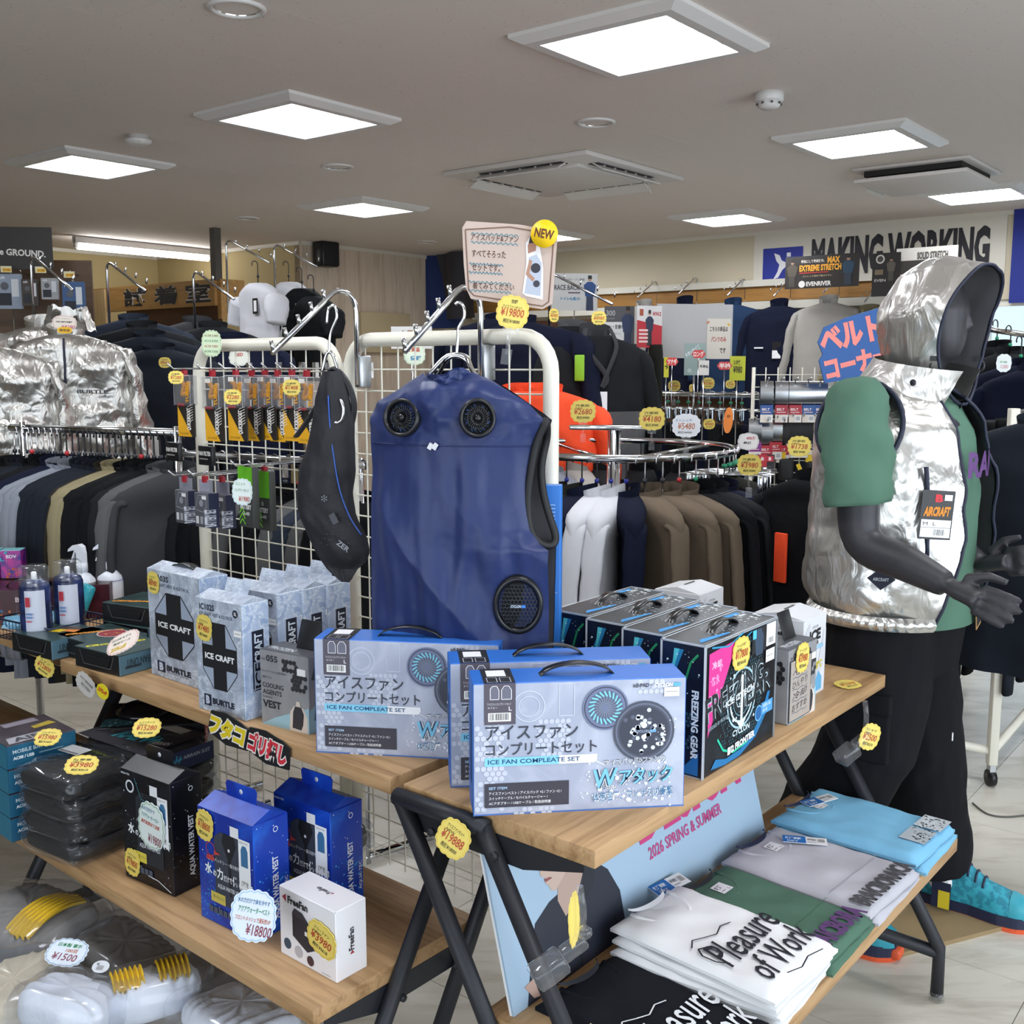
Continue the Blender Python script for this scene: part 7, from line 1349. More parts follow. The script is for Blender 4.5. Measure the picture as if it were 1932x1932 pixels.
# ================================================================== hanging packs on the left mesh panel
def on_net(px, out, py):
    """point in front of the left mesh panel: direction px, out metres towards the shop front, height seen at py"""
    p = back_of_left(px) + NN*out; Y = p.y; z = at(px, py, Y).z; d = ray(px, py); n = Vector((-sin(LY), cos(LY), 0)); k = (lc.x*n.x + lc.y*n.y) + DEP + .05 - out
    q = d*(k/d.dot(n)); return Vector((q.x, q.y, q.z + CAMZ))
YCARD, KCARD = pm('d99a1e'), pm('2a2623')
def peg(p, label):
    t = thing('display_peg', label, 'peg', p, NYAW, 'chrome pegs on the mesh panel'); MB().tube([(0, .2, .0), (0, -.035, .0), (0, -.05, .014)], .0026, CHROME, 6).build('rod', t); MB().box((0, .2, -.004), (.012, .012, .04), CHROME).build('hook_plate', t)
    MB().box((0, -.002, -.012), (.014, .01, .016), mat('red_cap', 'a82834', .4)).build('label_clip', t); return t
def pack(label, px, py, out, w, h, kind, group, head=None):
    p = on_net(px, out, py); t = thing('hanging_pack', label, 'hanging pack', p, NYAW, group)
    if kind == 'charger':
        MB().box((0, .0, -h*.72), (w, .004, h*.5), KCARD).build('card', t); MB().box((0, .0, -h*.27), (w, .022, h*.46), clearplastic('blister', 'eeeef0', .10), bev=.003).build('blister', t)
        MB().tube(spline([(-w*.3, 0, -h*.12), (-w*.1, 0, -h*.2), (-w*.22, 0, -h*.34), (w*.1, 0, -h*.3), (w*.2, 0, -h*.14)], 5), .006, mat('cable_amber', 'd8921c', .5), 6).build('cable', t)
        prints(t, (-w/2, -.0022, -h*.97), (1, 0, 0), (0, 0, 1), w, h*.5, [('p', [(0, 0), (.85, 0), (0, .92)], 'e0a51e'), ('r', 0, .92, .45, .08, 'b02c34'), ('t', 'AC10-3 CHARGER', .1, .06, .55, .06, '4a3a20'), ('t', 'QUICKBOOST', .82, .2, .75*h*.5/w*.9, .22, 'f0ece6', .04, 90, .3)] + [('l', [(.62+.02*k, .9-.075*k), (.95, .98-.075*k)], .02, 'f0ece6') for k in range(7)], 'print', .0006)
        prints(t, (-w/2, -.0112, -h*.5), (1, 0, 0), (0, 0, 1), w, h*.45, [('t', 'TURBO', .92, .1, .75*h*.45/w*.9, .2, 'd8961c', .05, 90), ('r', .25, .82, .3, .14, 'e8e4de'), ('l', [(0, 0), (0, 1), (1, 1), (1, 0)], .02, 'c8c8cc')], 'blister_print', .0006)
    elif kind == 'battery':
        MB().box((0, 0, -h*.62), (w, .03, h*.7), pm('55565e'), bev=.002).build('box', t); MB().box((0, 0, -h*.14), (w*.9, .003, h*.26), clearplastic('hang_flap', 'c8c8e0', .25)).build('hang_flap', t)
        prints(t, (-w/2, -.015, -h*.97), (1, 0, 0), (0, 0, 1), w, h*.7, [('l', [(.1, .55), (.3, .92), (.85, .95), (.85, .6), (.6, .45), (.1, .5)], .02, 'a8aab0'), ('r', .1, .1, .2, .22, 'c8cacc'), ('r', .4, .1, .2, .22, '9a9ca2'), ('r', .7, .1, .2, .22, 'c8cacc'), ('c', .5, .7, .14, '8a8c94'), ('r', .55, .82, .3, .1, 'e6e6e8')], 'print', .0006)
        prints(t, (w/2, -.015, -h*.97), (0, 1, 0), (0, 0, 1), .03, h*.7, [('r', 0, 0, 1, 1, '1f2440'), ('t', 'BATTERY SET', .7, .05, .5*h*.7/.03, .4, 'c8ccd8', .03, 90)], 'side_print', .0006)
    else:
        MB().box((0, 0, -h*.5), (w, .02, h), pm('3a3c3a'), bev=.002).build('box', t)
        prints(t, (-w/2, -.01, -h), (1, 0, 0), (0, 0, 1), w, h, [('r', 0, .55, 1, .45, '5fae1e'), ('t', 'BATTERY', .12, .3, .76, .08, 'e6e8e4', .03), ('t', 'GB-400', .25, .2, .5, .06, 'd0d4cc', .02)] + [('l', [(.05, .05+.09*k), (.25, .14+.09*k), (.45, .05+.09*k)], .05, '6fc82a') for k in range(3)] + [('c', .5, .45, .1, '8a8e8a')], 'print', .0006)
    return t
CHG = 'amber and black charger packs'
# pegs run along the panel; packs hang at the peg tips
for k, (px, out) in enumerate([(335, .13), (388, .16), (432, .15), (462, .09), (487, .08), (511, .07), (538, .07), (566, .07)]):
    nm = ['with round 1280 yen card', 'second along the pegs', 'with round 2280 yen card', 'behind the 2280 yen card one', 'with upright charger lettering, middle', 'with upright charger lettering, next to the last two', 'with round 1408 yen card', 'half covered by the black strap']
    pack('amber and black charger pack ' + nm[k], px+14, 702+3*(k % 2), out, .074, .172, 'charger', CHG); q = on_net(px+14, out, 700); peg(q + Vector((0, 0, .006)), 'chrome peg of the charger pack ' + nm[k])
for k, (px, out) in enumerate([(350, .14), (388, .17), (420, .10)]): pack('grey boxed battery set pack, %s' % ['at the panel post', 'with small white label', 'behind the 1980 yen card'][k], px, 900+4*k, out, .062, .125, 'battery', 'grey battery packs'); peg(on_net(px, out, 898) + Vector((0, 0, .004)), 'chrome peg of the battery pack %s' % ['at the panel post', 'with small white label', 'behind the card'][k])
for k, (px, out) in enumerate([(468, .14), (500, .08)]): pack('green and black battery pack, %s' % ['front one', 'one beside the neck pouch'][k], px, 880+8*k, out, .058, .15, 'green', 'green battery packs'); peg(on_net(px, out, 880) + Vector((0, 0, .004)), 'chrome peg of the green pack, %s' % ['front one', 'pouch side'][k])
for k, (px, py) in enumerate([(328, 838), (390, 845)]):
    t = thing('filter_pack', 'black fan filter pack hung below the chargers, %s' % ['at the post', 'with large lettering'][k], 'hanging pack', on_net(px, .12, py), NYAW, 'fan filter packs'); MB().box((0, 0, -.02), (.062, .012, .05), BLACKPLASTIC, bev=.002).build('box', t); prints(t, (-.031, -.006, -.04), (1, 0, 0), (0, 0, 1), .062, .04, [('t', 'FAN FILTER', .06, .5, .86, .28, 'e6e4e0', .03), ('r', .1, .25, .6, .08, '8a8884')], 'print', .0006)
# ================================================================== goods on the left end of the tables
def can(label, loc):
    t = thing('spray_can', label, 'spray can', loc, R(-30), 'blue and silver spray cans'); B1 = pmat('can_navy', '1c2548', '2a3a6c', 20, .25)
    MB().lathe([(.030, 0), (.0325, .004), (.0325, .128), (.028, .138), (.016, .144)], B1, 28).build('body', t)
    MB().grid(lambda a, b: Vector((.0329*cos(R(-75+75*a)), .0329*sin(R(-75+75*a)), .01+.115*b)), 12, 2, mat('can_label', 'c9cede', .3)).build('label', t)
    prints(t, (.010, -.0336, .02), (1, .35, 0), (0, 0, 1), .022, .1, [('r', .1, .72, .5, .2, 'b83444'), ('r', .1, .55, .7, .04, '6f8fc0'), ('r', .1, .48, .7, .04, '6f8fc0'), ('r', .1, .4, .6, .03, 'c06070')], 'print')
    prints(t, (-.022, -.0262, .02), (1, -.75, 0), (0, 0, 1), .03, .1, [('t', '爽', .1, .55, .6, .22, 'eef2fa', .03), ('t', 'の', .3, .42, .4, .1, 'eef2fa', .02), ('o', .4, .9, .3, .22, 'dfe6f4'), ('s', .1, .05, .8, .3, 14, .06, '9fd0f0', 3)], 'front_print', .003)
    MB().lathe([(.006, .14), (.006, .158), (.004, .16)], WHITE, 12).build('nozzle', t); MB().lathe([(.0305, .126), (.0305, .168), (.026, .173), (.001, .174)], CLEAR, 28, cap=False).build('cap', t); return t
for c_ in (can('blue and silver spray can, the one at the basket corner', G(72, 1220, TZ)), can('blue and silver spray can behind the other one', G(72, 1220, TZ) + Vector((.055, .075, 0)))): c_.scale = (1.2, 1.2, 1.25)
def bottle(label, loc, yaw):
    t = thing('spray_bottle', label, 'spray bottle', loc, yaw, 'white trigger bottles'); PW = mat('bottle_white', 'e6e9f2', .3)
    MB().lathe([(.034, 0), (.038, .004), (.038, .09), (.034, .108), (.022, .122), (.014, .127), (.014, .131)], PW, 28).build('body', t)
    MB().lathe([(.016, .13), (.016, .154), (.012, .157)], PW, 16).build('collar', t); MB().prism([(-.012, .156), (.012, .156), (.012, .185), (.008, .205), (-.004, .212), (-.024, .208), (-.04, .196), (-.043, .188), (-.02, .194), (-.012, .184)], -.009, .009, PW).build('trigger_head', t)
    MB().prism([(-.022, .192), (-.017, .194), (-.024, .172), (-.035, .155), (-.038, .157), (-.03, .174)], -.006, .006, PW).build('trigger', t)
    MB().tube([(.0385*cos(k*pi/14), .0385*sin(k*pi/14), .098) for k in range(28)], .0008, mat('line_blue', '2a3f8c'), 4, closed=True).build('blue_line', t)
    prints(t, (-.018, -.0392, .02), (1, 0, 0), (0, 0, 1), .03, .07, [('r', 0, 0, .42, 1, 'b03040'), ('t', 'ひんやり', .32, .08, .8*.07/.03, .22, 'f4e6e8', .02, 90)], 'label'); return t
bp_ = G(160, 1160, TZ); bottle('white trigger spray bottle with red label strip', bp_, R(-20)); bottle('white trigger spray bottle with its trigger in profile', Vector((bp_.x+.062, bp_.y+.045, TZ)), R(8))
# maroon boxes with handles at the back of the far left table
MRN = pmat('maroon_card', '3c1420', '581c2a', 6, .35)
def bdv(label, loc, yaw, h=.1):
    t = thing('maroon_box', label, 'box', loc, yaw, 'maroon fan boxes'); w, d = .2, .13; carton_body(w, d, h, MRN, MRN, pmat('maroon_lid', '2c1016', '47202a', 5, .3)).build('body', t); fc = faces(w, d, h)
    put(t, fc, 'front', [('t', 'BDV', .5, .66, .22, .14, 'd8c4c8', .03), ('c', .6, .5, .04, 'b89098'), ('s', .05, .05, .5, .35, 16, .03, '3f6a8c', 2), ('s', .3, .1, .4, .3, 8, .03, 'c87840', 5)]); put(t, fc, 'right', [('t', 'BDV', .3, .6, .4, .14, 'd8c4c8', .03)])
    handle(t, w, .09, h, .02, .014); return t
e1 = G(95, 1190, TZ)
bdv('maroon box with lettering, beside the spray bottles', Vector((e1.x+.0, e1.y+.20, TZ)), R(10)); bdv('maroon box with a black strap, middle of three', Vector((e1.x-.13, e1.y+.13, TZ)), R(6)); bdv('maroon box at the table edge under the purple cartons', Vector((e1.x-.27, e1.y+.24, TZ)), R(10))
for k, (dx, lb) in enumerate([(-.21, 'purple and pink flame carton with lettering'), (-.275, 'purple and pink flame carton cut off at the shop edge')]):
    t = thing('flame_carton', lb, 'box', Vector((e1.x+dx, e1.y+.25, TZ+.1025)), R(8), 'purple flame cartons'); carton_body(.06, .05, .085, pmat('flame_print', '3a2080', 'c02890', 22, .35, .35, .6), pmat('flame_print', '3a2080', 'c02890'), pm('6fa8b0')).build('body', t); put(t, faces(.06, .05, .085), 'front', [('t', 'BDV', .3, .72, .5, .12, 'e8e0f4', .03), ('s', .05, .02, .9, .35, 22, .06, 'e06828', 3), ('s', .0, .6, .35, .38, 10, .08, '48b8c8', 4)])
# wire basket of light blue packs
wk = thing('wire_basket', 'dark blue wire basket holding pale blue packs', 'basket', G(45, 1215, TZ), LY+R(8)); WB = mat('basket_wire', '1c2c4c', .4); bw_, bd_, bh_ = .24, .18, .055
for z in (.004, bh_/2, bh_): MB().tube([(-bw_/2, 0, z), (bw_/2, 0, z), (bw_/2, bd_, z), (-bw_/2, bd_, z)], .0016 if z < bh_ else .0028, WB, 5, closed=True).build('wire', wk)
for k in range(17): x = -bw_/2+bw_*k/16; MB().tube([(x, 0, bh_), (x, 0, .003), (x, bd_, .003), (x, bd_, bh_)], .0012, WB, 4).build('wire', wk)
bpos = Matrix.Translation(wk.location) @ Matrix.Rotation(LY+R(8), 4, 'Z')
for k, (x, y, z, r1, c, lb) in enumerate([(-.075, .05, .035, 20, '6fa8c8', 'pale blue soft pack in the basket, by the wires'), (-.03, .1, .04, -30, '7fb4d0', 'pale blue soft pack in the middle of the basket'), (.0, .05, .025, 60, '5f98bc', 'blue soft pack under the others in the basket')]):
    o = MB().grid(lambda a, b: Vector(((a-.5)*.1, (b-.5)*.07, .018*sin(pi*a)**.5*sin(pi*b)**.5 + .004*turb((a*5, b*5, k), 1.5))), 16, 12, mat('soft_' + c, c, .35)).grid(lambda a, b: Vector(((a-.5)*.1, (b-.5)*.07, -.012*sin(pi*a)**.5*sin(pi*b)**.5)), 16, 12, mat('soft_' + c, c, .35), flip=True).build('soft_pack', None, bpos @ Vector((x, y, z)), (R(14), R(8), R(r1))); tag(o, lb, 'soft pack', 'pale blue soft packs')
for k, (dx, dy, lb) in enumerate([(.0, .06, 'bright teal wrapped pack leaning behind the spray cans'), (-.035, .12, 'bright teal wrapped pack at the back')]):
    q = G(125, 1180, TZ); o = MB().box((0, 0, .055), (.07, .03, .11), mat('teal_wrap', '2fa0b0', .3, bump=(40, .6, .01)), bev=.01).build('teal_pack', None, Vector((q.x+dx, q.y+dy, TZ)), (R(-24), 0, R(-50))); tag(o, lb, 'soft pack', 'teal wrapped packs')
# dark green fan boxes
FG = pmat('fan_green', '2c3f40', '3a5050', 4, .3); FGS = mat('fan_green_side', '4f7080', .4); FGD = mat('fan_box_dark', '17191c', .4)
def fanbox(label, loc, rot, art):
    t = thing('fan_box', label, 'box', loc, rot, 'dark green fan boxes'); w, d, h = .175, .15, .05; carton_body(w, d, h, FGD, FGS, FG).build('body', t); fc = faces(w, d, h)
    put(t, fc, 'right', [('t', 'AC09-2 FAN UNIT', .92, .75, .8, .38, '22303a', .02, 180), ('r', .1, .3, .3, .12, '22303a')])
    put(t, fc, 'front', [('l', [(.12, .9), (.2, .25), (.8, .25), (.88, .9)], .008, '6a6c70')]); put(t, fc, 'top', art)
    MB().prism([(-.055, 0), (-.045, -.02), (.045, -.02), (.055, 0)], -.0012, .0012, FGD).build('tuck_flap', t, (0, -d/2-.0016, .035)); return t
LET = lambda c: [('t', 'CROSSWIND', .06, .06, .8*.15/.175, .12, c, .06, 90, .3)]
lensA = [('c', .62, .62, .22, 'c9c4be'), ('c', .62, .62, .2, '8c2634'), ('s', .52, .5, .2, .2, 14, .02, 'd8a850', 3), ('c', .86, .9, .05, 'd8dad8')]
f1 = G(222, 1278, TZ); fy_ = R(-40+6)
fanbox('dark green fan box with yellow lettering and pink price card', corner_loc(Vector((f1.x-.14, f1.y+.10, TZ)), R(-34), .175, .15), R(-34), [('r', .0, .0, 1, 1, '34494a'), ('t', 'CROSSWIND', .22, .04, .8, .12, 'd8d020', .06, 62, .3), ('o', .72, .78, .16, .15, '4c6668')])
fanbox('dark green fan box with orange lettering and red round window', corner_loc(Vector((f1.x-.235, f1.y+.215, TZ)), R(-38), .175, .15), R(-38), [('t', 'CROSSWIND', .2, .04, .8, .12, 'd8902a', .06, 62, .3)] + lensA)
fanbox('dark green fan box with orange sticker lying by the wire basket', corner_loc(Vector((f1.x-.36, f1.y+.24, TZ)), R(-34), .175, .15), R(-34), [('r', .5, .45, .3, .3, '4a3428', 20), ('r', .45, .35, .2, .2, 'e0c020', 20), ('r', .62, .5, .2, .15, 'd8802a', 20)])
fanbox('dark green fan box at the back near the ice vest boxes', corner_loc(Vector((f1.x-.17, f1.y+.36, TZ)), R(-30), .175, .15), R(-30), [('t', 'CROSSWIND', .2, .1, .8, .12, 'd8902a', .06, 30, .3)])
fanbox('dark green fan box lying on the back one', corner_loc(Vector((f1.x-.17, f1.y+.36, TZ+.051)), R(-26), .175, .15), R(-26), [('t', 'CROSSWIND', .1, .1, .8, .12, 'd8902a', .06, 20, .3)])
o = tag(MB().box((0, 0, 0), (.12, .1, .004), mat('lime_file', '9cc83a', .4)).build('lime_folder', None, LT(.22, .34, TZ+.105), (R(18), R(-14), LY)), 'lime and grey plastic folder behind the spray bottles', 'folder')
# ================================================================== bagged suits on the lower left shelf
FILM = clearplastic('garment_film', 'eef0f4', .025, .05); BAGK = mat('bagged_black', '131418', .5)
def bagged(label, loc, rot, w, d, h, seed, print_=None, cm=None, m=None):
    t = thing('bagged_garment', label, 'bagged clothes', loc, rot, 'black clothes in clear bags')
    def sl(kx, off, wr):
        def fn(a, b):
            th = 2*pi*a; v = (b-.5)*pi; c = abs(cos(v))**.16; q = Vector((w/2*kx*c*abs(cos(th))**.28*(1 if cos(th) > 0 else -1), d/2*kx*c*abs(sin(th))**.28*(1 if sin(th) > 0 else -1), h/2 + (h/2+off)*abs(sin(v))**.8*(1 if sin(v) > 0 else -1)))
            q.z += wr*(turb((q.x, q.y, seed), 18) + .8*ridge((q.x*1.2+q.y, seed, q.y), 15))*(1 if v > 0 else .2); q.x += wr*turb((q.y, q.z*3, seed+4), 20); return q
        return fn
    MB().grid(sl(.95, -.003, .006), 40, 16, m or BAGK, cu=True).build('garment', t); MB().grid(sl(1.04, .004, .013), 110, 34, FILM, cu=True).build('plastic_film', t)
    if print_: prints(t, (-w/2, -d/2, h+.012), (1, 0, 0), (0, 1, 0), w, d, print_, 'card', .001)
    return t
s0 = G(170, 1640, LZ); sx_, sy_ = s0.x-.07, s0.y+.12
for k, n_ in enumerate(['lowest', 'second lowest', 'second highest', 'topmost']):
    bagged('black garment in a crinkled clear bag, %s of its stack' % n_, Vector((sx_-.004*k, sy_+.006*k, LZ+.0465*k)), R(-34+3*(k % 2)), .205, .17, .045, k, [('r', .1, .6, .35, .25, 'b8babc'), ('r', .12, .62, .3, .04, '666666')] if k == 3 else [], None)
MB().box((0, 0, 0), (.045, .008, .008), mat('red_tab', 'd84a38', .5), bev=.002)
for k in range(3): bagged('black garment in clear bag under the printed rain suit, %s' % ['lowest', 'middle', 'upper'][k], Vector((s0.x+.05, s0.y+.29, LZ+.047*k)), R(-38+4*k), .25, .2, .045, 5+k)
rs = bagged('clear packed rain suit with turquoise lettering and round price card', Vector((s0.x+.03, s0.y+.285, LZ+.142)), R(-36), .27, .2, .05, 9, None, None, pmat('rain_card', '24232a', '3a3640', 5, .4))
fcr = faces(.27, .2, .05)
prints(rs, (-.135, -.1, .061), (1, 0, 0), (0, 1, 0), .27, .2, [('r', .02, .02, .96, .9, '2c2a32'), ('p', [(.12, .62), (.3, .72), (.42, .5), (.3, .56)], '2f8a98'), ('t', 'RAIN+', .32, .2, .5, .26, '3aa0b4', .05, 8, .4), ('r', .4, .72, .4, .16, 'b8b4ac'), ('t', 'AIRRAIN', .78, .3, .18, .1, 'c8c4c0', .02, 20), ('s', .02, .3, .4, .3, 14, .03, '6a5c58', 3)], 'top_card', .004)
prints(rs, (-.13, -.104, .006), (1, 0, 0), (0, 0, 1), .26, .045, [('r', 0, 0, 1, 1, '24222a'), ('t', '雨の日も作業快適なレイン', .1, .6, .62, .26, 'a8c020', .02), ('t', '楽しい雨のレインスーツ', .08, .18, .6, .34, '5aa040', .03), ('r', .84, .45, .1, .45, 'e0e0e0'), ('t', 'M', .87, .52, .05, .3, '222222', .03), ('b', .82, .08, .12, .32)], 'front_card', .004)
prints(rs, (.139, -.09, .006), (0, 1, 0), (0, 0, 1), .18, .045, [('r', 0, 0, 1, 1, '1f2c50'), ('t', 'RAIN+', .1, .3, .4, .5, '3a9ac0', .04, 0, .4), ('t', 'AIRRAIN SUIT', .52, .5, .42, .2, 'a8b0c0', .02)], 'side_card', .004)
o = bagged('black plastic packed garment sticking out behind the water vest boxes', LT(.72, .2, LZ), LY+R(14), .24, .16, .06, 12)
# ================================================================== price cards
def cam_card(label, lines, px, py, Y, w, h, roll=0, pitch=0, yawo=0, **k):
    p = at(px, py, Y); return card(label, lines, p, (R(pitch), R(roll), yaw_to_cam(p)*.6 + R(yawo)), w, h, **k)
YG = 'yellow scalloped price cards'
cam_card('yellow scalloped card reading 19800 yen clipped above the blue vest', [('空調', .42, .76, .2, .12, HAND, .02), ('アイスファンセット', .18, .6, .6, .1, HAND)] + price('', '19800', '18000')[1:], 967, 589, 2.1, .063, .064, 8, group=YG, clip='stem')
fp_ = G(1397, 1228, 1.0)
def on_front(q, box_yaw, px, py, Yd, label, lines, w, h, roll=0, out=.003, **k):
    p = at(px, py, Yd); n = Vector((sin(box_yaw), -cos(box_yaw), 0)); return card(label, lines, p + n*out, (0, R(roll), box_yaw), w, h, **k)
def plane_Y(px, py, p0, yaw):      # where direction (px, py) meets the upright plane through p0 that faces along yaw
    n = Vector((sin(yaw), -cos(yaw), 0)); d = ray(px, py); return d.y*((p0.x*n.x + p0.y*n.y)/d.dot(n))
def stick(px, py, p0, yaw, label, lines, w, h, roll=0, **k): return on_front(None, yaw, px, py, plane_Y(px, py, p0, yaw), label, lines, w, h, roll, **k)
P3 = lambda a, p, t: [('%s' % a, .2, .7, .55, .11, HAND), ('NEW', .2, .6, .3, .07, HAND)] + price('', p, t)[1:]
stick(1396, 1232, fp.location + Vector((sin(fy), -cos(fy), 0))*(FDP/2), fy, 'yellow scalloped card reading 17800 yen on the black cooling gear box', P3('フリージングギア', '17800', '16182'), .068, .062, group=YG)
stick(1512, 1240, a2.location + Vector((sin(R(50)), -cos(R(50)), 0))*.037, R(50), 'yellow scalloped card reading 3980 yen on the small grey box', P3('クーリング', '3980', '3618'), .06, .062, 4, group=YG)
stick(291, 1099, b1.location + Vector((sin(R(-40)), -cos(R(-40)), 0))*.0385, R(-40), 'yellow scalloped card reading 8980 yen on the strapped ice vest box', P3('アイスクラフト', '8980', '8164'), .048, .052, group=YG)
stick(387, 1184, b2.location + Vector((sin(yb), -cos(yb), 0))*.036, yb, 'yellow scalloped card reading 7480 yen on the ice vest box', P3('アイスクラフト', '7480', '6800'), .05, .056, 6, group=YG)
stick(388, 1556, q1.location + Vector((sin(R(-37)), -cos(R(-37)), 0))*.0435, R(-37), 'yellow scalloped card reading 18800 yen on the bright blue box', P3('アクアベスト', '18800', '17091'), .052, .062, 8, group=YG)
stick(252, 1626, q3.location + Vector((sin(R(-35)), -cos(R(-35)), 0))*.041, R(-35), 'yellow scalloped card reading 19800 yen on the black water vest box', P3('アクアベスト', '19800', '18000'), .05, .06, 8, group=YG)
stick(609, 1772, ff.location + Vector((sin(R(-40)), -cos(R(-40)), 0))*.037, R(-40), 'yellow scalloped card reading 3980 yen on the white fan box', P3('フリーファン', '3980', '3618'), .078, .062, 14, group=YG)
card('yellow scalloped card reading 19888 yen on the table corner bar', P3('アイスファンセット', '19888', '18000'), RT(-.032, .245, TZ-.035) + Vector((-.012, -.014, 0)), (R(-12), R(22), RY-pi/2+R(8)), .062, .062, group=YG)
p = G(1599, 1294, TZ); card('yellow scalloped card lying flat on the table end', P3('アイスキーパー', '1078', '980'), p + Vector((0, 0, .004)), (R(-86), 0, R(30)), .062, .05, group=YG)
cam_card('yellow scalloped card reading 2500 yen clipped to the table leg', P3('Tシャツ', '2500', '2273'), 1641, 1390, 2.3, .05, .062, 18, yawo=25, group=YG)
MB().box((0, 0, 0), (.02, .016, .05), CLEAR, Matrix.Rotation(R(60), 4, 'Y'), bev=.003)
def leg_clip(p, yaw, label):
    t = thing('card_clip', label, 'clip', p, (0, R(-28), yaw), 'clear card clips'); MB().box((0, 0, 0), (.052, .04, .03), CLEAR, bev=.006).build('jaw', t); MB().box((.045, 0, .004), (.04, .022, .02), CLEAR, bev=.004).build('grip', t); MB().lathe([(.008, 0), (.011, .006), (.008, .014)], CLEAR, 12, Matrix.Translation((.07, 0, .006))).build('ball_joint', t); MB().tube([(.07, 0, .02), (.085, .0, .05), (.095, .0, .08)], .006, CLEAR, 8).build('stem', t); return t
leg_clip(at(1035, 1828, 1.40), R(20), 'clear plastic clip on the near table leg'); leg_clip(at(1598, 1422, 2.28), R(25), 'clear plastic clip on the far table leg')
cc = at(1083, 1735, 1.42); card('yellow card seen edge on above the clear leg clip', [], cc, (0, R(-14), R(70)), .05, .085, group=YG)
# cloud shaped cards
cam_card('white cloud card reading 18800 yen leaning on the blue box', [('水の力だけで体を冷やす', .14, .76, .72, .1, '2a6a9a', .012, -6), ('アクアウォーターベスト', .16, .58, .7, .12, '2a8a50', .012, -6), ('フロントメッシュで通気性UP', .1, .42, .78, .1, 'c06030', .012, -6), ('¥18800', .34, .14, .56, .22, '8a3a4a', .008, -6)], 478, 1728, 1.75, .082, .092, 2, -8, -14, color='dfe9f6', edge='7fb8e0', k=18)
stick(288, 1557, q3.location + Vector((sin(R(-35)), -cos(R(-35)), 0))*.042, R(-35), 'white cloud card with green rim reading 19800 yen', [('水の力だけで', .12, .78, .5, .09, '2a6a9a', .012), ('アクアウォーターベスト', .12, .62, .66, .1, '2a8a90', .012), ('高機能素材で涼感', .12, .48, .7, .09, 'c05030', .012), ('¥19800', .4, .12, .5, .2, '8a3a4a')], .085, .1, 6, color='e2ecea', edge='4f9a40', k=16)
cam_card('white cloud card reading 1980 yen on the green packs', [('ユニット', .15, .74, .5, .12, '2a8a50', .01), ('バッテリーセット', .12, .5, .72, .13, '3a7a50', .01), ('¥1980', .34, .14, .54, .2, 'b83a30', .012)], 457, 928, 2.45, .05, .062, 3, yawo=-20, color='e2ece8', edge='8ab8c8', k=16)
cam_card('pale green list card on top of the mesh panel', [('AC08 5,980', .14, .74, .7, .1, '8a7040'), ('AC10 8,900', .14, .54, .7, .1, '4a9050'), ('AC20 9,800', .14, .34, .7, .1, 'b06040'), ('AC90 7,500', .14, .14, .7, .1, '50804a')], 399, 648, 2.8, .055, .068, 2, yawo=-20, color='d2e2c2', edge='6fa060', k=18)
cam_card('white card with pink rim reading 4280 yen on the silver jackets', [('エアークラフト', .12, .72, .6, .1, '8a8078'), ('空調服', .12, .5, .7, .12, '554a44', .02), ('¥4280', .36, .12, .56, .24, 'c04878')], 122, 609, 4.0, .084, .054, 2, color='e6dcd0', edge='c87890', k=20)
cam_card('small yellow oval card under the 4280 yen card', [('限定品', .14, .3, .72, .4, '6a3a18', .03)], 122, 623, 3.99, .05, .025, 0, color='e2b420', edge=None, k=2, cat='card')
for px, py, Y, pr, w_, lb in [(311, 684, 4.55, '8450', .05, 'on the dark slate zip jacket'), (332, 712, 2.62, '1280', .036, 'on the first charger pack'), (439, 749, 2.5, '2280', .04, 'on the third charger pack'), (550, 731, 2.42, '1408', .04, 'on the charger packs next to the pouch'), (1230, 790, 3.75, '4180', .09, 'clipped on the round rack plate'), (1100, 776, 3.8, '2680', .09, 'seen from behind, on the round rack plate'), (1414, 877, 3.35, '3980', .075, 'clipped at the end of the round rack'), (1508, 842, 4.2, '1738', .09, 'below the belts'), (1230, 735, 5.3, '5680', .06, 'on the far trouser rail, first'), (1272, 728, 5.3, '3380', .06, 'on the far trouser rail, second'), (1336, 723, 5.1, '3380', .06, 'on the far trouser rail, fourth'), (1305, 732, 5.2, '2980', .04, 'turned sideways on the far trouser rail'), (1378, 725, 5.0, '2980', .045, 'last on the far trouser rail'), (1045, 595, 4.3, '6980', .06, 'turned on the navy jackets'), (1130, 600, 4.35, '4980', .06, 'tilted on the black and grey jacket'), (1338, 800, 4.6, '980', .05, 'low among the dark trousers')]:
    cam_card('yellow scalloped card reading %s yen %s' % (pr, lb), P3('作業服', pr, '980'), px, py, Y, w_, w_*.9 if px != 1230 or py > 760 else w_, 0, yawo=50 if px in (1305, 1045) else 0, group=YG, clip='stem' if px in (1230, 1100, 1414, 1272, 1336) else None)
cam_card('white cloud card reading 5480 yen on the round rack', [('ストレッチ', .1, .66, .6, .12, '6a8ab0'), ('¥5480', .2, .34, .6, .28, 'c07850', .012), ('税抜¥4980', .2, .16, .5, .1, HAND)], 1295, 803, 3.4, .09, .075, 0, color='f2f4fa', edge=None, clip='stem')
cam_card('white cloud card with red lettering beside the belts', [('40%引', .4, .6, .42, .2, 'c03040', .02), ('最終', .25, .34, .4, .16, HAND, .02)], 1412, 833, 3.6, .07, .058, 0, color='e8e4e2', edge='888888', k=8)
cam_card('orange price card standing on the round rack', [('NEW', .3, .6, .4, .12, '8a3a18', .02)], 1374, 793, 3.6, .03, .085, 4, color='f08a3a', edge=None, k=4)
cam_card('white card with red and blue letters inside the mesh panel', [('新商品', .15, .6, .6, .22, 'c05040', .03), ('情報', .3, .2, .5, .22, '4a90b8', .03)], 782, 668, 2.5, .05, .05, 0, color='e2ecd8', edge='a8c890', k=14)
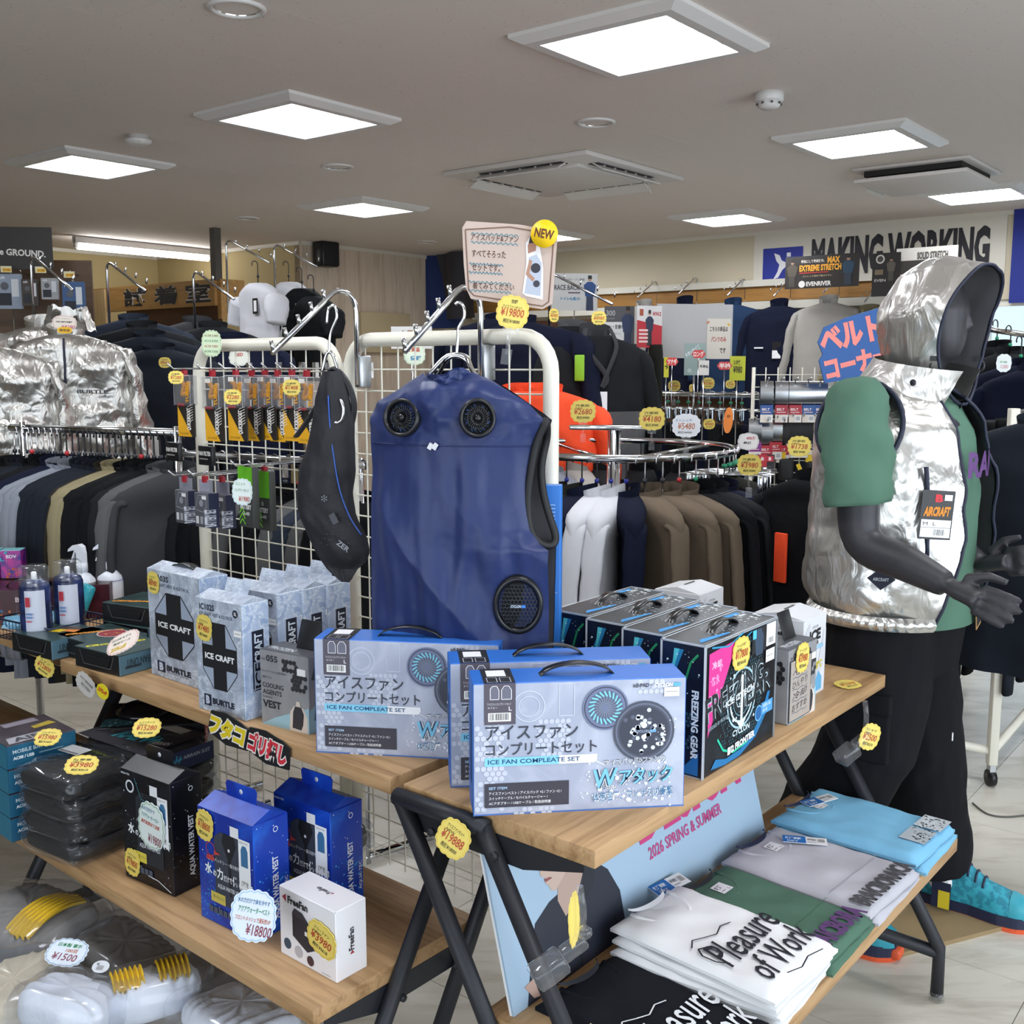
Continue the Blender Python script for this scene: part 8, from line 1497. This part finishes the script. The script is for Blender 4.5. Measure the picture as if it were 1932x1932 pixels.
cam_card('white cloud card inside the left mesh panel', [('RED', .3, .6, .4, .2, 'b83a30', .03)], 451, 675, 3.0, .055, .045, 0, color='e4e6dc', edge='a0a890', k=10)
cam_card('white cloud card on the jackets by the window', [('半袖', .2, .5, .5, .12, '5a9a60'), ('1280', .3, .2, .5, .2, 'd08a90')], 1894, 685, 4.2, .055, .07, 0, color='eaf0ee', edge=None, k=10)
cam_card('yellow scalloped card on the printed rain suit', P3('レインスーツ', '15280', '13890'), 277, 1373, 2.28, .062, .052, 0, pitch=-52, yawo=-10, group=YG)
cam_card('yellow scalloped card on the stacked black bags', P3('防寒着', '3980', '3618'), 154, 1443, 2.16, .07, .05, 0, pitch=-58, yawo=-14, group=YG)
cam_card('yellow scalloped card on the top battery box', P3('バッテリー', '15980', '14527'), 90, 1391, 2.36, .062, .05, 0, pitch=-58, yawo=-20, group=YG)
cam_card('pink rimmed discount card on the dark green fan box', [('2024年モデル', .14, .68, .62, .13, '4a7a5a', .012), ('限定セール', .2, .48, .55, .12, '5a6a4a', .012), ('20%off', .14, .18, .5, .2, 'd8b830', .03)], 232, 1212, 2.33, .085, .06, -24, pitch=-52, yawo=-20, color='ecdcd4', edge='d09a90', k=26)
card('white cloud price card on the bin of glove bags', [('日本製 軍手', .2, .68, .6, .14, '2a8a50', .015), ('100双', .46, .5, .3, .13, 'c06030', .015), ('¥1500', .2, .2, .62, .26, '8a4a5a', .01)], G(126, 1797, .31), (R(-60), 0, R(-14)), .092, .06, color='dfe8f2', edge='6f9ac0', k=18)
card('small white bar code card on the glove bags', [('¥', .2, .6, .2, .2, HAND), ('|||||||', .3, .2, .4, .4, HAND)], G(190, 1824, .305), (R(-60), 0, R(-10)), .035, .025, color='d4d8de', edge=None, k=4)
# cards along the front of the left table
def edge_card(label, px, py, lines, w, h, yawo, **k): q = G(px, py, TZ-.01); return card(label, lines, q + Vector((-.012, -.014, -.012)), (0, R(k.pop('roll', 0)), LY + R(yawo)), w, h, **k)
edge_card('yellow oval card turned sideways at the joint of the two tables', 97, 1246, P3('ファン', '12800', '9980'), .062, .05, 20, group=YG, roll=25); edge_card('white scalloped card hanging at the left table edge', 175, 1279, [('今だけ限定特価', .15, .6, .7, .14, '555555'), ('¥5980', .3, .3, .5, .2, '777777')], .07, .05, 10, color='c9c4c0', edge=None, roll=30)
edge_card('small yellow tag reading 20 percent off at the left table edge', 207, 1292, [('20%off', .1, .4, .8, .3, 'c02828', .03)], .04, .035, 10, color='e2d020', edge=None, k=4, roll=20)
# graffiti style cut-out on the left table edge
gq = at(472, 1398, plane_Y(472, 1398, lc + Vector((sin(LY), -cos(LY), 0))*.008, LY)); gr = thing('graffiti_sign', 'yellow and red graffiti style cut-out sign on the table edge', 'sign', gq, (R(-6), R(3), LY))
for cx, s_, c, n_ in ((-.075, 'フタコ', 'd8c018', 'yellow_word'), (.058, 'ゴリ押し', 'c82c3c', 'red_word')):
    w_ = .135 if cx < 0 else .135; MB().prism([(cx-w_/2, -.018), (cx-w_*.46, .028), (cx-w_*.1, .034), (cx+w_*.3, .028), (cx+w_/2, .02), (cx+w_*.52, -.022), (cx+.0, -.03)], -.002, .002, mat('graffiti_black', '17171a', .5)).build(n_ + '_backing', gr)
    prints(gr, (cx-w_/2, -.002, -.024), (1, 0, 0), (0, 0, 1), w_, .052, [('t', s_, .02, .04, .96, .94, 'e8e4dc', .14, 0, .15), ('t', s_, .04, .1, .92, .82, c, .07, 0, .15)], n_)
# end of scene
